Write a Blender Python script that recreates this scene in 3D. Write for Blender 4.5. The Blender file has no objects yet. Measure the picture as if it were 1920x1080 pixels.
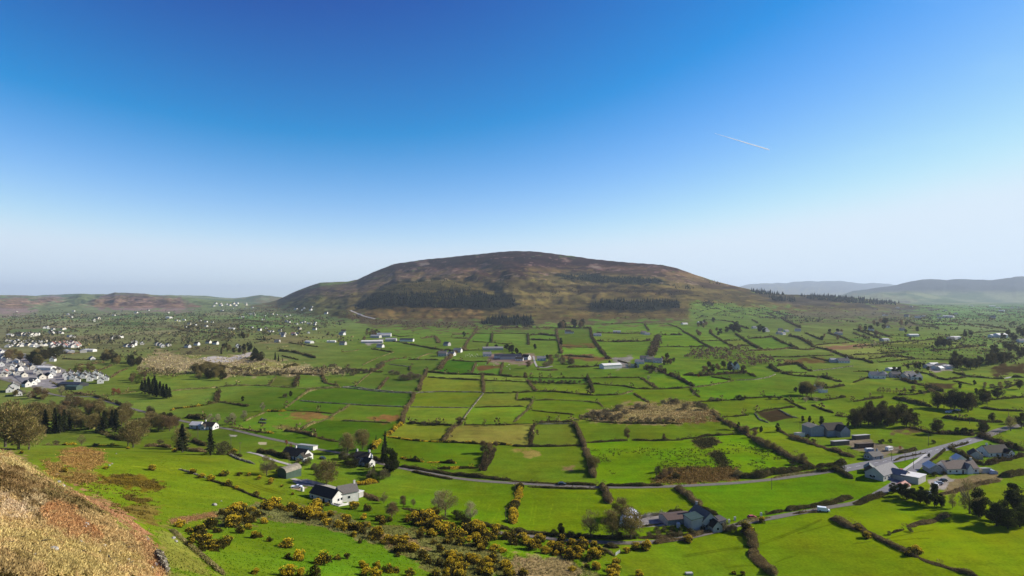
import bpy, math, random
import numpy as np
from mathutils import Matrix, Vector
random.seed(7)
RNG = np.random.default_rng(11)
F, CX, HY, CH = 1100.0, 960.0, 556.0, 100.0     # traced photo: focal length, centre, horizon line (pixels of 1920x1080), eye height (m)
SC = bpy.context.scene
COL = SC.collection
R = math.radians

# ------------------------------------------------------------------ colour
def lin(c):
    c = np.asarray(c, float) / 255.0
    return np.where(c <= 0.04045, c / 12.92, ((c + 0.055) / 1.055) ** 2.4)
KALB = 0.66
def A(*c): return lin(c) * KALB                  # sunlit colour in the picture -> base colour

# ------------------------------------------------------------------ noise (numpy value noise)
def _h(i, j, s):
    n = (i * 374761393 + j * 668265263 + s * 974711) & 0xffffffff
    n = ((n ^ (n >> 13)) * 1274126177) & 0xffffffff
    return ((n ^ (n >> 16)) & 0xffff) / 65535.0
def vnoise(x, y, s=0):
    i = np.floor(x).astype(np.int64); j = np.floor(y).astype(np.int64)
    fx = x - i; fy = y - j
    fx = fx * fx * (3 - 2 * fx); fy = fy * fy * (3 - 2 * fy)
    a = _h(i, j, s); b = _h(i + 1, j, s); c = _h(i, j + 1, s); d = _h(i + 1, j + 1, s)
    return (a + (b - a) * fx) * (1 - fy) + (c + (d - c) * fx) * fy
def fbm(x, y, o=4, s=0):
    v = 0.0; a = 0.5; t = 0.0
    for k in range(o):
        v = v + a * vnoise(x, y, s + k * 17); t += a; a *= 0.5; x = x * 2.03 + 3.1; y = y * 2.03 + 1.7
    return v / t                                  # 0..1
def sstep(a, b, x):
    t = np.clip((x - a) / (b - a), 0, 1); return t * t * (3 - 2 * t)

# ------------------------------------------------------------------ terrain heights
CTRL = [(630,935,279),(545,895,310),(400,850,345),(300,845,350),(60,840,333),(250,900,262),(450,940,252),(600,960,250),(850,960,267),
 (960,990,251),(1150,1015,239),(330,990,177),(500,1000,188),(700,1010,208),(900,1020,223),(1050,1050,214),(1250,1060,216),(1500,1060,218),
 (400,1080,122),(550,1080,138),(700,1080,157),(850,1080,174),(1000,1080,189),(1150,1080,201),(1300,1080,209),(1700,1080,209),
 (0,842,118),(100,907,104),(200,982,92),(290,1062,84),(0,1080,50),(150,1080,60),(0,960,80),(100,1000,78),
 (150,885,258),(200,930,222),(300,960,196),(312,1020,134),(345,1055,118),(-150,900,80),(-150,1080,45)]
def ctrl3():
    P = []
    for px, py, d in CTRL: P.append(((px - CX) / F * d, d, CH - (py - HY) / F * d))
    for x, y, z in [(-420,420,2),(-250,430,0),(-100,430,0),(0,430,0),(150,430,0),(350,430,0),(-60,340,0),(60,300,0),(200,300,0),(-170,390,1),(-330,390,6),
                    (250,230,0),(150,150,4),(60,60,20),(20,110,22),(-330,250,32),(-260,180,52),(-20,30,60),(300,120,0)]: P.append((x, y, z))
    return np.array(P)
def tps(P):
    n = len(P); d = np.hypot(P[:, None, 0] - P[None, :, 0], P[:, None, 1] - P[None, :, 1]) / 100
    K = np.where(d > 0, d * d * np.log(d + 1e-9), 0) + np.eye(n) * 0.002
    Q = np.c_[np.ones(n), P[:, :2] / 100]
    M = np.block([[K, Q], [Q.T, np.zeros((3, 3))]])
    return np.linalg.solve(M, np.r_[P[:, 2], 0, 0, 0])
_P = ctrl3(); _W = tps(_P)
def near_h(x, y):
    v = _W[-3] + _W[-2] * x / 100 + _W[-1] * y / 100
    for k in range(len(_P)):
        d2 = ((x - _P[k, 0]) ** 2 + (y - _P[k, 1]) ** 2) / 1e4
        v = v + _W[k] * 0.5 * d2 * np.log(d2 + 1e-9)
    return np.clip(v, -3, 80)

HILL = [(380,575),(450,573),(500,568),(520,563),(545,551),(580,537),(600,531),(650,529),(670,524),(700,509),(740,494),(800,486),(850,481),(900,476),(930,472),
 (965,470),(1000,471),(1040,475),(1080,481),(1110,486),(1150,490),(1200,493),(1240,496),(1270,503),(1300,514),(1340,527),(1380,537),(1420,546),(1460,551),
 (1520,553),(1600,558),(1680,566),(1720,572),(1800,577)]
def ridge(u, y, prof, D, Ff, back, pw, seed, rough=0.0, xx=None):
    """a hill: crest line prof (traced), crest distance D, foot distance Ff, both given along the view"""
    px = u * F + CX
    p = np.array(prof, float)
    d = np.interp(px, [a for a, b in D], [b for a, b in D])
    f = np.interp(px, [a for a, b in Ff], [b for a, b in Ff])
    top = CH + (HY - np.interp(px, p[:, 0], p[:, 1])) / F * d
    if rough and rough not in (420, 200): top = top * (1 + 0.22 * (fbm(px / 30 + seed, px * 0 + 3, 4, seed) - .5)) + 0
    t = np.clip((y - f) / (d - f), 0, 1)
    sh = np.where(y < d, t ** pw, np.clip(1 - (y - d) / back, 0, 1) ** 1.3)
    edge = sstep(p[0, 0] - 60, p[0, 0] + 30, px) * (1 - sstep(p[-1, 0] - 30, p[-1, 0] + 60, px))
    if rough:
        n = fbm(u * d / rough, y / rough, 4, seed) - 0.5
        g2 = fbm(u * d / (rough * .3) + 7, y / (rough * .34), 4, seed + 3) - 0.5
        sh = sh + (n * (0.6 if rough == 330 else 0.34) + g2 * (0.3 if rough == 330 else 0.12)) * np.sin(np.pi * np.clip(t, 0, 1)) * (y < d)
    return np.clip(top, 0, None) * np.clip(sh, 0, 1.0) * edge
def terrain(u, y):
    x = u * y
    z = (fbm(x / 160 + 9, y / 160, 3, 3) - 0.5) * 5 * sstep(380, 900, y)
    z = z + (fbm(x / 700 + 4, y / 700, 3, 5) - 0.5) * 22 * sstep(1300, 3000, y) * (1 - 0.7 * sstep(9000, 16000, y))
    nm = np.asarray(y).ravel() < 520 if np.ndim(y) else None
    w = 1 - sstep(330, 440, y)
    nz = near_h(x, y); z = z * (1 - w) + nz * w
    hl = ridge(u, y, HILL, [(380,5600),(520,5200),(650,4600),(965,4200),(1250,3900),(1400,4000),(1700,4600),(1800,4700)],
               [(380,3300),(520,3200),(650,2150),(960,2020),(1200,2250),(1400,2500),(1700,3800),(1800,4100)], 2600, 1.22, 21, 420)
    kn = ridge(u, y, [(630,590),(665,575),(700,549),(760,530),(830,524),(880,533),(960,549),(1010,557),(1060,565)],
               [(600,3050),(1060,2950)], [(600,2500),(1060,2350)], 900, 0.8, 31, 200)
    lh = ridge(u, y, [(-250,540),(-80,549),(0,555),(40,554),(80,556),(128,557),(150,552),(200,551),(215,549),(240,548),(262,550),(285,553),(330,557),(400,562),(460,566)],
               [(-250,6000),(150,6200),(460,5600)], [(-250,3900),(150,4300),(460,4300)], 1500, 0.9, 41, 330)
    lb = ridge(u, y, [(-300,548),(0,553),(60,555),(150,550),(200,551),(280,551),(330,553),(390,555),(440,558),(460,556),(490,552),(520,556),(560,560)],
               [(-300,9500),(560,9000)], [(-300,7300),(560,7600)], 2500, 0.9, 51, 500)
    rm = ridge(u, y, [(1480,563),(1570,555),(1600,545),(1660,535),(1720,526),(1800,523),(1850,522),(1900,517),(1920,519),(2050,508),(2300,520)],
               [(1480,13500),(2300,13000)], [(1480,10500),(2300,9800)], 5000, 1.0, 61, 900)
    rf = ridge(u, y, [(1380,533),(1430,532),(1480,529),(1560,528),(1640,531),(1760,540),(1900,545)], [(1380,26000),(1900,26000)], [(1380,19500),(1900,19500)], 6000, 0.9, 71, 1500)
    rn = ridge(u, y, [(1540,562),(1600,555),(1660,548),(1700,545),(1740,551),(1790,560)], [(1540,10500),(1790,10500)], [(1540,9000),(1790,9000)], 1200, 0.9, 81, 500)
    return z + np.maximum.reduce([hl, kn, lh, lb, rm, rf, rn])

us = np.r_[np.linspace(-1.5, -0.93, 50)[:-1], np.linspace(-0.93, 0.93, 930), np.linspace(0.93, 1.5, 50)[1:]]
ys = [10.0]
while ys[-1] < 46000:
    y = ys[-1]; ys.append(y + max(0.55, min(y * y / 122000, 0.005 * y if y < 6500 else 0.016 * y)))
ys = np.array(ys)
NR, NC = len(ys), len(us)
UU, YY = np.meshgrid(us, ys)
ZZ = terrain(UU, YY)
XX = UU * YY
PXG = UU * F + CX
PYG = HY + (CH - ZZ) / YY * F
def zat(x, y):
    x = np.asarray(x, float); y = np.maximum(np.asarray(y, float), 10.5)
    c = np.clip(np.interp(x / y, us, np.arange(NC)), 0, NC - 1.001); r = np.clip(np.interp(y, ys, np.arange(NR)), 0, NR - 1.001)
    i = r.astype(int); j = c.astype(int); a = r - i; b = c - j
    return (ZZ[i, j] * (1 - b) + ZZ[i, j + 1] * b) * (1 - a) + (ZZ[i + 1, j] * (1 - b) + ZZ[i + 1, j + 1] * b) * a
def ground(px, py):
    """the point of the terrain that a traced pixel shows"""
    u = (px - CX) / F; k = -(py - HY) / F
    c = min(max(np.interp(u, us, np.arange(NC)), 0), NC - 1.001); j = int(c); b = c - j
    zc = ZZ[:, j] * (1 - b) + ZZ[:, j + 1] * b
    g = zc - (CH + k * ys)
    hit = np.nonzero((g[1:] >= 0) & (g[:-1] < 0))[0]
    if len(hit) == 0: y = 30000.0
    else:
        i = hit[0]; y = ys[i] + (ys[i + 1] - ys[i]) * (-g[i]) / (g[i + 1] - g[i])
    x = u * y
    return np.array([x, y, float(zat(x, y))])
def topx(x, y, z): return CX + F * x / y, HY + F * (CH - z) / y

# ------------------------------------------------------------------ mesh helpers
def mesh_np(name, V, faces, mats, mi=None, tint=None, smooth=False):
    """faces: (n,4) or (n,3) int array or list of such"""
    me = bpy.data.meshes.new(name)
    V = np.asarray(V, np.float32).reshape(-1, 3)
    fl = faces if isinstance(faces, list) else [faces]
    fl = [np.asarray(f, np.int32) for f in fl if len(f)]
    loops = np.concatenate([f.ravel() for f in fl]); tot = np.concatenate([np.full(len(f), f.shape[1], np.int32) for f in fl])
    st = np.r_[0, np.cumsum(tot)[:-1]].astype(np.int32)
    me.vertices.add(len(V)); me.vertices.foreach_set('co', V.ravel())
    me.loops.add(len(loops)); me.loops.foreach_set('vertex_index', loops)
    me.polygons.add(len(tot)); me.polygons.foreach_set('loop_start', st); me.polygons.foreach_set('loop_total', tot)
    if mi is not None: me.polygons.foreach_set('material_index', np.asarray(mi, np.int32))
    if smooth: me.polygons.foreach_set('use_smooth', np.ones(len(tot), bool))
    for m in (mats if isinstance(mats, (list, tuple)) else [mats]): me.materials.append(m)
    me.update(calc_edges=True)
    if tint is not None:
        at = me.attributes.new('tint', 'FLOAT_COLOR', 'POINT')
        t = np.ones((len(V), 4), np.float32); t[:, :3] = tint; at.data.foreach_set('color', t.ravel())
    return me
class MB:
    def __init__(s): s.V = []; s.F = []; s.M = []
    def add(s, vs, fs, m=0):
        b = len(s.V); s.V += [tuple(v) for v in vs]
        for f in fs: s.F.append(tuple(b + i for i in f)); s.M.append(m)
        return s
    def box(s, x0, x1, y0, y1, z0, z1, m=0, T=None):
        vs = [(x, y, z) for z in (z0, z1) for y in (y0, y1) for x in (x0, x1)]
        if T is not None: vs = [tuple(T @ Vector(v)) for v in vs]
        return s.add(vs, [(0, 2, 3, 1), (4, 5, 7, 6), (0, 1, 5, 4), (2, 6, 7, 3), (0, 4, 6, 2), (1, 3, 7, 5)], m)
    def prism(s, prof, x0, x1, m=0):
        """profile (y,z) counter-clockwise, extruded along x"""
        n = len(prof)
        vs = [(x0, y, z) for y, z in prof] + [(x1, y, z) for y, z in prof]
        fs = [tuple(range(n))[::-1], tuple(range(n, 2 * n))] + [(i, (i + 1) % n, n + (i + 1) % n, n + i) for i in range(n)]
        return s.add(vs, fs, m)
    def tube(s, p, q, r0, r1, n=5, m=0):
        p = Vector(p); q = Vector(q); d = (q - p).normalized(); a = d.orthogonal().normalized(); b = d.cross(a)
        vs = [p + (a * math.cos(t) + b * math.sin(t)) * r0 for t in [k * 2 * math.pi / n for k in range(n)]]
        vs += [q + (a * math.cos(t) + b * math.sin(t)) * r1 for t in [k * 2 * math.pi / n for k in range(n)]]
        fs = [(i, (i + 1) % n, n + (i + 1) % n, n + i) for i in range(n)] + [tuple(range(n))[::-1], tuple(range(n, 2 * n))]
        return s.add(vs, fs, m)
    def mesh(s, name, mats, bevel=0, smooth=False):
        me = bpy.data.meshes.new(name); me.from_pydata(s.V, [], s.F)
        me.polygons.foreach_set('material_index', s.M)
        for m in (mats if isinstance(mats, (list, tuple)) else [mats]): me.materials.append(m)
        me.update(); return me
def link(name, me, parent=None, loc=None, rz=0, sc=None):
    o = bpy.data.objects.new(name, me); COL.objects.link(o)
    if parent is not None: o.parent = parent
    if loc is not None: o.location = loc
    if rz: o.rotation_euler = (0, 0, rz)
    if sc is not None: o.scale = sc if isinstance(sc, (tuple, list)) else (sc, sc, sc)
    return o
def empty(name, loc, rz=0, sc=1.0):
    o = link(name, None, None, loc, rz, sc); o.empty_display_size = 0.5; return o
def tag(o, label, cat, group=None, kind=None):
    if label: o['label'] = label
    if cat: o['category'] = cat
    if group: o['group'] = group
    if kind: o['kind'] = kind
    return o
def struct(o, kind='structure'): o['kind'] = kind; return o
AUTO = []           # (object, phrase, category, group) labelled at the end from what stands nearest
def auto(o, phrase, cat, group, xy=None):
    o['category'] = cat; o['group'] = group
    AUTO.append((o, phrase, xy if xy is not None else tuple(o.location))); return o

# ------------------------------------------------------------------ materials
def mat(name, col, rough=0.8, noise=0.0, scale=1.0, spec=0.3, metal=0.0, attr=None, bump=0.0, translucent=0.0, rand=0.0):
    m = bpy.data.materials.new(name); m.use_nodes = True
    nt = m.node_tree; N = nt.nodes; L = nt.links
    b = N['Principled BSDF']; b.inputs['Roughness'].default_value = rough
    b.inputs['Specular IOR Level'].default_value = spec; b.inputs['Metallic'].default_value = metal
    src = None
    if attr:
        a = N.new('ShaderNodeAttribute'); a.attribute_name = attr; src = a.outputs['Color']
    else:
        r = N.new('ShaderNodeRGB'); r.outputs[0].default_value = (*col, 1); src = r.outputs[0]
    tc = N.new('ShaderNodeTexCoord')
    if noise:
        n = N.new('ShaderNodeTexNoise'); n.inputs['Scale'].default_value = scale; n.inputs['Detail'].default_value = 5
        L.new(tc.outputs['Object'], n.inputs['Vector'])
        mr = N.new('ShaderNodeMapRange'); mr.inputs[1].default_value = 0.25; mr.inputs[2].default_value = 0.75
        mr.inputs[3].default_value = 1 - noise; mr.inputs[4].default_value = 1 + noise
        L.new(n.outputs[0], mr.inputs[0])
        mx = N.new('ShaderNodeVectorMath'); mx.operation = 'SCALE'; L.new(src, mx.inputs[0]); L.new(mr.outputs[0], mx.inputs['Scale']); src = mx.outputs[0]
        if bump:
            bp = N.new('ShaderNodeBump'); bp.inputs['Strength'].default_value = bump; L.new(n.outputs[0], bp.inputs['Height']); L.new(bp.outputs[0], b.inputs['Normal'])
    if rand:
        oi = N.new('ShaderNodeObjectInfo'); mr = N.new('ShaderNodeMapRange'); mr.inputs[3].default_value = 1 - rand; mr.inputs[4].default_value = 1 + rand
        L.new(oi.outputs['Random'], mr.inputs[0])
        mx = N.new('ShaderNodeVectorMath'); mx.operation = 'SCALE'; L.new(src, mx.inputs[0]); L.new(mr.outputs[0], mx.inputs['Scale']); src = mx.outputs[0]
    L.new(src, b.inputs['Base Color'])
    if translucent:
        t = N.new('ShaderNodeBsdfTranslucent'); L.new(src, t.inputs['Color'])
        ms = N.new('ShaderNodeMixShader'); ms.inputs[0].default_value = translucent
        L.new(b.outputs[0], ms.inputs[1]); L.new(t.outputs[0], ms.inputs[2]); L.new(ms.outputs[0], N['Material Output'].inputs['Surface'])
    return m
M = {}
M['foliage'] = mat('foliage', None, 0.75, attr='tint', translucent=0.3, rand=0.22, spec=0.03)
M['hedge'] = mat('hedge_twigs', None, 0.8, attr='tint', translucent=0.25, rand=0.12, spec=0.03)
M['blossom'] = mat('gorse_blossom', None, 0.7, attr='tint', translucent=0.3, rand=0.1, spec=0.05)
M['bark'] = mat('bark', (0.10, 0.085, 0.06), 0.9, 0.35, 3.0, 0.1)
M['darkbark'] = mat('dark_bark', (0.05, 0.042, 0.03), 0.9, 0.35, 3.0, 0.1)
M['white'] = mat('white_render', (0.59, 0.565, 0.51), 0.85, 0.14, 0.6, 0.05)
M['cream'] = mat('cream_render', (0.62, 0.56, 0.45), 0.85, 0.08, 0.6, 0.2)
M['greywall'] = mat('grey_render', (0.40, 0.375, 0.33), 0.85, 0.12, 0.6, 0.05)
M['stone'] = mat('stone', (0.30, 0.28, 0.25), 0.95, 0.4, 1.5, 0.1, bump=0.4)
M['slate'] = mat('dark_slate', (0.052, 0.044, 0.034), 0.7, 0.3, 2.5, 0.04)
M['slate2'] = mat('grey_slate', (0.135, 0.122, 0.108), 0.7, 0.25, 2.5, 0.05)
M['slate3'] = mat('pale_grey_tiles', (0.21, 0.20, 0.19), 0.7, 0.25, 2.0, 0.05)
M['pinktile'] = mat('red_clay_tiles', (0.36, 0.16, 0.12), 0.7, 0.25, 2.0, 0.2)
M['browntile'] = mat('brown_tiles', (0.10, 0.065, 0.05), 0.7, 0.25, 2.0, 0.2)
M['tin'] = mat('grey_tin', (0.30, 0.29, 0.27), 0.6, 0.2, 0.7, 0.4)
M['whitetin'] = mat('white_sheeting', (0.66, 0.63, 0.57), 0.7, 0.12, 0.5, 0.3)
M['greentin'] = mat('green_tin', (0.045, 0.075, 0.05), 0.55, 0.25, 0.8, 0.4)
M['rusttin'] = mat('weathered_tin', (0.23, 0.20, 0.14), 0.65, 0.35, 0.9, 0.3)
M['bluegrey'] = mat('blue_grey_sheeting', (0.20, 0.215, 0.23), 0.55, 0.15, 0.7, 0.4)
M['black'] = mat('black_sheeting', (0.025, 0.025, 0.027), 0.5, 0.2, 0.8, 0.4)
M['glass'] = mat('window_glass', (0.02, 0.024, 0.03), 0.12, spec=0.6)
M['frame'] = mat('window_frame', (0.7, 0.7, 0.7), 0.6)
M['door'] = mat('dark_door', (0.05, 0.03, 0.025), 0.5)
M['asphalt'] = mat('asphalt', (0.17, 0.16, 0.16), 0.85, 0.18, 0.5, 0.2)
M['lane'] = mat('lane_tarmac', (0.15, 0.13, 0.105), 0.9, 0.22, 0.6, 0.15)
M['gravel'] = mat('gravel', (0.34, 0.31, 0.27), 0.95, 0.25, 1.2, 0.1)
M['concrete'] = mat('concrete', (0.42, 0.40, 0.37), 0.9, 0.15, 1.0, 0.2)
M['paint'] = mat('road_paint', (0.8, 0.8, 0.78), 0.7)
M['wood'] = mat('weathered_wood', (0.13, 0.10, 0.075), 0.9, 0.3, 3, 0.1)
M['steel'] = mat('galvanised_steel', (0.5, 0.52, 0.54), 0.4, metal=0.6)
M['rubber'] = mat('rubber', (0.02, 0.02, 0.02), 0.8)
M['polythene'] = mat('polythene', (0.50, 0.52, 0.62), 0.35, 0.06, 0.4, 0.5)
M['wool'] = mat('wool', (0.72, 0.68, 0.6), 0.95, 0.1, 6)
M['sand'] = mat('arena_sand', (0.36, 0.33, 0.29), 0.95, 0.15, 0.3, 0.1)
# ------------------------------------------------------------------ traced layout (tiles of 320x180 photo pixels, drawn six times larger)
TILE = {'A': 560, 'B': 720, 'C': 900}
def tl(t, pts):
    ox, oy = (int(t[1]) - 1) * 320, TILE[t[0]]
    return [(ox + x / 6, oy + y / 6) for x, y in pts]
def parse(s):
    out = []
    for ln in s.strip().splitlines():
        ln = ln.split('#')[0].strip()
        if not ln: continue
        hd, *ps = ln.split('|')
        k = hd.split()
        pts = [tuple(float(v) for v in p.split(',')) for p in ps[0].split()]
        out.append((k[0], k[1], float(k[2]) if len(k) > 2 else None, float(k[3]) if len(k) > 3 else None, tl(k[1], pts)))
    return out
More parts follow.
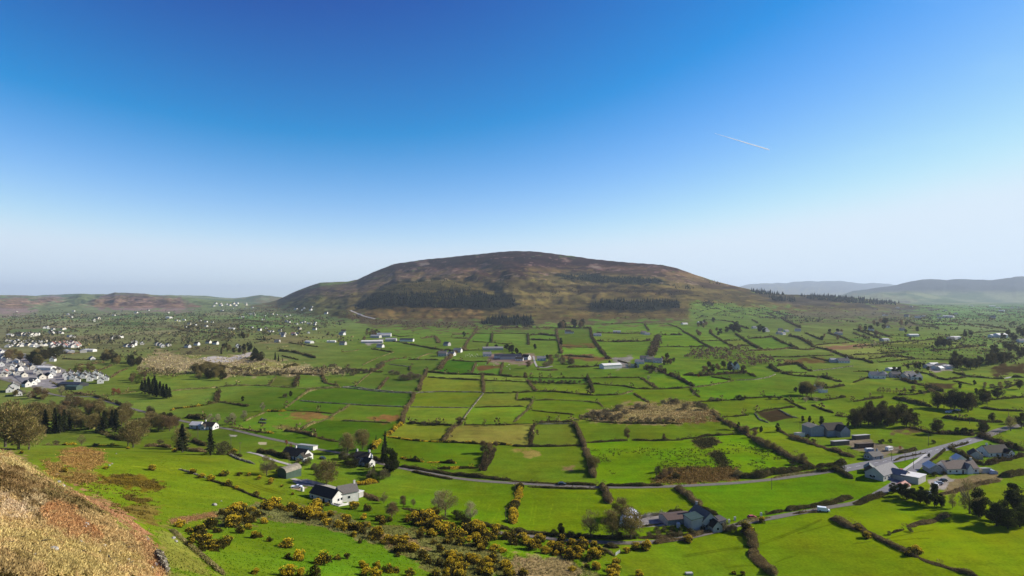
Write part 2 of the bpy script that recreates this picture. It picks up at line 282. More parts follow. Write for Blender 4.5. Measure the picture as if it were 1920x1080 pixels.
# kind: W stone wall, B grassy bank, H brown hedge, D dark hedge, G gorse hedge, T tall tree hedge; tile; height; width
HEDGES = parse('''
D A1 2.5 3|700,680 950,690 1040,690
H A1|1050,830 1200,780 1260,750
H A1|1250,890 1350,820 1430,790
D A1|590,950 680,985
D A1 2 3|560,560 900,575 940,600
H A1 3 4|690,620 800,625 940,605
H A1 4 6|860,760 980,740 1180,720
D A2 5 5|1220,590 1400,605 1530,640 1630,670
D A2|1250,645 1440,690
B A2|1090,570 1340,530
D A2|1330,500 1500,520 1660,545
D A2 4 5|960,460 1100,470
D A2 4 5|690,240 900,245 1120,275
H A2 5 7|0,310 150,360 350,380 600,390 700,410
D A2 4 5|450,450 560,420 690,410
D A2 4 5|580,475 690,430
D A2 4 5|80,405 200,395
B A2|1110,970 1190,880
T A2 5 5|1400,990 1440,870
H A2 4 4|1740,950 1700,850
H A2|1520,1040 1650,1000
B A2|600,990 900,975 1100,985 1300,1000 1500,1010 1920,995
H A2 2 3|1740,950 1850,975 1890,980
D A2 4 6|1250,790 1350,760 1440,750
H A2 4 6|430,730 600,770 850,810
H A2 4 7|680,850 940,870 1100,860
H A2 4 7|1220,850 1340,845 1680,860
D A3 2.5 3|330,565 580,605
B A3|240,750 400,670 600,600
H A3 3 4|480,720 600,680 740,670
B A3|0,600 150,590 200,575
D A3|750,690 840,690 1090,690
B A3 2 2|840,690 900,650 1030,610
W A3|540,740 780,770
D A3|780,760 770,810
H A3 6 9|1100,800 1150,720 1250,640 1300,600 1400,570
D A3 3 3|690,500 900,540 1060,570 1300,590 1550,580
D A3 2.5 3|1240,695 1500,715 1660,710
H A3|1680,690 1640,740
D A3 3 3|970,825 1200,850 1450,855 1780,865 1920,880
H A3|1460,850 1520,720
H A3|1790,850 1820,720
H A3 4 5|960,800 940,870 900,940 870,1040
D A3|970,885 1250,905 1560,920
H A3 4 4|1590,870 1600,960 1600,1060
D A3|1610,925 1920,930
B A3|150,990 250,900 340,830 400,790
H A3 4 6|340,830 420,790 480,750
H A3 3 4|420,1020 470,960 530,890
D A3 2.5 3|0,800 180,800 300,820 450,830
W A3|0,1000 130,990 300,1020 600,1050 850,1060
W A3|880,1060 1100,1050 1560,1055
D A3|1510,395 1680,395 1920,390
D A3 4 5|1700,390 1690,490
D A3|1480,485 1690,495 1870,515 1920,505
D A3|1650,500 1640,560
H A3 4 6|1380,560 1430,470 1490,400 1530,320
B A3|450,385 700,390 900,400
H A3 4 6|1250,405 1440,400
H A3 4 6|1250,445 1440,450
D A3|550,410 670,430 800,420
D A3 2 3|560,480 720,500
H A3 5 9|900,450 1060,430 1100,500
D A4 2.5 3|0,395 170,395
D A4 5 5|180,400 190,520
D A4 6 7|200,415 330,405 500,425
D A4 5 6|210,465 400,470 510,470
H A4 5 6|500,340 510,430 540,520 560,620
D A4 2 3|0,330 200,335 490,325
T A4 9 10|490,330 700,330 880,335
T A4 5 7|880,320 900,440 940,500 1000,590 1090,680
H A4 3 5|560,545 750,550 940,555
D A4|890,290 1200,285 1400,275 1500,280
D A4 4 5|1490,290 1540,360
D A4|1500,290 1750,285 1880,330 1920,360
H A4 5 6|950,385 1250,395 1500,390 1560,400
T A4 7 7|960,480 1200,490 1500,480 1560,470
T A4 7 16|1640,420 1600,550 1560,650
D A4 2.5 3|1640,545 1920,540
T A4 7 8|1680,410 1920,410
H A4 5 8|590,640 800,655 930,665
D A4 4 5|620,775 850,770 980,760 1130,770
D A4 2 3|1190,700 1340,740
D A4 2 3|210,890 500,895 850,900
D A4 2 3|880,895 1150,890 1440,890
D A4 2.2 3|0,935 300,945 600,955 850,965
D A4 2.5 3|900,960 1250,985 1400,1015 1640,1020 1920,1010
H A4 3 4|170,910 220,980 270,1040
D A4 5 4|850,880 880,960 915,1060
H A4 3 4|1450,890 1540,950 1640,1010
D A4 2 2.5|0,1055 100,1060 300,1045 500,1050 750,1075 920,1090
T A4 6 7|1500,760 1600,790 1720,840 1850,890 1920,920
B A4 2 3|1200,1085 1280,1070 1360,1040
H A4 3 5|280,800 400,810 520,805
W A4|260,770 380,770 460,760
D A4 2 2|0,885 130,885
D A5 4 5|0,370 120,430 200,490 290,540 350,575
D A5 4 5|300,380 400,450 500,510 600,550
D A5 5 6|600,400 720,480 800,530 900,580
D A5 5 6|1020,440 1130,500 1200,520 1300,570
T A5 7 7|1190,420 1300,440 1400,490 1450,530
D A5 4 5|1380,390 1480,430 1570,465
D A5 4 6|1640,390 1800,440 1920,490
T A5 7 9|1110,220 1200,270 1330,330
T A5 7 9|950,160 1050,210
D A5 5 7|1050,150 1180,200 1270,200
D A5 4 5|780,235 850,280
D A5 4 5|560,260 620,300 740,340
D A5 3 4|870,218 1060,215
D A5 3 4|240,240 440,245 560,265
D A5 3 4|200,475 400,475 650,470
D A5 3 3|0,545 290,540
D A5 4 5|610,535 770,530
T A5 6 8|740,450 900,445 1020,430
H A5 4 7|740,590 1000,580 1200,560 1400,580 1480,570
D A5 2.5 3|830,660 1250,660 1420,650 1700,640
D A5 3 4|1480,530 1650,510 1870,500
T A5 5 7|1450,540 1600,570 1700,600 1820,650 1920,680
D A5 3 4|1440,660 1580,690 1720,720
D A5 5 6|980,760 1060,820 1100,830
T A5 6 7|1060,760 1200,740 1320,740
D A5 4 5|1320,740 1380,790 1450,820
D A5 2 3|1110,835 1400,830
W A5|1450,815 1700,790 1920,760
D A5 4 5|1120,840 1280,870 1450,880 1600,890 1780,940
W A5|600,920 800,915 960,890 1050,850
D A5 2 3|320,880 540,915
D A5 3 4|730,840 830,880
T A5 6 9|0,860 200,870 450,850 720,830
B A5 1.8 2.5|0,1005 120,1000 300,980 500,940 580,925
D A5 4 5|0,920 90,970 130,990
D A5 2.5 3|90,1010 140,1070 190,1110
D A5 3 4|1600,1010 1700,1000 1820,980
D A6 4 6|0,350 200,370 400,430
D A6 4 6|0,390 180,450
D A6 4 6|60,360 330,460
D A6 4 6|250,370 430,440
D A6 4 5|0,545 200,530 300,510 500,490 750,475 920,460
D A6 3 4|0,635 300,620 600,605
D A6 4 5|180,680 400,655 510,640
D A6 4 5|0,680 120,690 220,730
D A6 3 4|420,640 620,665 700,680
D A6 2 3|290,720 500,700 700,680 1000,690 1110,690
D A6 3 4|560,760 700,735 780,735
D A6 2 3|0,820 150,820 280,855
D A6 2 3|0,945 150,895 280,855
T A6 5 6|880,590 1100,570 1250,550 1500,530
D A6 3 4|1200,520 1300,545
D A6 4 6|1340,390 1560,370 1740,375
D A6 4 6|600,240 700,290 900,295 1190,300
D A6 4 6|880,310 960,340
D A6 4 6|700,310 960,320
D A6 4 6|1200,295 1400,290 1720,340
D A6 3 4|680,880 700,830 850,850
D A6 3 4|860,850 960,900 1050,920 1260,885
D A6 2 3|1120,930 1340,970
D A6 3 3|1120,830 1300,880 1560,900 1700,905
T A6 5 6|540,910 700,960 850,990 1000,1050
D A6 3 3|1710,1010 1900,945
D A6 4 5|1780,885 1920,890
D A6 4 6|1700,490 1780,500 1920,470
D B1 2.5 2|300,130 420,160 500,175
D B1 3 2.5|1060,140 1280,210
D B1 3 2.5|1300,215 1450,265
H B1 2 3|740,130 870,125 1000,130
D B1 4 5|1080,540 1250,590 1380,640
G B1 2 3|700,690 860,680
G B1 2 3|1050,690 1200,690 1340,690
G B1 2 3|420,545 560,545
H B1 2.5 3|1620,710 1750,700 1920,720
B B1 1.5 2|1100,130 1280,125 1530,90
H B1 3 3|820,110 900,110 1060,130
H B1 2 3|460,690 700,690
B B2 1.5 2|0,85 200,60 430,50 600,25 900,15
G B2 2.2 3|0,300 80,275 260,260 380,240
D B2 3 3.5|400,235 560,205 700,225 870,255
T B2 5.5 5|545,90 520,200
D B2 4 5|160,375 280,385 400,400
B B2 1.5 2|840,420 960,365 1070,320
G B2 2.5 3.5|1080,310 1250,310 1300,300
B B2 1.8 3|1290,270 1400,190 1540,90 1650,60 1920,40
W B2|1450,190 1650,210 1920,225
D B2 1.5 2|1300,300 1600,315 1850,340
B B2 1.8 3.5|1460,520 1600,450 1780,390 1920,295
H B2 1.5 2.5|680,485 900,525 1100,555
G B2 1.8 3|1050,545 1160,555
H B2 3 4|1280,530 1450,545 1560,570 1650,600
D B2 2 3|1650,600 1770,635 1900,650
W B2|660,800 760,850 950,905
D B2 3 3|260,640 400,700
W B2 0.8 0.8|90,960 250,1010 400,1065
D B2 3 4|980,770 1180,800 1360,850
H B2 3 4|60,740 250,760 400,770
D B2 1.5 2|650,800 690,780 800,820
W B3|0,40 200,60 400,85 600,100 800,105
W B3|820,110 900,95 1100,90 1550,95 1600,100
D B3 1.5 2|1610,103 1920,105
H B3 4 4.5|820,110 790,200 740,270 700,350 690,450
G B3 3 4|690,450 620,490 540,560 500,590
G B3 3 4|440,640 400,680 350,740
W B3|0,225 300,245 700,260
B B3 1.8 3.5|0,310 90,230
W B3 1 0.8|760,260 1150,268 1450,270
D B3 1.2 1.5|1500,265 1920,255
W B3 1.4 1.2|1600,110 1500,230 1400,360 1350,430
H B3 3.5 4.5|1350,440 1250,500 1190,570 1150,640
D B3 1.8 2.5|730,440 1000,455 1240,465
D B3 1.2 2|1380,465 1650,462 1920,460
G B3 1.6 2|530,600 800,635 1100,655
G B3 1.6 2|1100,655 1380,665 1560,675 1920,690
T B3 4 2.6|1635,760 1610,850 1570,980
T B3 4 2.6|1730,740 1680,850 1610,980
G B3 2 5|1080,950 1300,945 1540,950
G B3 1.8 2.5|670,830 760,860 930,880
G B3 2 3|960,885 1100,885 1290,895
D B3 2 3|660,930 900,965 1250,1020 1500,1045 1920,1085
D B3 1.2 2|800,985 1000,1030 1250,1075
B B3 1.2 2|0,415 300,425 560,440
D B3 2.5 2.5|310,840 400,860 490,890
D B4 1.5 2|300,80 500,90 700,110 930,130 1200,125
B B4|60,100 55,180
D B4 2.5 3|50,185 230,180
B B4 2 3|240,180 180,280 100,360 20,430
B B4 1.5 2.5|260,185 500,180 740,190 980,215 1020,260
D B4 1.5 2|0,255 140,255
D B4 1.2 2|220,295 400,320 700,345
H B4 2 3|1370,110 1450,160 1540,210
D B4 1.5 2|0,455 220,450
W B4|270,455 480,452 680,450
H B4 2.5 4|300,440 420,430 700,430
T B4 3.5 4|250,460 225,560 205,690
H B4 4 4|700,450 750,540 790,640 820,720
H B4 4 4|820,720 860,820 890,900 900,980 930,1060
D B4 1.6 2|0,700 250,705 500,705 780,690
D B4 1.5 2|820,660 1000,655 1300,635
D B4 1.5 2|1350,635 1600,640 1920,630
D B4 1.5 2.5|790,400 1000,430 1250,445 1920,450
D B5 2 2.5|190,200 500,185 700,165 950,150 1130,155
H B5 3 4|320,290 400,380 480,440
H B5 5 5|480,440 600,480 700,560 800,620
H B5 5 5|800,620 900,690 1050,740
H B5 4 5|1050,740 1200,830 1300,870 1450,930
D B5 1.5 2|440,375 740,355
D B5 2 3|1150,170 1280,240 1380,290
D B5 2 2.5|820,325 1000,290 1270,260
W B5|810,330 860,400 970,440
W B5|1080,290 1220,370 1300,385
D B5 1.8 2.5|0,625 250,590 580,565
D B5 3 3|1340,170 1560,190 1830,150
D B5 2 3|1450,235 1580,290 1700,330
H B5 2.5 3|1080,520 1200,590
H B5 4 5|1200,600 1400,660 1600,720
H B5 4 5|1600,720 1760,770 1920,830
D B5 2 3|750,520 850,505
D B5 3.5 4|640,1060 870,1055 1000,1020 1200,990 1500,940
D B5 4 4|1500,930 1660,910 1840,900
D B5 3 3.5|1690,960 1800,1010 1920,1070
B B5 1 2|1010,1060 1300,1010 1670,965
T B5 5 7|1720,350 1800,370 1920,380
D B6 2.5 3|0,200 330,155
D B6 2.5 3|500,130 700,120 850,90
D B6 4 4|440,160 650,210 880,260
T B6 5 6|650,490 780,530 900,560
T B6 4 5|900,560 1100,560 1370,580
D B6 3 4|1000,380 1250,410 1500,430 1680,430
D B6 2 3|1420,270 1640,300 1920,310
T B6 5 5|1400,590 1600,640 1800,720 1920,760
D B6 3.2 3|1070,710 1180,780 1300,850 1460,920
T B6 4 4|1480,910 1640,870 1800,840 1920,800
D B6 3 4|1640,1040 1760,1050 1920,1000
D B6 2 3|500,780 620,765 720,735
D B6 1.2 1.5|860,880 1040,740
D B6 2 2|1110,720 1300,660
D B6 3 3|1500,160 1560,180 1920,150
D B6 1 1|460,870 560,830 820,780
W C1 1.3 1.1|1740,820 1800,900 1885,1065
B C2 .8 1.6|0,560 150,700 330,850 450,940 600,1075
D C2 1 1.2|420,0 700,80 900,170 1100,240
D C3 2 3|680,320 900,360 1200,450
D C3 1.6 3|1450,480 1650,520 1920,560
H C3 2.5 4|0,90 150,140 300,190 430,240
G C3 2.5 4|100,55 250,50 420,20
G C4 3 4|110,60 60,200 30,350 20,500
D C4 1.6 2.5|0,20 300,35 480,45 950,60
D C4 1.2 1.5|170,75 400,90 960,105
D C4 1.8 2.5|1060,65 1350,70 1700,60
H C4 3.5 4|1000,60 1060,150 1100,270
H C4 3 4|1840,80 1920,160
D C4 2 3|0,580 330,610 700,640 1100,655 1400,660
W C4 2 0.6|1450,430 1730,385
D C4 1.8 1.5|1740,380 1920,345
D C4 1 1|1460,530 1700,490
H C4 2 3|1420,655 1700,640 1920,600
H C4 1.5 3|1600,720 1750,690 1920,660
D C4 2 3|1040,740 1140,760 1200,760
B C4 1 1.5|1000,770 1080,810 1150,860
H C5 3.5 4|0,130 100,220 200,300
D C5 1.8 2|200,300 320,370 400,400
H C5 1.5 3|0,650 250,600 400,560
B C5 1.2 2|600,510 820,455 1000,420
D C5 1.5 2|940,390 1150,350
D C5 2.5 3|1150,350 1400,310 1650,270 1920,205
H C5 1.5 2|1230,385 1400,365 1550,365
H C5 4 4|750,550 780,680 800,780
H C5 4 5|800,780 860,900 960,1000 1050,1080
H C5 3 4|1650,440 1780,470 1920,560
D C6 2.5 3.5|0,280 180,215 350,165
H C6 2.5 3.5|0,500 60,520 150,600 300,640
H C6 2 3.5|240,630 330,690 420,720 560,790 650,835 740,870
H C6 2.2 3.5|740,870 880,930 1080,1000 1300,1060 1400,1090
H C6 1.8 3|600,530 850,480 1080,400
D C6 1 1|430,600 560,560
H C6 2 3|950,170 1150,130 1400,60 1640,0
''')
DEF = {'W': (1.2, 1.0), 'B': (1.4, 2.2), 'H': (2.6, 3.2), 'D': (2.2, 2.5), 'G': (2.2, 3.0), 'T': (6, 6)}
def P(s): return [tuple(float(v) for v in p.split(',')) for p in s.split()]
ROADS = [
 ('road', 'lane', 3.7, P('-20,700 5,712 30,718 60,724 92,738 120,744 175,744 215,757 245,766 300,780 358,793 400,800 437,806 470,814 503,822 537,829 562,835 593,842 640,850 657,854 693,863 720,871 748,877 773,882 807,888 848,896 900,902 960,906 1010,909 1060,912 1130,914 1200,914 1290,911 1380,906 1450,899 1520,890 1583,880')),
 ('main_road', 'asphalt', 9.0, P('1570,882 1600,876 1670,863 1720,852 1760,843 1800,832 1831,823')),
 ('main_road', 'lane', 6.5, P('1829,824 1850,817 1870,808 1895,801 1935,793')),
 ('side_road', 'asphalt', 4.6, P('1757,846 1747,850 1738,858 1728,867 1717,877 1706,887 1696,895 1687,902 1667,915 1640,930')),
 ('lane', 'lane', 3.6, P('1641,929.5 1620,938 1600,945 1555,951 1530,957 1480,965 1447,972 1413,977 1380,985 1350,994 1313,1003 1280,1010 1250,1014 1210,1018 1168,1019 1127,1017 1077,1015 1043,1013 1015,1007 985,1005 960,1004 940,1000 925,996')),
 ('farm_track', 'gravel', 3.0, P('465,848 487,853 512,863 530,868 552,874')),
 ('farm_track', 'gravel', 3.2, P('640,920 620,912 600,908 575,905 560,902 548,898')),
 ('garden_drive', 'concrete', 1.7, P('1737,852 1720,864 1706,874 1696,881 1684,890 1671,900')),
 ('farm_track', 'gravel', 3.0, P('1000,668 1003,680 1007,688 1020,690 1036,687')),
 ('farm_track', 'gravel', 4.0, P('1787,698 1817,705 1860,709 1885,710 1895,707 1925,708')),
 ('forest_road', 'gravel', 9.0, P('656,582 668,587 680,592 690,595 703,598')),
 ('village_street', 'asphalt', 7.0, P('-10,660 8,676 15,690 30,704 45,715 62,725')),
]
# ground patches: colour, raggedness (px), roughness, outline in photo pixels
PATCH = [
 # the big hill, from its crest downwards
 ((116,110,66), 9, 1.0, P('480,572 540,540 600,528 700,500 960,462 1260,490 1420,535 1560,550 1700,568 1700,592 1600,600 1500,590 1440,580 1300,597 1280,604 1100,607 1000,612 740,612 650,597 600,590 560,585')),
 ((62,48,44), 5, .9, P('640,525 700,500 740,490 800,480 965,462 1120,478 1250,490 1310,514 1270,516 1180,514 1100,510 1040,508 980,510 950,512 900,505 850,508 790,512 760,516 720,520 690,526')),
 ((70,55,48), 5, .9, P('860,512 930,506 980,510 1010,520 960,530 900,530 850,528 820,522')),
 ((128,110,92), 4, .9, P('590,545 650,530 700,521 770,516 840,507 905,502 860,514 800,522 740,532 700,542 660,548 620,556')),
 ((92,76,66), 4, .9, P('540,550 600,532 660,526 690,526 650,540 620,552 560,562')),
 ((112,136,62), 3, .4, P('600,534 625,530 655,529 640,533 610,537')),
 ((98,84,70), 3, 1.0, P('1100,500 1200,498 1260,504 1310,520 1380,537 1400,545 1330,540 1290,530 1240,522 1160,512')),
 ((116,110,68), 6, 1.0, P('905,535 980,530 1050,528 1090,540 1100,555 1060,575 1010,585 970,578 930,560')),
 ((108,102,62), 7, 1.0, P('960,575 1100,545 1260,555 1300,570 1290,590 1150,590 1000,590')),
 ((104,94,58), 8, 1.0, P('970,592 1100,585 1290,590 1280,603 1100,606 1000,606')),
 ((98,86,62), 5, 1.0, P('1040,538 1130,532 1260,540 1300,552 1200,556 1100,552')),
 ((72,70,42), 4, .8, P('660,577 700,549 760,527 830,522 880,533 890,545 960,556 968,575 900,580 840,576 730,579')),
 ((140,124,78), 2, .8, P('672,590 700,576 760,573 850,576 905,578 905,598 850,597 780,596 720,600 690,597')),
 ((100,90,58), 6, 1.0, P('640,576 680,592 720,598 800,598 905,600 1000,610 940,614 870,611 800,614 740,612 680,606 640,596')),
 ((96,104,58), 4, .9, P('520,568 600,552 650,570 645,590 600,588 560,582')),
 ((100,128,52), 3, .6, P('1290,565 1350,568 1440,580 1480,590 1500,605 1300,603 1290,590')),
 ((108,102,70), 9, 1.0, P('1470,582 1560,572 1650,575 1700,582 1740,590 1720,606 1650,604 1590,600 1520,600 1480,592')),
 ((90,88,78), 4, .9, P('1410,549 1500,552 1600,562 1690,570 1760,580 1700,584 1560,572 1470,574')),
 ((44,44,28), 3, .6, P('663,578 700,556 730,549 740,560 800,552 800,572 860,556 900,550 965,562 967,577 900,581 800,579 720,580')),
 ((44,48,34), 3, .6, P('1103,573 1130,563 1180,563 1277,565 1275,580 1200,584 1106,583')),
 ((42,48,34), 3, .6, P('1044,516 1110,513 1150,519 1240,522 1246,532 1200,535 1120,531 1060,525')),
 ((44,44,30), 2, .6, P('902,605 925,594 1000,596 1001,611 903,610')),
 ((60,54,36), 3, .8, P('985,540 1100,532 1180,538 1300,548 1300,554 1180,546 1080,544 1000,548')),
 ((150,134,112), 2, .6, P('780,492 800,490 806,497 790,500')), ((146,128,108), 2, .6, P('1050,480 1064,482 1070,492 1056,490')), ((146,128,108), 2, .6, P('1105,494 1125,496 1130,506 1112,504')),
 ((134,120,92), 3, .8, P('1230,502 1290,510 1310,520 1260,516')),
 # the hills at the far left
 ((158,138,124), 5, .9, P('-60,553 60,556 110,556 125,565 60,572 60,588 -60,596')),
 ((150,128,116), 4, .9, P('165,572 200,552 250,547 300,556 345,565 370,575 330,584 260,584 190,580')),
 ((112,98,94), 4, .9, P('205,552 240,547 275,551 300,565 260,560')),
 # rough ground in the valley
 ((174,158,112), 4, .7, P('268,672 300,660 360,668 400,672 430,668 480,668 520,678 600,692 640,690 640,700 560,702 480,702 430,707 400,692 350,694 300,700 270,690')),
 ((120,118,72), 4, .8, P('330,660 360,650 400,655 420,667 390,671 350,668')),
 ((196,186,172), 2, .3, P('373,672 400,667 430,671 445,666 470,660 478,663 455,673 430,679 400,680')),
 ((166,164,86), 3, .4, P('430,686 480,680 560,683 525,692 440,694')),
 ((168,150,94), 4, .9, P('1085,786 1110,772 1150,764 1190,760 1210,757 1270,752 1292,752 1332,765 1345,788 1290,793 1230,795 1140,790')),
 ((122,100,54), 3, .9, P('1230,790 1280,780 1340,776 1346,790 1290,795')),
 ((134,108,54), 3, 1.0, P('1222,905 1245,882 1300,876 1380,877 1390,898 1330,902 1280,907')),
 ((74,62,38), 1, .9, P('1420,775 1458,767 1487,782 1446,792')),
 ((152,122,84), 2, .6, P('1533,651 1600,645 1640,643 1650,646 1600,655 1560,657')),
 ((120,100,52), 2, .6, P('1470,676 1540,671 1545,680 1500,682')),
 ((78,66,38), 3, .9, P('1862,690 1890,681 1917,685 1925,700 1890,706 1865,703')),
 ((84,72,40), 3, .9, P('1730,714 1780,720 1790,728 1750,732')),
 ((112,98,60), 3, .8, P('1665,805 1700,800 1740,806 1700,812 1670,812')),
 ((150,120,64), 3, .8, P('535,772 600,772 620,782 560,786 530,778')),
 ((150,116,60), 3, .8, P('690,784 740,776 745,786 720,792')),
 ((136,116,66), 3, .8, P('490,795 540,800 560,808 520,802')),
 ((90,86,44), 3, 1.0, P('1300,826 1340,820 1345,832 1320,842')),
 ((92,84,46), 3, 1.0, P('1333,850 1350,848 1365,870 1360,880 1348,868')),
 ((120,92,52), 1, .6, P('893,688 943,684 942,692 895,694')),
 ((118,98,52), 2, .7, P('1053,646 1110,646 1120,652 1060,653')),
 ((128,100,60), 2, .8, P('1060,664 1120,668 1150,672 1100,676 1060,672')),
 ((140,152,62), 4, .6, P('970,840 985,842 1022,849 1020,856 990,858 965,850')),
 ((150,128,80), 2, .4, P('1058,875 1072,876 1070,881 1056,880')),
 ((200,192,176), 1, .3, P('430,815 444,816 443,819 432,818')),
 ((190,180,140), 1, .3, P('484,829 500,829 500,834 486,834')),
 # yards
 ((166,160,156), 1, .3, P('548,902 575,898 600,905 618,912 612,918 588,912 560,910')),
 ((196,176,140), 1, .4, P('548,908 572,914 566,922 548,916')),
 ((172,166,164), 1, .3, P('1664,897 1680,884 1698,877 1702,879 1688,891 1672,904')),
 ((150,138,110), 2, .5, P('1580,828 1625,820 1650,836 1690,838 1700,848 1650,858 1600,842')),
 ((176,166,152), 2, .5, P('1740,900 1770,892 1790,902 1775,918 1745,918')),
 ((140,124,84), 2, .6, P('1775,905 1870,885 1880,898 1800,925 1770,925')),
 ((178,166,148), 1, .4, P('1735,684 1780,684 1783,694 1750,698')),
 ((150,128,108), 2, .5, P('915,662 1000,664 1000,682 920,680')),
 ((160,154,150), 2, .4, P('-10,650 20,660 110,690 140,705 110,725 60,728 -10,705')),
 ((180,168,158), 2, .4, P('680,640 715,638 712,646 690,648')),
 ((150,144,130), 2, .4, P('1150,672 1185,668 1178,690 1160,692')),
 ((170,164,156), 1, .3, P('1180,968 1250,960 1255,985 1190,990')),
 # the slope under the camera: gorse bank and the bare spur
 ((122,122,62), 4, .9, P('690,985 760,985 860,1012 960,1045 1080,1050 1130,1085 830,1085 770,1045 700,1010')),
 ((128,128,72), 4, .9, P('395,960 480,945 600,955 690,985 770,1045 700,1020 600,985 500,975 420,990')),
 ((156,134,86), 4, .9, P('700,1000 760,1005 800,1030 740,1030')),
 ((164,146,96), 4, .9, P('960,1040 1040,1040 1090,1060 1080,1085 960,1085')),
 ((112,140,48), 7, .5, P('300,990 345,1010 400,1080 310,1085 290,1030')),
 ((180,140,78), 3, .9, P('320,975 400,962 405,968 350,978 322,983')),
 ((170,134,70), 3, 1.0, P('113,847 150,838 192,845 197,867 175,880 150,887 117,870')),
 ((140,124,56), 5, .9, P('75,860 115,872 175,885 190,905 130,905 90,890')),
 ((118,100,30), 3, 1.0, P('182,890 240,888 290,900 312,912 300,920 230,912 190,900')),
 ((120,102,40), 3, 1.0, P('235,930 280,935 275,942 240,940')),
 ((130,116,50), 4, .9, P('215,945 300,950 290,985 240,965')),
 ((186,158,106), 5, .8, P('-40,830 20,846 60,872 130,915 200,962 262,1000 292,1030 325,1090 -40,1090')),
 ((178,136,92), 5, .8, P('55,893 120,910 180,930 232,957 280,1000 312,1060 302,1085 262,1030 240,985 170,950 110,925')),
 ((184,168,110), 3, .8, P('0,850 50,870 70,890 40,885 0,870')),
 ((112,88,52), 6, .9, P('-20,868 50,885 120,918 185,965 150,960 90,945 75,985 60,960 20,930 -20,918')),
 ((122,108,64), 6, .9, P('60,895 110,910 170,945 200,965 170,962 100,935')),
 ((204,182,150), 6, .4, P('-10,930 20,933 52,950 55,972 20,968 -10,972')),
 ((196,174,132), 6, .6, P('45,930 75,935 100,960 80,965 55,945')),
 ((188,138,88), 6, .7, P('90,958 110,936 150,965 190,1000 195,1022 150,1012 120,1008 90,985')),
 ((180,160,100), 8, .9, P('-10,985 60,985 140,1015 220,1020 260,1045 240,1085 100,1085 40,1040 -10,1010')),
 ((112,94,52), 7, .9, P('-10,1040 40,1050 75,1080 60,1090 -10,1090')),
]
# field tints by hand (photo pixel inside the field, colour in the picture)
SEED = [(820,930,(72,128,14)),(1050,950,(96,150,10)),(1220,935,(98,148,12)),(1430,930,(88,150,8)),(1500,1030,(122,160,8)),(1290,1040,(122,158,14)),(1680,965,(110,158,6)),(1800,1010,(112,160,8)),
 (600,800,(66,124,14)),(480,740,(70,126,22)),(650,745,(70,120,22)),(840,750,(96,136,26)),(700,800,(70,122,16)),(840,840,(84,134,16)),(940,815,(128,152,52)),(790,815,(110,146,34)),(1040,820,(94,132,30)),
 (1000,870,(92,138,22)),(1200,870,(96,156,8)),(1200,810,(90,150,10)),(1400,840,(96,156,10)),(1400,720,(68,134,18)),(1230,745,(62,126,16)),(1390,755,(92,138,22)),(1450,650,(86,138,40)),
 (1650,650,(92,142,36)),(1440,815,(104,152,20)),(1700,780,(104,150,20)),(1870,770,(128,158,50)),(1880,830,(96,156,8)),(1680,755,(80,138,12)),(1560,720,(72,136,14)),(860,715,(106,142,34)),
 (830,690,(60,118,16)),(860,685,(60,118,18)),(900,655,(88,128,36)),(980,715,(92,138,26)),(1100,725,(96,140,28)),(1160,700,(110,160,36)),(1020,655,(100,142,34)),(1160,620,(80,150,34)),(1170,655,(86,132,36)),
 (1250,640,(92,146,30)),(250,880,(104,148,18)),(420,900,(106,150,26)),(120,820,(142,152,54)),(100,730,(96,146,24)),(240,750,(82,140,18)),(420,775,(78,138,24)),(430,830,(70,132,16)),(500,1060,(86,140,24)),
 (600,1000,(76,134,16)),(1300,725,(92,146,18)),(1850,870,(112,160,14)),(1420,700,(90,146,14)),(700,890,(84,134,20)),(330,1030,(96,128,44)),(1760,870,(104,144,34))]
# ------------------------------------------------------------------ land cover
def inpoly(px, py, poly):
    ins = np.zeros(px.shape, bool); n = len(poly)
    for i in range(n):
        x1, y1 = poly[i]; x2, y2 = poly[(i + 1) % n]
        if y1 == y2: continue
        c = ((y1 > py) != (y2 > py)) & (px < (x2 - x1) * (py - y1) / (y2 - y1) + x1)
        ins ^= c
    return ins
def world_line(pts, step=None):
    W = []
    for (a, b), (c, d) in zip(pts[:-1], pts[1:]):
        n = max(2, int(math.hypot(c - a, d - b) / 6))
        for k in range(n): W.append(ground(a + (c - a) * k / n, b + (d - b) * k / n))
    W.append(ground(*pts[-1])); return np.array(W)
HW = [(k, t, h or DEF[k][0], w or DEF[k][1], world_line(p), p) for k, t, h, w, p in HEDGES]
RW = [(n, m, w, world_line(p)) for n, m, w, p in ROADS]
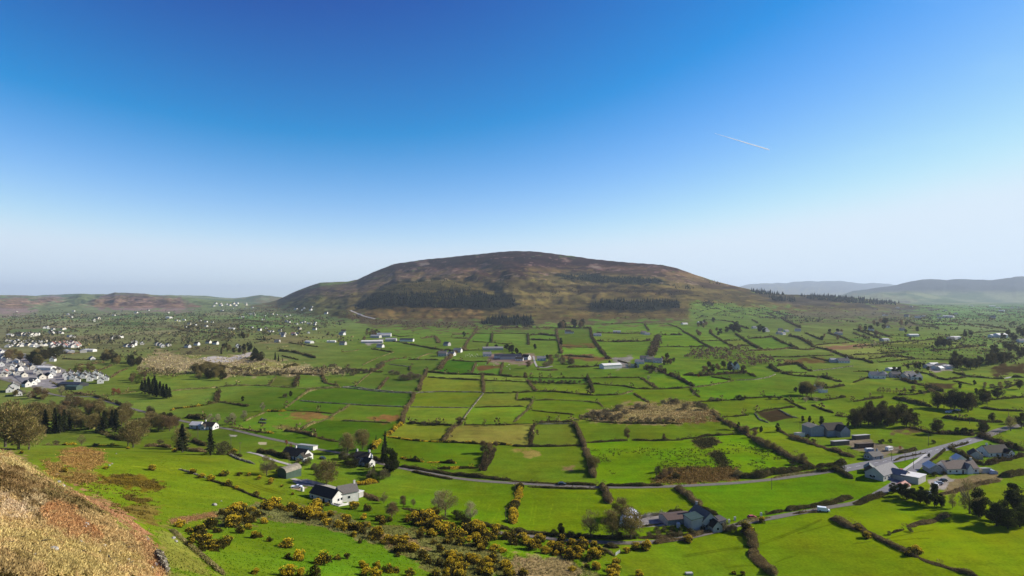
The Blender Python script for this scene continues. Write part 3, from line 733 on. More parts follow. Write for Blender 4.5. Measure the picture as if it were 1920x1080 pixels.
# far fields that show only as a net of hedges: a slightly crooked grid on the plain, kept to the regions where the photo has it
FARREG = [(P('0,594 120,588 330,588 430,580 520,574 600,590 650,606 640,614 560,618 500,622 400,622 330,628 200,640 0,648'), 25, 150, 200),
          (P('1480,588 1560,604 1640,600 1740,590 1930,574 1930,622 1840,616 1740,612 1700,606 1640,602 1590,606 1500,604'), -35, 130, 190),
          (P('1290,566 1350,564 1440,578 1500,592 1560,602 1500,606 1380,590 1300,600'), -40, 70, 130),
          (P('1600,628 1930,628 1930,692 1790,668 1700,690 1600,664'), -28, 75, 60), (P('330,612 640,624 690,640 560,652 430,642 330,642'), 20, 80, 110), (P('0,650 60,640 160,640 340,655 330,664 230,690 200,660 0,648'), 15, 70, 90),
          (P('1700,573 1930,566 1930,576 1740,590'), -30, 260, 420)]
FARH = []
for poly, ang, dx, dy in FARREG:
    pl = np.array(poly); ca, sa = math.cos(R(ang)), math.sin(R(ang))
    G = [ground(a, b) for a, b in poly]
    gx = np.array([[g[0] * ca + g[1] * sa, -g[0] * sa + g[1] * ca] for g in G if g[1] < 9000])
    (a0, b0), (a1, b1) = gx.min(0) - 100, gx.max(0) + 100
    na, nb = int((a1 - a0) / dx) + 2, int((b1 - b0) / dy) + 2
    if na * nb > 6000: continue
    q = np.zeros((na, nb, 2))
    for i in range(na):
        for j in range(nb):
            q[i, j] = (a0 + (i + 0.5 * (j % 2) * 0.6 + RNG.uniform(-.22, .22)) * dx, b0 + (j + RNG.uniform(-.22, .22)) * dy)
    for i in range(na):
        for j in range(nb):
            for ii, jj in ((i + 1, j), (i, j + 1)):
                if ii < na and jj < nb and RNG.random() < 0.9:
                    s, e = q[i, j], q[ii, jj]
                    pts = [s + (e - s) * t for t in np.linspace(0, 1, 7)]
                    W = [(p[0] * ca - p[1] * sa, p[0] * sa + p[1] * ca) for p in pts]
                    W = [(x, y, float(zat(x, y))) for x, y in W if y > 600]
                    W = [w for w in W if bool(inpoly(np.array([topx(*w)[0]]), np.array([topx(*w)[1]]), poly)[0])]
                    if len(W) > 1: FARH.append(np.array(W))
# fields = the cells between the lines
bar = np.zeros((NR, NC), bool)
def stamp(W):
    d = np.r_[0, np.cumsum(np.hypot(np.diff(W[:, 0]), np.diff(W[:, 1])))]
    n = int(d[-1] / 0.6) + 2; s = np.linspace(0, d[-1], min(n, 6000))
    x = np.interp(s, d, W[:, 0]); y = np.interp(s, d, W[:, 1])
    i = np.clip(np.round(np.interp(y, ys, np.arange(NR))).astype(int), 0, NR - 2); j = np.clip(np.round(np.interp(x / y, us, np.arange(NC))).astype(int), 0, NC - 2)
    for a in (0, 1):
        for b in (0, 1): bar[i + a, j + b] = True
def extend(W, m=6):                                # close small gaps at the ends
    a = W[0] + (W[0] - W[1]) / (np.linalg.norm(W[0] - W[1]) + 1e-6) * m; b = W[-1] + (W[-1] - W[-2]) / (np.linalg.norm(W[-1] - W[-2]) + 1e-6) * m
    return np.vstack([a, W, b])
for k, t, h, w, W, p in HW: stamp(extend(W, 9 + W[0][1] * 0.02))
for n, m, w, W in RW: stamp(W)
for W in FARH: stamp(extend(W, 12))
lab = np.full((NR, NC), -1, np.int32); par = []
def find(a):
    while par[a] != a: par[a] = par[par[a]]; a = par[a]
    return a
prev = []
for i in range(NR):
    f = ~bar[i]; e = np.diff(np.r_[0, f.astype(np.int8), 0]); st = np.nonzero(e == 1)[0]; en = np.nonzero(e == -1)[0]
    cur = []; k = 0
    for s, t in zip(st, en):
        me_ = len(par); par.append(me_); cur.append((s, t, me_)); lab[i, s:t] = me_
        while k < len(prev) and prev[k][1] <= s: k += 1
        kk = k
        while kk < len(prev) and prev[kk][0] < t:
            a, b = find(prev[kk][2]), find(me_)
            if a != b: par[max(a, b)] = min(a, b)
            kk += 1
    prev = cur
root = np.array([find(a) for a in range(len(par))] + [-1]); FLD = root[lab]
ids, inv, cnt = np.unique(FLD, return_inverse=True, return_counts=True); inv = inv.reshape(FLD.shape)
# base grass tints across the valley, as the photo has them
ANCH = [(1750,1000,(112,160,8)),(1400,950,(96,150,10)),(960,960,(92,146,12)),(700,1000,(80,134,18)),(300,900,(102,146,20)),(960,820,(94,138,24)),(600,760,(76,128,22)),(1300,740,(82,140,18)),
        (1750,760,(100,148,20)),(1200,650,(90,140,34)),(760,650,(88,136,36)),(300,700,(98,142,40)),(1700,650,(98,142,46)),(200,620,(108,132,72)),(480,612,(104,132,62)),(150,590,(126,136,96)),(450,582,(120,132,88)),(1600,600,(104,132,62)),(1850,590,(112,146,84))]
cx = np.bincount(inv.ravel(), PXG.ravel()) / cnt; cy = np.bincount(inv.ravel(), PYG.ravel()) / cnt
FC = np.zeros((len(ids), 3)); wt = np.zeros(len(ids))
for ax, ay, c in ANCH:
    w = 1 / (((cx - ax) / 200) ** 2 + ((cy - ay) / 60) ** 2 + 0.15) ** 1.5; FC += w[:, None] * A(*c); wt += w
FC /= wt[:, None]
j1 = RNG.normal(0, 1, len(ids)); j2 = RNG.normal(0, 1, len(ids))
FC *= (1 + 0.2 * np.clip(j1, -1.6, 1.6))[:, None]; FC[:, 0] *= 1 + 0.16 * np.clip(j2, -1.5, 1.8); FC[:, 2] *= 1 + 0.15 * np.clip(j2, -1, 2)
for sx, sy, c in SEED:
    g = ground(sx, sy); i = int(np.interp(g[1], ys, np.arange(NR))); j = int(np.interp(g[0] / g[1], us, np.arange(NC)))
    if FLD[i, j] >= 0 and cnt[inv[i, j]] < 40000: FC[inv[i, j]] = A(*c)
    FC_ = None
for k_ in range(8):                                # under the lines the ground takes the colour of the field beside it
    b_ = FLD == -1
    if not b_.any(): break
    for sh in ((0, 1), (0, -1), (1, 0), (-1, 0)):
        r_ = np.roll(FLD, sh, (0, 1)); m_ = (FLD == -1) & (r_ != -1); FLD[m_] = r_[m_]
inv = np.searchsorted(ids, FLD)
COV = FC[inv].astype(np.float32)
big = (cnt[inv] > 60000) | (YY > 6500)
gen = np.zeros(COV.shape); gw_ = np.zeros(ZZ.shape)
for ax, ay, c in ANCH:
    w = 1 / (((PXG - ax) / 200) ** 2 + ((PYG - ay) / 60) ** 2 + 0.15) ** 1.5; gen += w[..., None] * A(*c); gw_ += w
n1 = fbm(XX / 110, YY / 190, 3, 91); gen = gen / gw_[..., None] * (0.72 + 0.56 * n1)[..., None]
COV = np.where(big[..., None], gen, COV)
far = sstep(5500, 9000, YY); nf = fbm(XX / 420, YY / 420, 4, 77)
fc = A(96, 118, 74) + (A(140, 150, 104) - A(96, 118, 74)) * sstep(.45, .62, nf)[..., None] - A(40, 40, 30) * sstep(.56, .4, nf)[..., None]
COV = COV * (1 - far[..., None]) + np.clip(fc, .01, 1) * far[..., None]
hi = sstep(120, 260, ZZ) * (YY > 7600)
COV = COV * (1 - hi[..., None]) + (A(64, 70, 70) * (0.75 + 0.5 * fbm(XX / 300, YY / 300, 4, 5))[..., None]) * hi[..., None]
ROU = np.full(ZZ.shape, 0.22, np.float32)
LY = np.log(YY) * 38 + ZZ / 13                     # steps along the ground that stay in keeping with its distance and follow the slopes
na_ = fbm(XX / (YY * 0.012 + 0.4), LY, 3, 101) - 0.5; nb_ = fbm(XX / (YY * 0.012 + 0.4), LY, 3, 202) - 0.5
for col, rag, rough, poly in PATCH:
    pa = np.array(poly)
    mg = rag * 5 + 3
    r0, r1, c0, c1 = pa[:, 1].min() - mg, pa[:, 1].max() + mg, pa[:, 0].min() - mg * 1.6, pa[:, 0].max() + mg * 1.6
    s = np.nonzero((PYG.ravel() > r0) & (PYG.ravel() < r1) & (PXG.ravel() > c0) & (PXG.ravel() < c1))[0]
    qx, qy = PXG.ravel()[s], PYG.ravel()[s]
    dm = np.full(len(s), 1e9)
    for (x1, y1), (x2, y2) in zip(poly, poly[1:] + poly[:1]):
        t = np.clip(((qx - x1) * (x2 - x1) + (qy - y1) * (y2 - y1)) / ((x2 - x1) ** 2 + (y2 - y1) ** 2 + 1e-6), 0, 1)
        dm = np.minimum(dm, np.hypot(qx - x1 - t * (x2 - x1), (qy - y1 - t * (y2 - y1)) * 1.8))
    dm = np.where(inpoly(qx, qy, poly), dm, -dm)
    al = sstep(-1, 1, dm / (rag * (1.5 if rough > .35 else .6)) + (na_.ravel()[s] * 6 + nb_.ravel()[s] * 5) * (1 if rough > .35 else .3)); k_ = al > 0.01; s, al = s[k_], al[k_]
    v = 0.78 + 0.44 * fbm(XX.ravel()[s] / (YY.ravel()[s] * 0.01 + 0.5), LY.ravel()[s] * 1.2, 4, 303)
    c_ = A(*col) * (v if rough > 0.35 else 1 + (v - 1) * 0.3)[:, None]
    COV.reshape(-1, 3)[s] = COV.reshape(-1, 3)[s] * (1 - al[:, None]) + c_ * al[:, None]
    ROU.ravel()[s] = ROU.ravel()[s] * (1 - al) + rough * al
# furrowed clear-fell on the knoll: darker brash rows
pl = P('672,590 700,576 760,573 850,576 905,578 905,598 850,597 780,596 720,600 690,597')
s = np.nonzero(inpoly(PXG.ravel(), PYG.ravel(), pl))[0]
st = np.sin((XX.ravel()[s] * 0.86 + YY.ravel()[s] * 0.30 + 30 * nb_.ravel()[s]) * 2 * math.pi / 38)
COV.reshape(-1, 3)[s] *= (1 - 0.38 * sstep(0.2, 0.9, st))[:, None]
# hill: streaks of heather, bracken, grass and rock
hm = (YY > 2000) & (YY < 6700) & (ZZ > 25) & (ROU > 0.75)
h1 = fbm(XX / 210 + ZZ / 90, ZZ / 17 + XX / 900, 5, 400); h2 = fbm(XX / 60, ZZ / 7 + YY / 300, 4, 500); h3 = fbm(XX / 200, ZZ / 14, 4, 600)
mod = 0.62 + 0.9 * (h1 - 0.5) * 1.5 + 0.6 * (h2 - 0.5) + 0.38
COV[hm] *= np.clip(mod[hm], 0.35, 1.7)[:, None]
g_ = hm & (h3 > 0.57) & (ZZ < 300); COV[g_] = COV[g_] * 0.55 + A(126, 118, 70) * 0.45
d_ = hm & (h3 < 0.40) & (ZZ < 330); COV[d_] = COV[d_] * 0.5 + A(66, 58, 42) * 0.5
rk = hm & (fbm(XX / 60, ZZ / 12 + YY / 120, 4, 700) > 0.70) & (ZZ > 170); COV[rk] = COV[rk] * 0.4 + A(170, 156, 140) * 0.6

# wheel tracks and mown lines in the near fields
def paintline(t, pts, fac, wpx=1.0):
    q = tl(t, [tuple(float(v) for v in p.split(',')) for p in pts.split()]); qa = np.array(q)
    s = np.nonzero((PXG > qa[:, 0].min() - 4) & (PXG < qa[:, 0].max() + 4) & (PYG > qa[:, 1].min() - 4) & (PYG < qa[:, 1].max() + 4) & (YY < 520))
    if len(s[0]) == 0: return
    a, b = PXG[s], PYG[s]; dm = np.full(len(a), 1e9)
    for (x1, y1), (x2, y2) in zip(q[:-1], q[1:]):
        t_ = np.clip(((a - x1) * (x2 - x1) + (b - y1) * (y2 - y1)) / ((x2 - x1) ** 2 + (y2 - y1) ** 2), 0, 1); dm = np.minimum(dm, np.hypot(a - x1 - t_ * (x2 - x1), b - y1 - t_ * (y2 - y1)))
    al = np.exp(-(dm / wpx) ** 2) * (0.5 + fbm(XX[s] / 6, YY[s] / 6, 2, 8)).clip(0, 1); COV[s] *= 1 + al[:, None] * (np.array(fac) - 1)
# rough verges: tan and olive grass along the feet of the hedges and beside the roads
for W_, wd_ in [(W, w * .9) for k, t, h, w, W, p in HW if W[0][1] < 900 and k != 'W'] + [(W, w * .75) for n, m, w, W in RW if W[0][1] < 900]:
    q = [topx(*p) for p in W]; qa = np.array(q); mg = wd_ * F / W[:, 1].min() * 2.2
    s = np.nonzero((PXG > qa[:, 0].min() - mg) & (PXG < qa[:, 0].max() + mg) & (PYG > qa[:, 1].min() - mg) & (PYG < qa[:, 1].max() + mg) & (YY < 1200))
    if len(s[0]) == 0 or len(s[0]) > 200000: continue
    a, b = XX[s], YY[s]; dm = np.full(len(a), 1e9)
    for (x1, y1, _z), (x2, y2, _z2) in zip(W[:-1], W[1:]):
        t_ = np.clip(((a - x1) * (x2 - x1) + (b - y1) * (y2 - y1)) / ((x2 - x1) ** 2 + (y2 - y1) ** 2 + 1e-9), 0, 1); dm = np.minimum(dm, np.hypot(a - x1 - t_ * (x2 - x1), b - y1 - t_ * (y2 - y1)))
    nn = fbm(a / 5, b / 5, 3, 61); al = (1 - sstep(wd_ * .4, wd_ * 1.5, dm + (nn - .5) * wd_ * 1.6)) * .8
    tint = A(124, 112, 58) + (A(150, 128, 80) - A(124, 112, 58)) * fbm(a / 14, b / 14, 2, 62)[:, None]; COV[s] = COV[s] * (1 - al[:, None]) + tint * al[:, None]; ROU[s] = np.maximum(ROU[s], al * .8)
DK, PL = (.62, .58, .6), (1.35, 1.22, 1.4)
for t, p, f in [('C5','0,850 400,785 720,742 870,710 1100,632 1350,532 1560,440',DK),('C5','0,868 400,803 720,760 870,728 1100,650 1350,550 1560,452',DK),('C5','1050,930 1150,885 1240,865',DK),('C5','480,985 700,965 830,965',DK),('C6','0,720 400,655 700,590 900,560',DK),('C6','350,690 700,660 850,655',DK),('C5','1300,600 1700,490',DK),
    ('C4','285,230 240,500',PL),('C4','245,230 200,470',PL),('C4','460,260 415,420',PL),('C4','740,200 735,340',PL),('C4','768,200 765,350',PL),('C3','1680,270 1600,420',PL),('C3','1780,330 1690,480',PL),('C3','1760,300 1800,400',PL),('C3','1480,250 1560,240',PL),('C3','640,60 1000,110 1500,170 1850,150',PL),('C3','500,180 900,250 1000,300',PL),
    ('B4','1430,680 1415,760 1480,830',PL),('C4','1200,100 1600,140 1800,250',PL),('C5','200,170 420,330',PL),('C5','250,160 480,330',PL),('C5','1620,110 1760,200',PL),('C5','1680,90 1820,170',PL),('B1','1500,925 1900,960',PL),('B2','0,950 130,950',PL),('C2','800,20 1000,100 1250,170',DK),('C2','850,20 1050,90 1280,160',DK)]: paintline(t, p, f)
spur_ = inpoly(PXG.ravel(), PYG.ravel(), P('-60,826 20,842 60,868 130,911 200,958 262,996 292,1026 330,1095 -60,1095')).reshape(PXG.shape) & (YY < 160)
sb_ = np.clip(.18 + 1.1 * (fbm(XX / 2.2, YY / 3.5, 4, 808) - .42), 0, .6)[..., None] * spur_[..., None]; COV = COV * (1 - sb_) + A(200, 172, 118) * sb_
gr_ = COV[..., 1] > COV[..., 0] * 1.12
gw = 1 - sstep(900, 3200, YY)[..., None]
COV = np.where(gr_[..., None], COV * (1 - gw) + COV * np.array([1.40, 0.93, 1.3]) * gw, COV)
hb = (YY > 1900) & (ZZ < 900) & (YY < 5600) & (ZZ > 12) & (ROU > 0.6); COV[hb] *= np.array([0.92, 0.83, 0.66]); tp_ = hb & (YY < 5600); COV[tp_] *= 1 + sstep(190, 300, ZZ[tp_])[:, None] * np.array([.16, -.06, .14]); COV[tp_] *= (1 - .30 * sstep(215, 330, ZZ[tp_]))[:, None] * (0.74 + .52 * fbm(XX[tp_] / 38, ZZ[tp_] / 6 + YY[tp_] / 150, 4, 901))[:, None]
def terrain_material():
    m = bpy.data.materials.new('ground_cover'); m.use_nodes = True; nt = m.node_tree; N = nt.nodes; L = nt.links
    b = N['Principled BSDF']; b.inputs['Roughness'].default_value = 0.95; b.inputs['Specular IOR Level'].default_value = 0.0
    a = N.new('ShaderNodeAttribute'); a.attribute_name = 'cover'; r = N.new('ShaderNodeAttribute'); r.attribute_name = 'rough'
    tc = N.new('ShaderNodeTexCoord')
    def noise(scale, detail, vec=None, rough=0.6):
        n = N.new('ShaderNodeTexNoise'); n.inputs['Scale'].default_value = scale; n.inputs['Detail'].default_value = detail; n.inputs['Roughness'].default_value = rough
        L.new(vec or tc.outputs['Object'], n.inputs['Vector']); return n.outputs[0]
    def rng(src, lo, hi, a0=0.3, a1=0.7):
        q = N.new('ShaderNodeMapRange'); q.inputs[1].default_value = a0; q.inputs[2].default_value = a1; q.inputs[3].default_value = lo; q.inputs[4].default_value = hi
        L.new(src, q.inputs[0]); return q.outputs[0]
    def mul(x, y, op='MULTIPLY'):
        q = N.new('ShaderNodeMath'); q.operation = op
        for k, v in enumerate((x, y)):
            if isinstance(v, (int, float)): q.inputs[k].default_value = v
            else: L.new(v, q.inputs[k])
        return q.outputs[0]
    n_big = rng(noise(0.018, 4), -0.24, 0.22); n_mid = rng(noise(0.13, 5), -1, 1); n_fine = rng(noise(0.9, 6, rough=0.7), -1, 1)
    mp = N.new('ShaderNodeMapping'); mp.inputs['Rotation'].default_value = (0, 0, R(24)); mp.inputs['Scale'].default_value = (0.012, 0.22, 0.05); L.new(tc.outputs['Object'], mp.inputs[0])
    n_row = rng(noise(1.0, 3, mp.outputs[0]), -0.09, 0.09)
    k = mul(r.outputs['Fac'], 0.32); v = mul(mul(n_mid, 0.55), n_fine, 'ADD')
    v = mul(v, mul(k, 0.19, 'ADD'))
    v = mul(mul(mul(v, n_big, 'ADD'), n_row, 'ADD'), 1.0, 'ADD')
    sc = N.new('ShaderNodeVectorMath'); sc.operation = 'SCALE'; L.new(a.outputs['Color'], sc.inputs[0]); L.new(v, sc.inputs['Scale'])
    hs = N.new('ShaderNodeHueSaturation'); L.new(sc.outputs[0], hs.inputs['Color']); L.new(rng(noise(0.035, 4), 0.470, 0.512), hs.inputs['Hue'])
    L.new(hs.outputs[0], b.inputs['Base Color'])
    bp = N.new('ShaderNodeBump'); bp.inputs['Distance'].default_value = 0.5; L.new(mul(r.outputs['Fac'], 0.55), bp.inputs['Strength']); L.new(noise(0.8, 6, rough=0.7), bp.inputs['Height']); L.new(bp.outputs[0], b.inputs['Normal'])
    return m
V = np.stack([XX, YY, ZZ], -1).reshape(-1, 3)
ii, jj = np.meshgrid(np.arange(NR - 1), np.arange(NC - 1), indexing='ij'); q = (ii * NC + jj).ravel()
me = mesh_np('ground', V, np.stack([q, q + 1, q + NC + 1, q + NC], 1), terrain_material(), smooth=True)
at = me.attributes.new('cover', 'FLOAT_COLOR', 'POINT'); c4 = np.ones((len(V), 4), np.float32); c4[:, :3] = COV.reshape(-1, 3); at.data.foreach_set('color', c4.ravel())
at = me.attributes.new('rough', 'FLOAT', 'POINT'); at.data.foreach_set('value', ROU.ravel())
g = struct(link('ground', me))

# roads and tracks: thin sheets laid on the ground
def strip(W, w, lift, w0=None):
    d = np.r_[0, np.cumsum(np.hypot(np.diff(W[:, 0]), np.diff(W[:, 1])))]
    n = max(3, int(d[-1] / 2.0)); s = np.linspace(0, d[-1], n)
    x = np.interp(s, d, W[:, 0]); y = np.interp(s, d, W[:, 1])
    for _ in range(6): x[1:-1] = (x[:-2] + x[1:-1] * 2 + x[2:]) / 4; y[1:-1] = (y[:-2] + y[1:-1] * 2 + y[2:]) / 4
    tx, ty = np.gradient(x), np.gradient(y); l = np.hypot(tx, ty) + 1e-9; nx, ny = -ty / l, tx / l
    off = np.linspace(-w / 2, w / 2, 5) if w0 is None else np.array(w0)
    X = x[:, None] + nx[:, None] * off; Y = y[:, None] + ny[:, None] * off
    Z = zat(X, Y) + lift + Y * 0.00012
    m_ = len(off); a, b = np.meshgrid(np.arange(n - 1), np.arange(m_ - 1), indexing='ij'); k = (a * m_ + b).ravel()
    return np.stack([X, Y, Z], -1).reshape(-1, 3), np.stack([k, k + m_, k + m_ + 1, k + 1], 1), (x, y, nx, ny)
for idx, (n, m, w, W) in enumerate(RW):
    v, f, cl = strip(W, w, 0.10 + 0.012 * idx); struct(link(n, mesh_np(n, v, f, M[m], smooth=True)))
    if m == 'asphalt' and w > 8:                   # broken white centre line and edge lines
        x, y, nx, ny = cl; mb = MB()
        for i in range(0, len(x) - 3, 4):
            mb.add([(x[i + a] + nx[i + a] * o, y[i + a] + ny[i + a] * o, float(zat(x[i + a], y[i + a])) + 0.19 + y[i + a] * 0.00012) for a, o in ((0, .09), (0, -.09), (2, -.09), (2, .09))], [(0, 1, 2, 3)])
        struct(link('road_marking', mb.mesh('road_marking', M['paint'])))
# ------------------------------------------------------------------ foliage
def unit(n):
    v = RNG.normal(size=(n, 3)); return v / (np.linalg.norm(v, axis=1, keepdims=True) + 1e-9)
GAIN = 1.4                                       # small faces turn every way and so catch less sun than open ground
def pal(cols, n, jit=0.12):
    c = np.array([A(*k) for k in cols]); t = c[RNG.integers(0, len(c), n)]
    return t * GAIN * (1 + RNG.normal(0, jit, (n, 1))).clip(.6, 1.5)
def quads(Cn, ln, wd, tint, dirs=None):
    """one small face at each point: length, width, colour, direction"""
    n = len(Cn); d = unit(n) if dirs is None else dirs / (np.linalg.norm(dirs, axis=1, keepdims=True) + 1e-9)
    s = np.cross(d, unit(n)); s /= np.linalg.norm(s, axis=1, keepdims=True) + 1e-9
    a = d * (np.ones(n) * ln)[:, None] * .5; b = s * (np.ones(n) * wd)[:, None] * .5
    V = np.stack([Cn - a - b * .7, Cn - a * .2 + b, Cn + a + b * .5, Cn + a * .3 - b], 1).reshape(-1, 3)
    return V, np.arange(4 * n).reshape(n, 4), np.repeat(tint, 4, 0)
T_OLIVE = [(140,128,78),(114,102,58),(160,142,94),(102,92,50),(130,124,62),(124,104,64)]
T_BROWN = [(130,106,74),(108,88,60),(152,126,90),(94,76,52),(122,108,62)]
T_PALE = [(168,158,120),(150,140,104),(132,124,86),(178,168,130)]
T_IVY = [(58,66,30),(44,52,24),(72,78,38),(50,48,28)]
T_CON = [(54,62,36),(42,50,28),(70,76,44),(58,60,36)]
T_DARKB = [(74,68,42),(58,54,32),(90,80,52),(66,66,32)]
T_BUSH = [(112,106,72),(92,84,54),(130,122,86),(82,78,44)]
T_WILLOW = [(122,110,82),(100,88,62),(146,134,100),(92,84,60)]
T_GREEN = [(98,118,40),(78,96,34),(120,132,54),(88,88,40)]
T_YEL = [(236,204,40),(222,186,30),(206,168,30),(240,216,80)]
T_GORSE = [(64,62,26),(82,74,34),(50,48,22),(96,86,44)]
T_RED = [(150,88,60),(132,80,52),(160,110,76)]
def lobes(n, rx, rz, cz, lr):
    out = []
    for k in range(n):
        z = RNG.uniform(-1, 1) if k else 1; a = k * 2.4 + RNG.uniform(-.5, .5); r = math.sqrt(max(0, 1 - z * z * .85)) * RNG.uniform(.35, 1)
        out.append((math.cos(a) * r * rx, math.sin(a) * r * rx, cz + z * rz, lr * RNG.uniform(.75, 1.25)))
    return out
def crown(kind, dens=1.0):
    """crown of a ten metre tree: (V,F,tint)"""
    if kind in ('con', 'pine'):
        n = int(2600 * dens); z = RNG.uniform(0.06, 1, n) ** 0.85; w = 2.1 if kind == 'con' else 2.7
        wh = 0.72 + 0.28 * np.sin(z * 46 + RNG.uniform(0, 6)); a = RNG.uniform(0, 6.283, n); rr = (1.02 - z) ** .85 * w * wh * RNG.uniform(.25, 1, n) ** .5 * (0.8 + 0.35 * np.sin(a * 3 + z * 9))
        Cn = np.c_[np.cos(a) * rr, np.sin(a) * rr, z * 10 - rr * .12]; d = np.c_[np.cos(a), np.sin(a), -0.3 + 0 * a] + unit(n) * .5
        return quads(Cn, RNG.uniform(.35, .8, n) / dens ** .3, RNG.uniform(.14, .3, n) / dens ** .3, pal(T_CON, n), d)
    spec = {'dome': (24, 3.3, 3.5, 5.6, 1.75, 190, T_OLIVE, .62, .14), 'bare': (22, 3.1, 3.6, 5.9, 1.6, 120, T_OLIVE + T_PALE[1:3], .8, .075),
            'brown': (22, 3.0, 3.5, 5.7, 1.6, 180, T_BROWN, .6, .13), 'pale': (20, 2.9, 3.7, 5.6, 1.5, 130, T_PALE, .7, .085),
            'ivy': (20, 2.5, 4.0, 5.3, 1.4, 190, T_IVY, .45, .3), 'dark': (22, 3.1, 3.7, 5.5, 1.6, 200, T_DARKB, .5, .2),
            'bush': (16, 4.6, 3.4, 4.4, 2.5, 180, T_BUSH, .7, .24), 'willow': (18, 4.8, 3.4, 4.4, 2.4, 190, T_WILLOW, .9, .16), 'green': (15, 4.0, 3.8, 4.6, 2.3, 190, T_GREEN, .6, .32),
            'dbush': (15, 4.2, 3.6, 4.4, 2.5, 180, T_DARKB + T_IVY, .6, .3), 'red': (16, 2.7, 3.4, 5.8, 1.6, 150, T_RED, .6, .13)}[kind]
    nl, rx, rz, cz, lr, per, tn, ln, wd = spec
    Vs, Fs, Ts, b = [], [], [], 0
    for (x, y, z, r) in lobes(nl, rx, rz, cz, lr):
        n = max(6, int(per * dens)); p = unit(n); q = p * r * (RNG.uniform(.15, 1, (n, 1)) ** .45); q[:, 2] *= .9
        Cn = q + [x, y, z]; Cn[:, 2] = np.maximum(Cn[:, 2], .25)
        d = q + np.array([x, y, max(z - 2, 0)]) * .35 + [0, 0, .5] + unit(n) * .6
        t = pal(tn, n) * RNG.uniform(.86, 1.14)
        v, f, t4 = quads(Cn, RNG.uniform(.6, 1.3, n) * ln / dens ** .45, RNG.uniform(.7, 1.4, n) * wd / dens ** .55, t, d)
        Vs.append(v); Fs.append(f + b); Ts.append(t4); b += len(v)
    return np.vstack(Vs), np.vstack(Fs), np.vstack(Ts)
def limbs(kind):
    mb = MB(); H = {'con': 9, 'pine': 9, 'bush': 3, 'dbush': 3, 'willow': 3.5, 'green': 3}.get(kind, 5.2)
    r0 = .28 if kind not in ('bush', 'dbush', 'willow', 'green') else .2
    mb.tube((0, 0, -.6), (random.uniform(-.15, .15), 0, H * .55), r0, r0 * .7, 6); mb.tube((0, 0, H * .5), (random.uniform(-.3, .3), .1, H), r0 * .72, .08, 6)
    if kind not in ('con', 'pine'):
        n = {'bare': 11, 'pale': 9, 'brown': 8}.get(kind, 7)
        for k in range(n):
            a = k * 2.4 + random.uniform(-.3, .3); zz = H * random.uniform(.35, .8); L_ = random.uniform(1.6, 3.1); e = random.uniform(.6, 1.4)
            p = Vector((0, 0, zz)); q_ = p + Vector((math.cos(a) * L_, math.sin(a) * L_, L_ * e)); mb.tube(p, q_, .13, .06, 4)
            for s in range(3 if kind in ('bare', 'pale') else 1):
                b = a + random.uniform(-.9, .9); m_ = p.lerp(q_, random.uniform(.45, .95)); l2 = random.uniform(.8, 1.8)
                mb.tube(m_, m_ + Vector((math.cos(b) * l2, math.sin(b) * l2, l2 * random.uniform(.5, 1.6))), .06, .02, 3)
    return mb
KINDS = ['dome', 'bare', 'brown', 'pale', 'ivy', 'dark', 'bush', 'willow', 'green', 'dbush', 'con', 'pine', 'red']
PROTO = {}
for k in KINDS:
    big = []
    for v in range(3 if k not in ('red', 'pine', 'green', 'pale') else 2):
        V_, F_, T_ = crown(k); big.append((mesh_np(k + '_crown', V_, F_, M['foliage'], tint=T_), limbs(k).mesh(k + '_trunk', M['darkbark' if k in ('ivy', 'con', 'dark', 'dbush') else 'bark'])))
    small = []
    for v in range(2):
        V_, F_, T_ = crown(k, .22); tb = MB().tube((0, 0, -.6), (0, 0, 4.5), .28, .12, 4)
        n0 = len(V_); V2 = np.vstack([V_, np.array(tb.V)]); q4 = np.array([f for f in tb.F if len(f) == 4]) + n0
        small.append(mesh_np(k + '_small', V2, np.vstack([F_, q4]), M['foliage'], tint=np.vstack([T_, np.tile(A(88, 76, 56), (len(tb.V), 1))])))
    PROTO[k] = (big, small)
TREENAME = {'dome': ('broadleaf_tree', 'rounded olive-twigged tree'), 'bare': ('bare_tree', 'leafless tree with spreading grey limbs'), 'brown': ('bare_tree', 'brown leafless tree'),
            'pale': ('bare_tree', 'pale twiggy leafless tree'), 'ivy': ('ivy_clad_tree', 'dark ivy-clad tree'), 'dark': ('broadleaf_tree', 'dark dense-twigged tree'), 'bush': ('bush', 'olive-brown bush'),
            'willow': ('willow_bush', 'low grey-brown willow bush'), 'green': ('shrub', 'green garden shrub'), 'dbush': ('bush', 'dark green bush'), 'con': ('conifer_tree', 'dark pointed conifer'),
            'pine': ('conifer_tree', 'broad dark conifer'), 'red': ('bare_tree', 'reddish leafless tree')}
NT = 0
def tree(kind, px, py, hpx, wid=1.0, at=None):
    """a tree whose foot shows at the pixel and that stands hpx pixels tall"""
    global NT
    g = ground(px, py) if at is None else at
    h = hpx * g[1] / F; s = h / 10; NT += 1
    nm, ph = TREENAME[kind]; sx = s * wid * random.uniform(.92, 1.08); rz = random.uniform(0, 6.28)
    cat = 'bush' if nm in ('bush', 'shrub', 'willow_bush') else 'tree'
    grp = {'broadleaf_tree': 'broadleaf trees of the hedges and copses', 'bare_tree': 'leafless trees of the valley', 'ivy_clad_tree': 'ivy-clad trees', 'bush': 'bushes in fields and gardens', 'willow_bush': 'willow bushes of the bog', 'shrub': 'garden shrubs', 'conifer_tree': 'conifers of the valley'}[nm]
    if hpx < 11:
        o = link(nm, PROTO[kind][1][NT % 2], None, g, rz, (sx, sx, s))
    else:
        o = empty(nm, g, rz, (sx, sx, s)); b = PROTO[kind][0]; c, t = b[NT % len(b)]
        link('crown', c, o); link('trunk', t, o)
    return auto(o, ph, cat, grp, tuple(g))
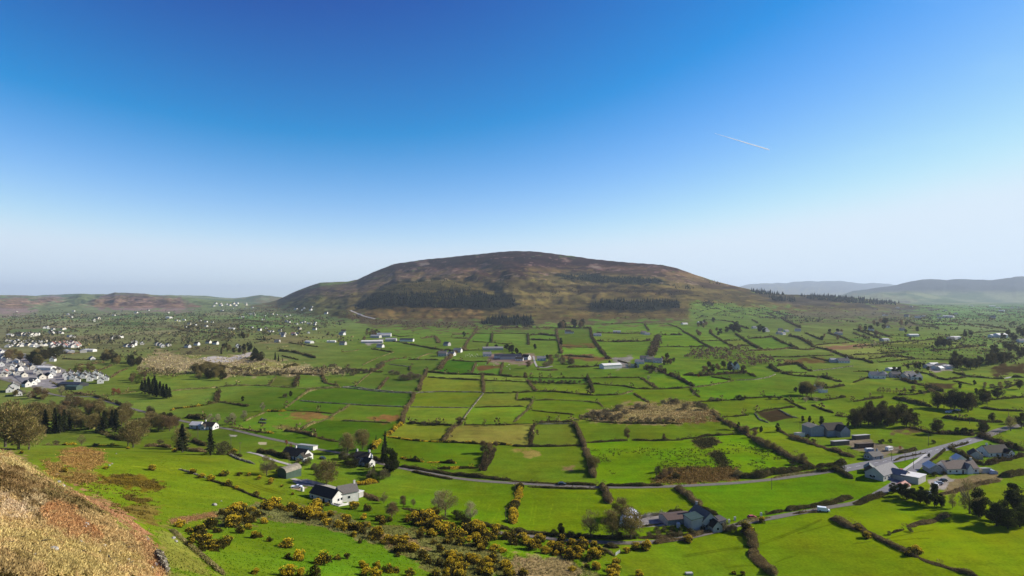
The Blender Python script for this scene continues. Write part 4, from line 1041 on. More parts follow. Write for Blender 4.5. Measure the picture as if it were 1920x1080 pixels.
def trees(s):
    for ln in s.strip().splitlines():
        k, rest = ln.split(':'); k = k.split(); t = k[1] if len(k) > 1 else None
        for it in rest.split():
            v = [float(q) for q in it.split(',')]; x, y = tl(t, [(v[0], v[1])])[0] if t else (v[0], v[1])
            tree(k[0], x, y, v[2], v[3] if len(v) > 3 else 1.0)
trees('''
bare: 835,968,48,1.25 1108,1009,52,1.05 1818,963,62,1.0 775,950,15 720,944,20 500,891,36,1.25 1895,808,27 1535,732,24 1786,953,28,.7 1760,764,28 1770,765,30 153,835,19,1.05
pale: 822,960,38 882,981,38,.95 395,796,19,1.1 408,794,17,1.1 425,797,15,1.2 436,796,21,1.1 457,789,19,1.1 115,742,18,1.2 493,771,16 1510,754,9,1.7 1530,754,9,1.7 1640,650,10 1300,742,7 1216,712,8,1.5 1230,700,10 1180,690,9
brown: 735,969,27,1.5 756,950,20 1176,824,22,.85 1245,826,13,.9 905,849,22,1.1 918,850,20 1245,896,17,1.3 1256,890,14,1.4 930,838,11,1.3 1400,814,16 1415,820,15 860,797,16,1.2 45,790,24 130,760,20 330,803,24 318,808,26 305,806,27 990,690,14 985,712,14 70,742,16,1.3 85,745,14,1.3
dome: 35,842,76,1.15 10,838,84,1.1 54,843,58,1.1 250,839,50,1.05 240,836,42 268,818,34 612,907,42,1.35 680,843,38,1.05 652,850,37,1.15 60,803,46,1.1 74,805,50 84,800,42 140,803,36 152,805,30 168,806,28 178,804,28 205,797,34 228,800,32 235,795,36 283,806,33 297,808,30 340,842,40,1.1 1113,882,27,1.2 1148,1011,54 1166,972,36,1.2 1183,1011,54,1.15 1505,740,24 1513,742,26 1521,742,22 1505,870,20 1440,842,17 1450,845,15 1370,805,16
dark: 1603,802,34 1614,800,36 1628,797,38 1640,800,34 1652,796,36 1664,800,32 1676,796,34 1690,792,36 1655,780,28 1630,780,28 1700,802,27 1715,800,26 1705,790,24 1757,814,28,1.1 1758,765,30,1.2 1783,768,33 1790,767,36 1802,770,34,1.2 1815,772,35,1.1 1822,768,30 1843,757,27,1.1 1850,755,22 1870,748,22,1.3 1915,802,28 1843,806,18,1.4 1850,810,14 1860,790,16 1893,795,14 1912,730,18 1765,650,19 1758,652,18 1772,652,17 1780,650,15
dark: 1787,690,22 1795,692,20 1803,688,22 1812,690,20 1820,694,22 1830,692,20 1838,686,18 1790,676,18 1853,686,22 1862,684,22 1870,682,20 1878,682,22 1886,680,20 1893,678,18 1860,676,20 1912,672,16 1918,670,18 1905,660,14 1660,608,12,1.3 1505,742,20 1720,622,9 1810,632,12 1820,630,11 1900,640,16 1890,632,14 1910,628,14 1880,636,12 1918,632,16
ivy: 1052,1003,22,1.3 1700,936,28,1.2 1712,940,24 1726,943,30,1.1 1738,946,26 1752,950,42,.7 1765,950,24,1.2 1836,969,50,1.1 1868,986,42,1.2 1901,957,50,1.2 1880,975,36,1.1 1890,992,38,1.2 1912,988,36,1.2 1925,980,40 1690,930,22,1.2 1675,924,18,1.4 730,887,44,1.1 738,884,34 1427,811,12 1458,810,16,.9 1505,791,11 1518,792,12 1540,797,16 1549,806,13,1.2 1525,800,9 1385,806,14,.9 1742,858,8 1905,845,14,1.3 1872,865,12,1.1 1857,838,6 1810,811,9,1.5 1795,814,12,1.3 1805,815,12,1.2 1820,815,10,1.2 1842,812,16,1.3
ivy: 545,744,11 1003,655,10 1052,648,14,.8 1026,674,9 1192,690,9 1143,685,9,.9 1375,700,8 1425,622,14,1.3 1432,624,12 1492,735,9,1.3 1543,728,8,1.3 1676,702,14,1.3 1686,703,15 1700,706,10 1715,712,9,1.2 1725,715,7,1.4 1698,711,8 1740,695,8,1.2 1800,727,10 1827,722,9 1830,738,10 1590,800,8 455,752,9 870,632,10 930,655,9,1.4 950,655,10,1.4 960,660,12,1.3
con: 395,853,48,1.25 195,808,38,1.35 217,810,42,1.35 85,812,44,1.35 103,812,47,1.3 120,810,42,1.35 112,812,36,1.3 130,806,28,1.4 62,815,40,1.3 722,850,42,.75 210,802,34,1.4 186,800,28,1.4 1800,729,11 705,826,10
con: 266,733,20,1.5 272,738,26,1.5 280,740,30,1.4 286,742,31,1.4 293,744,30,1.4 300,744,29,1.4 306,746,26,1.5 312,747,27,1.5 318,746,20,1.6 278,730,24,1.5 290,730,26,1.5 184,640,12 186,641,13 516,676,16 522,678,13 530,678,8
pine: 342,848,53,1.15 718,868,36 740,876,30,1.1 700,892,20,1.3
bush: 418,852,26,1.1 105,834,9,1.2 300,832,9,1.4 280,772,12 155,762,14 135,757,12 178,838,8,1.4 700,898,20,1.3 720,898,18,1.3 645,862,18 795,797,8,1.5 817,797,10,1.6 775,795,7,1.4 1362,996,19,1.2 1375,997,14,1.2 540,860,12,1.4 560,868,10,1.4 575,872,12,1.4 590,880,12,1.4 510,880,16,1.4 525,886,12,1.3 620,880,12 535,745,8,1.2 1232,998,11,1.2 1245,996,11,1.2 1235,1006,9,1.6 1262,1006,10,1.5 1275,1005,9,1.6 1218,1006,9,1.5 1300,1004,10,1.4 1485,872,9,1.4 1416,895,10,1.5 1430,890,11,1.4 1385,893,12,1.6 1290,879,7 1667,1003,8 1707,997,8,1.3 1640,898,8,1.3
dbush: 865,974,16,1.5 855,968,12,1.4 870,982,12,1.2 800,966,13,1.2 875,985,16,1.1 1040,1006,14,1.3 1085,1008,10,1.6 1070,1006,11,1.4 1234,886,14 1268,897,12,1.3 1295,1002,12,1.3 1260,997,12,1.2 1318,994,12 1420,893,14,1.2 778,864,10 1190,1008,12,1.6 1160,1010,14,1.5 655,872,20,1.1 665,876,16,1.1 690,880,12,1.3 662,858,12,1.2 1525,830,8,1.3 1515,822,8 1760,885,9,1.3 1752,893,9,1.3 1770,890,7,1.4 1386,750,10,1.3 1395,750,8,1.3 1445,749,7,1.4 1462,749,7,1.4 1547,725,6,1.4 1750,832,8,1.2 1670,830,7,1.2 1653,832,9,1.2 1555,882,13,1.5 1575,880,13,1.4 1540,884,11,1.6 1500,880,9,1.4 690,620,5,1.6 705,624,7,1.2 110,668,22 98,672,20
green: 1275,998,10 1252,1004,8 640,860,9,1.4 580,866,9,1.3 120,705,7 560,880,9,1.4 595,890,10,1.3 700,900,14
red: 537,836,11 546,842,10 213,742,14,1.2 222,740,12,1.2 1688,843,7,1.3 1310,708,7
willow: 1125,783,14,1.35 1112,781,13,1.3 1102,783,10,1.3 1140,786,14,1.3 1150,790,13,1.3 1135,777,11,1.3 1160,770,13,1.5 1172,776,9,1.4 1195,766,11,1.3 1207,767,9,1.3 1185,790,9,1.4 1215,792,10,1.4 1200,794,8,1.4 1235,792,11,1.5 1250,791,10,1.5 1243,756,7,1.2 1258,756,11,1.25 1268,757,11,1.25 1285,768,13,1.2 1310,762,11,1.3 1320,769,14,1.2 1303,758,7 1345,752,7,1.4 1335,752,8,1.4 1090,786,8,1.4 1160,785,10,1.4
willow: 755,712,11,1.4 765,713,12,1.4 778,711,11,1.4 770,705,9,1.4 784,708,8,1.4 745,703,8,1.4 735,702,9,1.4 710,690,9,1.2 716,685,8,1.2 655,697,7,1.5 663,704,8,1.5 670,700,8,1.5 650,698,6,1.8 685,700,9,1.3 697,698,8,1.3 450,700,6,1.8 465,703,6,1.8 480,704,7,1.8 490,701,6,1.6 510,703,6,1.8 525,703,6,1.8 600,697,7,1.5 620,688,6,1.4 625,687,6,1.4 500,693,6,1.4 420,690,6,1.6 440,692,6,1.6 355,664,7,1.6 370,655,6,1.6 640,700,8,1.5
''')
# copses and garden woods: single trees set inside a traced outline
def copse(poly, n, kinds, h0, h1, wid=1.1):
    p = np.array(poly); c = 0; guard = 0
    while c < n and guard < 4000:
        guard += 1; x = RNG.uniform(p[:, 0].min(), p[:, 0].max()); y = RNG.uniform(p[:, 1].min(), p[:, 1].max())
        if inpoly(np.array([x]), np.array([y]), poly)[0]:
            tree(kinds[c % len(kinds)], x, y, RNG.uniform(h0, h1), wid); c += 1
copse(P('364,700 380,694 410,696 428,706 426,717 400,715 366,712'), 22, ['dome', 'dark', 'dome'], 14, 19)
copse(P('52,682 60,668 92,668 96,682 80,690 60,690'), 16, ['dark', 'dome', 'ivy'], 15, 22)
copse(P('5,668 30,662 50,672 40,680 12,678'), 11, ['dome', 'brown'], 12, 17)
copse(P('95,702 150,694 190,690 195,698 130,706'), 11, ['dome', 'brown', 'green'], 8, 13)
copse(P('188,682 200,668 222,672 224,684 205,690'), 10, ['dark', 'dome'], 13, 18)
copse(P('234,686 245,672 262,674 268,686 255,692'), 8, ['dark', 'ivy'], 11, 16)
copse(P('245,716 262,704 275,708 270,722 250,722'), 8, ['dome', 'brown', 'green'], 9, 14)
copse(P('390,662 430,650 470,655 470,666 420,668'), 12, ['dark', 'dome', 'con'], 8, 13)
copse(P('445,655 470,648 478,660 455,662'), 7, ['ivy', 'con'], 9, 13)
copse(P('470,676 480,664 500,668 494,680 478,680'), 8, ['dark', 'ivy'], 12, 18)
copse(P('448,632 462,628 468,636 450,638'), 6, ['dome', 'dark'], 7, 11)
copse(P('20,740 45,738 90,740 85,752 40,752'), 9, ['brown', 'dome', 'pale'], 10, 15)
copse(P('100,752 130,758 175,766 180,786 130,790 95,775'), 13, ['dome', 'brown', 'bush'], 16, 26)
copse(P('180,770 240,775 330,790 330,800 240,795 190,790'), 12, ['dome', 'brown', 'dark'], 18, 28)
copse(P('1312,698 1330,686 1362,690 1376,696 1360,704 1325,704'), 10, ['brown', 'dark'], 9, 15)
copse(P('1382,702 1396,692 1398,702'), 4, ['dark'], 6, 9)
copse(P('1280,630 1330,620 1370,622 1350,632 1300,634'), 9, ['brown', 'dark'], 7, 11)
copse(P('1355,626 1380,612 1386,626'), 6, ['dark'], 8, 13)
copse(P('1290,604 1340,604 1330,618 1312,616'), 6, ['brown', 'dark'], 6, 10)
copse(P('1044,616 1080,606 1104,608 1100,618 1060,618'), 14, ['dark', 'brown', 'ivy'], 8, 14)
copse(P('1020,688 1030,668 1060,672 1085,684 1060,690'), 12, ['brown', 'willow'], 7, 12, 1.4)
copse(P('1226,682 1240,670 1270,674 1262,684 1232,686'), 8, ['brown', 'dark'], 7, 12)
copse(P('1200,694 1230,688 1250,700 1225,702'), 7, ['dark', 'bush'], 6, 10)
copse(P('945,668 960,655 984,662 980,672 960,672'), 9, ['dark', 'ivy'], 7, 11)
copse(P('815,668 820,660 850,660 850,668'), 7, ['brown', 'dark'], 6, 9)
copse(P('668,634 700,622 716,630 700,640 668,644'), 9, ['brown', 'dome'], 6, 10)
copse(P('1600,626 1640,604 1700,606 1720,620 1680,630 1630,632'), 16, ['brown', 'dark'], 6, 11)
copse(P('1530,640 1560,622 1590,628 1580,640'), 6, ['brown', 'dark'], 6, 9)
copse(P('1690,735 1700,724 1740,720 1790,726 1780,734 1730,740'), 9, ['brown', 'dbush'], 5, 8, 1.5)
copse(P('1840,725 1870,718 1895,716 1900,722 1880,732 1850,738'), 8, ['bush', 'brown'], 5, 9, 1.3)
copse(P('1855,660 1870,650 1900,652 1895,664 1865,668'), 8, ['dark'], 8, 13)
copse(P('1700,690 1730,684 1736,692 1712,698'), 7, ['dark', 'ivy'], 7, 11)
for x in range(1005, 1092, 8): tree('bush', x + RNG.uniform(-2, 2), 720 - (x % 3), RNG.uniform(5, 9), 1.0)
for x in range(1645, 1690, 6): tree('bare', x + RNG.uniform(-1, 1), 736 + (x - 1645) * .05, RNG.uniform(6, 11), .9)

# ------------------------------------------------------------------ hedges, banks, walls
HPAL = {'H': T_BROWN + T_OLIVE[:3], 'D': [(102,90,54),(84,80,44),(120,104,66),(90,94,46)], 'G': T_GORSE, 'T': T_DARKB + T_BROWN[:2], 'B': [(150,136,88),(126,112,66),(112,118,50),(164,150,104)], 'W': [(158,148,128),(132,122,104),(176,168,150),(112,104,84)]}
def hedge_mesh(name, k, h, w, W, fine=1.0):
    d = np.r_[0, np.cumsum(np.hypot(np.diff(W[:, 0]), np.diff(W[:, 1])))]; L_ = max(d[-1], 1.0)
    Y0 = float(np.mean(W[:, 1])); st = max(1.0, Y0 * 0.004) * fine; n = max(3, int(L_ / st) + 1); s = np.linspace(0, d[-1], n)
    x = np.interp(s, d, W[:, 0]); y = np.interp(s, d, W[:, 1])
    for _ in range(2): x[1:-1] = (x[:-2] + x[1:-1] * 2 + x[2:]) / 4; y[1:-1] = (y[:-2] + y[1:-1] * 2 + y[2:]) / 4
    tx, ty = np.gradient(x), np.gradient(y); l = np.hypot(tx, ty) + 1e-9; nx, ny = -ty / l, tx / l
    o = RNG.uniform(0, 999); amp = {'W': .25, 'B': .5, 'D': .6, 'H': .8, 'G': .9, 'T': 1.1}[k]; per = {'W': 2.0, 'B': 6, 'D': 5, 'H': 5, 'G': 3.5, 'T': 6}[k]
    hs = h * (1 + amp * (fbm(s / per + o, s * 0 + o, 2, 7) - .5) * 2.4).clip(.25, 2.0); ws = w * .8 * (1 + 1.1 * amp * (fbm(s / per + 50 + o, s * 0, 2, 9) - .5))
    if k != 'W': hs = hs * (.3 + .7 * sstep(.30, .47, fbm(s / 16 + o, s * 0 + 7, 2, 19)))
    en = np.minimum(s, d[-1] - s); hs = hs * (.25 + .75 * sstep(0, 2.5, en)); ws = ws * (.35 + .65 * sstep(0, 2.5, en))
    wob = (fbm(s / 9 + o, s * 0 + 4, 2, 13) - .5) * w * .5; x = x + nx * wob; y = y + ny * wob
    hs = hs * (.45 if k == 'T' else .6 if k in 'HG' else .75 if k == 'D' else 1)
    off = np.array([-.5, -.42, -.2, .2, .42, .5]); hh = np.array([-.15, .4, .68, .68, .4, -.15])
    X = x[:, None] + nx[:, None] * ws[:, None] * off; Y = y[:, None] + ny[:, None] * ws[:, None] * off; Z = zat(x, y)[:, None] + hs[:, None] * hh * (1 + RNG.uniform(-.22, .22, (n, 6)))
    V = np.stack([X, Y, Z], -1).reshape(-1, 3); a, b = np.meshgrid(np.arange(n - 1), np.arange(5), indexing='ij'); q = (a * 6 + b).ravel()
    Fc = np.stack([q, q + 1, q + 7, q + 6], 1); caps = np.array([[0, 5, 3, 2], [0, 2, 1, 1]])[:1]; e = (n - 1) * 6
    Fc = np.vstack([Fc, [[0, 5, 4, 1]], [[1, 4, 3, 2]], [[e, e + 1, e + 4, e + 5]], [[e + 1, e + 2, e + 3, e + 4]]])
    pl_ = HPAL[k]; tc = np.repeat(pal(pl_, n, .1), 6, 0) * RNG.uniform(.85, 1.1, (n * 6, 1))
    fs = max(.28, Y0 * .0011); m = int(min(9000, L_ * (w + 2 * h) * 1.0 / (.6 * fs * fs)) * (.35 if k == 'W' else 1))
    ss = RNG.uniform(0, d[-1], m); la = RNG.uniform(-1, 1, m); hm = np.interp(ss, s, hs); wm = np.interp(ss, s, ws) * .62
    px_ = np.interp(ss, s, x) + np.interp(ss, s, nx) * la * wm; py_ = np.interp(ss, s, y) + np.interp(ss, s, ny) * la * wm
    up = RNG.uniform(0, 1, m) ** .45; pz = zat(px_, py_) + hm * np.sqrt(1 - np.minimum(la * la, .96)) * (.2 + .98 * up)
    t = pal(pl_, m)
    if k == 'G':
        ye = (fbm(ss / 5 + o, ss * 0 + 2, 2, 15) > .45) & (up > .35) & (RNG.random(m) < .75); t[ye] = pal(T_YEL, int(ye.sum()), .1)
    ln = fs * RNG.uniform(.7, 1.6, m); wd_ = ln * (.45 if k in 'HTB' else .75)
    dr = unit(m) + np.c_[np.interp(ss, s, nx) * la, np.interp(ss, s, ny) * la, np.full(m, .7)]
    v2, f2, t2 = quads(np.c_[px_, py_, pz], ln, wd_, t, dr)
    if k in 'THDG':                                   # single bushes and young trees standing in the row
        nl = max(2, int(L_ / (w * (.9 if k == 'T' else 1.5)))); sl = RNG.uniform(0, d[-1], nl); hl = h * RNG.uniform(.45, 1.0, nl) * (1 + .8 * (RNG.random(nl) < .22)); rl = w * RNG.uniform(.3, .72, nl)
        ml = int(np.clip(6 * w * h / fs / fs * .35, 10, 90)); cxl = np.repeat(np.interp(sl, s, x) + RNG.normal(0, w * .18, nl), ml); cyl = np.repeat(np.interp(sl, s, y) + RNG.normal(0, w * .18, nl), ml); hl = np.repeat(hl, ml); rl = np.repeat(rl, ml)
        u3 = unit(nl * ml) * RNG.uniform(.5, 1.05, (nl * ml, 1)); C3 = np.c_[cxl + u3[:, 0] * rl, cyl + u3[:, 1] * rl, zat(cxl, cyl) + hl * (.55 + .45 * u3[:, 2])]
        t3 = np.where((RNG.random(nl * ml) < np.repeat(RNG.uniform(.0, .7, nl) if k == 'G' else np.zeros(nl), ml))[:, None], pal(T_YEL, nl * ml) * .8, pal(pl_, nl * ml)) * np.repeat(RNG.uniform(.8, 1.2, nl), ml)[:, None]; l3 = fs * RNG.uniform(.8, 1.7, nl * ml)
        v3, f3, t4 = quads(C3, l3, l3 * .5, t3, u3 + unit(nl * ml) * .7 + [0, 0, .4]); f2 = np.vstack([f2, f3 + len(v2)]); v2 = np.vstack([v2, v3]); t2 = np.vstack([t2, t4])
    c = np.array([np.mean(x), np.mean(y), float(zat(np.mean(x), np.mean(y)))])
    return mesh_np(name, np.vstack([V, v2]) - c, np.vstack([Fc, f2 + len(V)]), M['hedge'], tint=np.vstack([tc, t2])), c
HN = {'H': ('hedge', 'brown leafless hedge', 'hedge'), 'D': ('hedge', 'low dark hedge', 'hedge'), 'G': ('gorse_hedge', 'yellow-flowered gorse hedge', 'hedge'), 'T': ('tree_row', 'tall overgrown hedgerow', 'hedgerow'),
      'B': ('grass_bank', 'straw-coloured grassy bank', 'bank'), 'W': ('stone_wall', 'pale dry stone wall', 'wall')}
HG = {'H': 'brown hedges between fields', 'D': 'low dark hedges between fields', 'G': 'gorse hedges', 'T': 'tall hedgerows', 'B': 'grassy banks between fields', 'W': 'dry stone walls'}
for k, t, h, w, W, p in HW:
    if W[0][1] > 430: h *= .85; w *= .78
    nm, ph, cat = HN[k]; me_, c = hedge_mesh(nm, k, h, w, W); auto(link(nm, me_, None, c), ph, cat, HG[k], tuple(W[len(W) // 2]))
# the far net of hedges: one mass
Vs, Fs, Ts, b = [], [], [], 0
for W in FARH:
    W = W[::1]; h = RNG.uniform(2.5, 5.5); n = len(W)
    for i in range(n - 1):
        p, q = W[i], W[i + 1]; L_ = np.linalg.norm(q - p); sc_ = min(1.0, p[1] / 2200); m = max(3, int(L_ / 9 / sc_ ** 1.5))
        tt = RNG.uniform(0, 1, m)[:, None]; Cn = p + (q - p) * tt + np.c_[RNG.normal(0, 1.5, m), RNG.normal(0, 1.5, m), RNG.uniform(.4, 1, m) * h]
        v, f, t4 = quads(Cn, RNG.uniform(4, 11, m) * sc_, RNG.uniform(3, 6, m) * sc_, pal(T_DARKB + T_OLIVE[:1], m)); Vs.append(v); Fs.append(f + b); Ts.append(t4); b += len(v)
o = link('far_hedgerows', mesh_np('far_hedgerows', np.vstack(Vs), np.vstack(Fs), M['hedge'], tint=np.vstack(Ts)))
tag(o, 'net of small dark hedges over the far plain below the hill', 'hedgerows', None, 'stuff')

# ------------------------------------------------------------------ masses nobody could count: plantations, scrub, far trees
def mass(name, label, cat, polys, step, h, kind, tints, jit=.3, noise=0):
    Vs, Fs, Ts, b = [], [], [], 0
    for poly in polys:
        p = np.array(poly); nx_ = (p[:, 0].max() - p[:, 0].min()) / step; ny_ = (p[:, 1].max() - p[:, 1].min()) / (step * .45)
        n = int(nx_ * ny_)
        X = RNG.uniform(p[:, 0].min(), p[:, 0].max(), n); Y = RNG.uniform(p[:, 1].min(), p[:, 1].max(), n); ok = inpoly(X, Y, poly)
        for x, y in zip(X[ok], Y[ok]):
            g = ground(x, y)
            if g[1] > 12000: continue
            if noise and fbm(np.array([g[0] / 90]), np.array([g[1] / 140]), 3, 55)[0] < noise: continue
            hh = h * RNG.uniform(1 - jit, 1 + jit)
            if kind == 'con':
                m = 5; a = RNG.uniform(0, 6.28) + np.arange(m) * 1.2566; r = hh * .2
                v = [g + [0, 0, hh]] + [g + [math.cos(q) * r * RNG.uniform(.7, 1.2), math.sin(q) * r * RNG.uniform(.7, 1.2), hh * RNG.uniform(.02, .2)] for q in a]
                f = np.array([[0, 1 + k, 1 + (k + 1) % m, 1 + (k + 1) % m] for k in range(m)]); f = f[:, :3]
                Vs.append(np.array(v)); Fs.append(f + b); Ts.append(np.repeat(pal(tints, 1), len(v), 0) * RNG.uniform(.85, 1.1, (len(v), 1))); b += len(v)
            else:
                m = 16; q = unit(m); q[:, 2] = np.abs(q[:, 2]); Cn = g + q * [hh * .42, hh * .42, hh * .62] + [0, 0, hh * .3]
                v, f, t4 = quads(Cn, hh * RNG.uniform(.28, .5, m), hh * RNG.uniform(.16, .3, m), pal(tints, m), q + unit(m) * .6)
                Vs.append(v); Fs.append(np.vstack([f[:, [0, 1, 2]], f[:, [0, 2, 3]]]) + b); Ts.append(t4); b += len(v)
    o = link(name, mesh_np(name, np.vstack(Vs), np.vstack(Fs), M['hedge'], tint=np.vstack(Ts)))
    return tag(o, label, cat, None, 'stuff')
CONP = [(36,42,28),(28,34,22),(46,50,32)]
mass('conifer_plantation', 'olive and dark conifer plantation over the knoll of the hill', 'plantation', [P('665,579 690,560 730,552 800,548 880,545 900,550 965,562 966,577 930,579 880,576 810,578 760,572 720,575')], 4, 15, 'con', CONP)
mass('conifer_plantation', 'thin olive plantation near the top of the knoll', 'plantation', [P('730,549 770,528 840,525 885,536 890,545 820,548')], 7, 12, 'con', [(84,80,50),(66,66,42),(96,88,58)])
mass('conifer_plantation', 'dark conifer block with straight edges right of the clear-fell', 'plantation', [P('1105,572 1130,564 1180,564 1240,564 1276,566 1274,578 1230,576 1228,583 1190,583 1140,579 1106,582')], 4.5, 17, 'con', CONP)
mass('conifer_plantation', 'square dark conifer block above the fields', 'plantation', [P('903,604 925,594 960,595 1000,596 1000,610 940,610 903,609')], 4.5, 17, 'con', CONP)
mass('conifer_plantation', 'long blue-green plantation band high on the right slope', 'plantation', [P('1046,516 1110,514 1150,520 1230,522 1244,530 1200,533 1120,530 1060,524')], 3.4, 14, 'con', [(36,46,34),(30,38,28),(44,52,38)])
mass('conifer_plantation', 'thin dark trees along the skyline of the right slope', 'plantation', [P('1310,523 1330,526 1362,533 1350,535 1325,530'), P('1250,534 1320,538 1330,544 1270,543')], 5, 12, 'con', CONP)
mass('conifer_plantation', 'dark wood along the crest of the low ridge', 'plantation', [P('1408,547 1440,547 1475,553 1470,556 1420,552'), P('1500,555 1560,556 1620,562 1686,569 1684,573 1600,569 1520,562'), P('1440,557 1490,562 1494,568 1450,564')], 3, 25, 'con', [(38,44,34),(32,38,30)])
mass('hillside_scrub', 'brown leafless wood along the foot of the hill', 'scrub', [P('636,580 680,596 720,602 800,606 880,610 905,614 870,619 800,615 760,617 748,613 720,613 690,608 660,603 640,592'), P('895,614 1000,614 1040,618 900,621')], 6, 9, 'blob', [(104,86,62),(88,72,52),(112,100,66)])
mass('hillside_scrub', 'dark bushes scattered over the heather and grass of the hill', 'scrub', [P('560,560 640,545 700,530 900,520 1100,530 1300,550 1290,600 1000,605 970,580 900,545 700,548 640,575')], 9, 5, 'blob', [(70,62,44),(58,54,36),(86,78,52)], .5, .52)
mass('hillside_scrub', 'dark scrub strips across the right flank of the hill', 'scrub', [P('1100,538 1300,548 1400,556 1440,566 1300,560 1120,552'), P('985,548 1090,545 1100,556 1000,562')], 6, 6, 'blob', [(78,66,52),(66,58,42)], .4, .46)
mass('scrub_wood', 'brown leafless scrub wood beyond the twin-gabled white house', 'wood', [P('1284,668 1300,658 1340,656 1372,652 1400,656 1418,668 1445,672 1474,682 1440,684 1400,690 1372,682 1330,676 1290,676')], 7, 7, 'blob', [(118,96,72),(100,82,60),(130,110,84)])
mass('scrub_wood', 'olive-brown willow scrub along the edges of the large pale bog', 'scrub', [P('235,690 270,684 300,696 350,694 365,704 330,712 260,706'), P('430,694 560,698 640,690 690,700 640,710 540,708 440,706'), P('330,656 400,650 480,662 470,668 400,662 340,664'), P('265,652 330,652 330,662 270,664')], 8, 5, 'blob', [(120,108,74),(102,92,58),(136,120,84)], .45, .47)
mass('scrub_wood', 'patchy brown scrub on the slope right of the hill', 'wood', [P('1470,582 1560,574 1640,580 1700,588 1690,606 1600,602 1520,600'), P('1335,597 1350,588 1400,590 1396,600'), P('1390,580 1440,578 1470,586 1430,590')], 7, 7, 'blob', [(104,88,70),(86,74,56),(72,66,46)], .4, .42)
mass('scrub_wood', 'dark wood round the lone knoll on the right flank', 'wood', [P('1313,572 1320,564 1335,564 1340,574 1325,580')], 4, 10, 'blob', [(70,64,44),(60,54,38)])
mass('scrub_wood', 'tall scrub filling the lane between two long fields', 'wood', [P('1232,630 1240,622 1238,650 1222,672 1212,672')], 5, 6, 'blob', [(112,94,70),(96,82,58)])
def hedge_trees():
    Vs, Fs, Ts, b = [], [], [], 0
    for k, t, h, w, W, p in HW:
        if k in 'WG' or W[0][1] < 430 or W[0][1] > 3500: continue
        for q in W[::3 if k != 'B' else 9]:
            if RNG.random() < .5: continue
            hh = RNG.uniform(3, 7.5); m = 22; u3 = unit(m); g = q + [RNG.normal(0, 1.5), RNG.normal(0, 2), 0]; Cn = g + u3 * RNG.uniform(.5, 1, (m, 1)) * [hh * .42, hh * .42, hh * .48] + [0, 0, hh * .52]
            v, f, t4 = quads(Cn, hh * RNG.uniform(.22, .42, m), hh * RNG.uniform(.1, .22, m), pal(T_OLIVE + T_DARKB[:2], m) * RNG.uniform(.75, 1.2), u3 + unit(m) * .6); Vs.append(v); Fs.append(f + b); Ts.append(t4); b += len(v)
    return tag(link('hedgerow_trees', mesh_np('hedgerow_trees', np.vstack(Vs), np.vstack(Fs), M['hedge'], tint=np.vstack(Ts))), 'small bushy trees growing in the hedges of the middle fields', 'trees', None, 'stuff')
hedge_trees()
mass('distant_trees', 'distant hedgerow trees of the left plain', 'trees', [P('0,598 120,590 330,588 430,578 520,572 600,590 650,606 640,618 560,622 480,630 400,640 330,650 200,648 0,652')], 8, 8, 'blob', [(106,102,72),(90,88,60),(122,112,84),(80,82,54)], .45, .40)
mass('distant_trees', 'distant hedgerow trees of the right plain', 'trees', [P('1480,600 1640,584 1760,574 1930,570 1930,632 1800,626 1700,620 1600,612')], 11, 8, 'blob', [(74,74,50),(62,62,42),(88,82,58)], .45, .47)
mass('distant_trees', 'thick trees round the far village at the foot of the reddish hills', 'trees', [P('0,586 100,582 200,584 330,582 420,574 540,572 500,590 330,596 120,598 0,602')], 9, 9, 'blob', [(96,94,74),(84,84,64),(108,102,80)], .45, .42)
# ------------------------------------------------------------------ gorse
def gorse_proto(v):
    """a rounded bush about two metres high and four wide: dark foliage, yellow flowers in patches"""
    RL = lobes(13, 1.35, .75, .75, .62)
    Vs, Fs, Ts, b = [], [], [], 0; BV, BF, BT, bb = [], [], [], 0
    fl = [0.76, .56, .38, .2, .07][v]
    for (x, y, z, r) in RL:
        z = max(z, .35); n = 85; p = unit(n); q = p * r * RNG.uniform(.4, 1.05, (n, 1)); Cn = q + [x, y, z]; Cn[:, 2] = np.maximum(Cn[:, 2], .05)
        V_, F_, T_ = quads(Cn, RNG.uniform(.18, .42, n), RNG.uniform(.1, .22, n), pal(T_GORSE, n, .16), q + unit(n) * .7); Vs.append(V_); Fs.append(F_ + b); Ts.append(T_); b += len(V_)
        if RNG.random() < fl + .15 or not BV:
            n = int(95 * fl + 6); p = unit(n); p[:, 2] = np.abs(p[:, 2]) ** .6; q = p * r * RNG.uniform(.9, 1.14, (n, 1)); Cn = q + [x, y, z]; Cn[:, 2] = np.maximum(Cn[:, 2], .2)
            V_, F_, T_ = quads(Cn, RNG.uniform(.12, .3, n), RNG.uniform(.08, .17, n), pal(T_YEL, n, .2) * .95, q + unit(n)); BV.append(V_); BF.append(F_ + bb); BT.append(T_); bb += len(V_)
    return (mesh_np('gorse_foliage', np.vstack(Vs), np.vstack(Fs), M['foliage'], tint=np.vstack(Ts)), mesh_np('gorse_flowers', np.vstack(BV), np.vstack(BF), M['blossom'], tint=np.vstack(BT)))
GP = [gorse_proto(min(i // 2, 4)) for i in range(10)]
GN = 0
def gorse(px, py, wpx, kind='m', at=None):
    global GN
    g = ground(px, py) if at is None else at; s = wpx * g[1] / F / 3.1; GN += 1
    v = {'y': (0, 1, 2, 3), 'm': (2, 3, 4, 5), 'd': (6, 7, 8, 9)}[kind][GN % 4]; f, b = GP[v]
    o = empty('gorse_bush', g, random.uniform(0, 6.28), (s * random.uniform(.9, 1.1), s * random.uniform(.9, 1.1), s * random.uniform(.85, 1.25))); link('foliage', f, o); link('flowers', b, o)
    auto(o, {'y': 'bright yellow-flowering gorse bush', 'm': 'gorse bush with scattered yellow flowers', 'd': 'dark gorse bush with few flowers'}[kind], 'gorse bush', 'gorse bushes on the near slope', tuple(g))
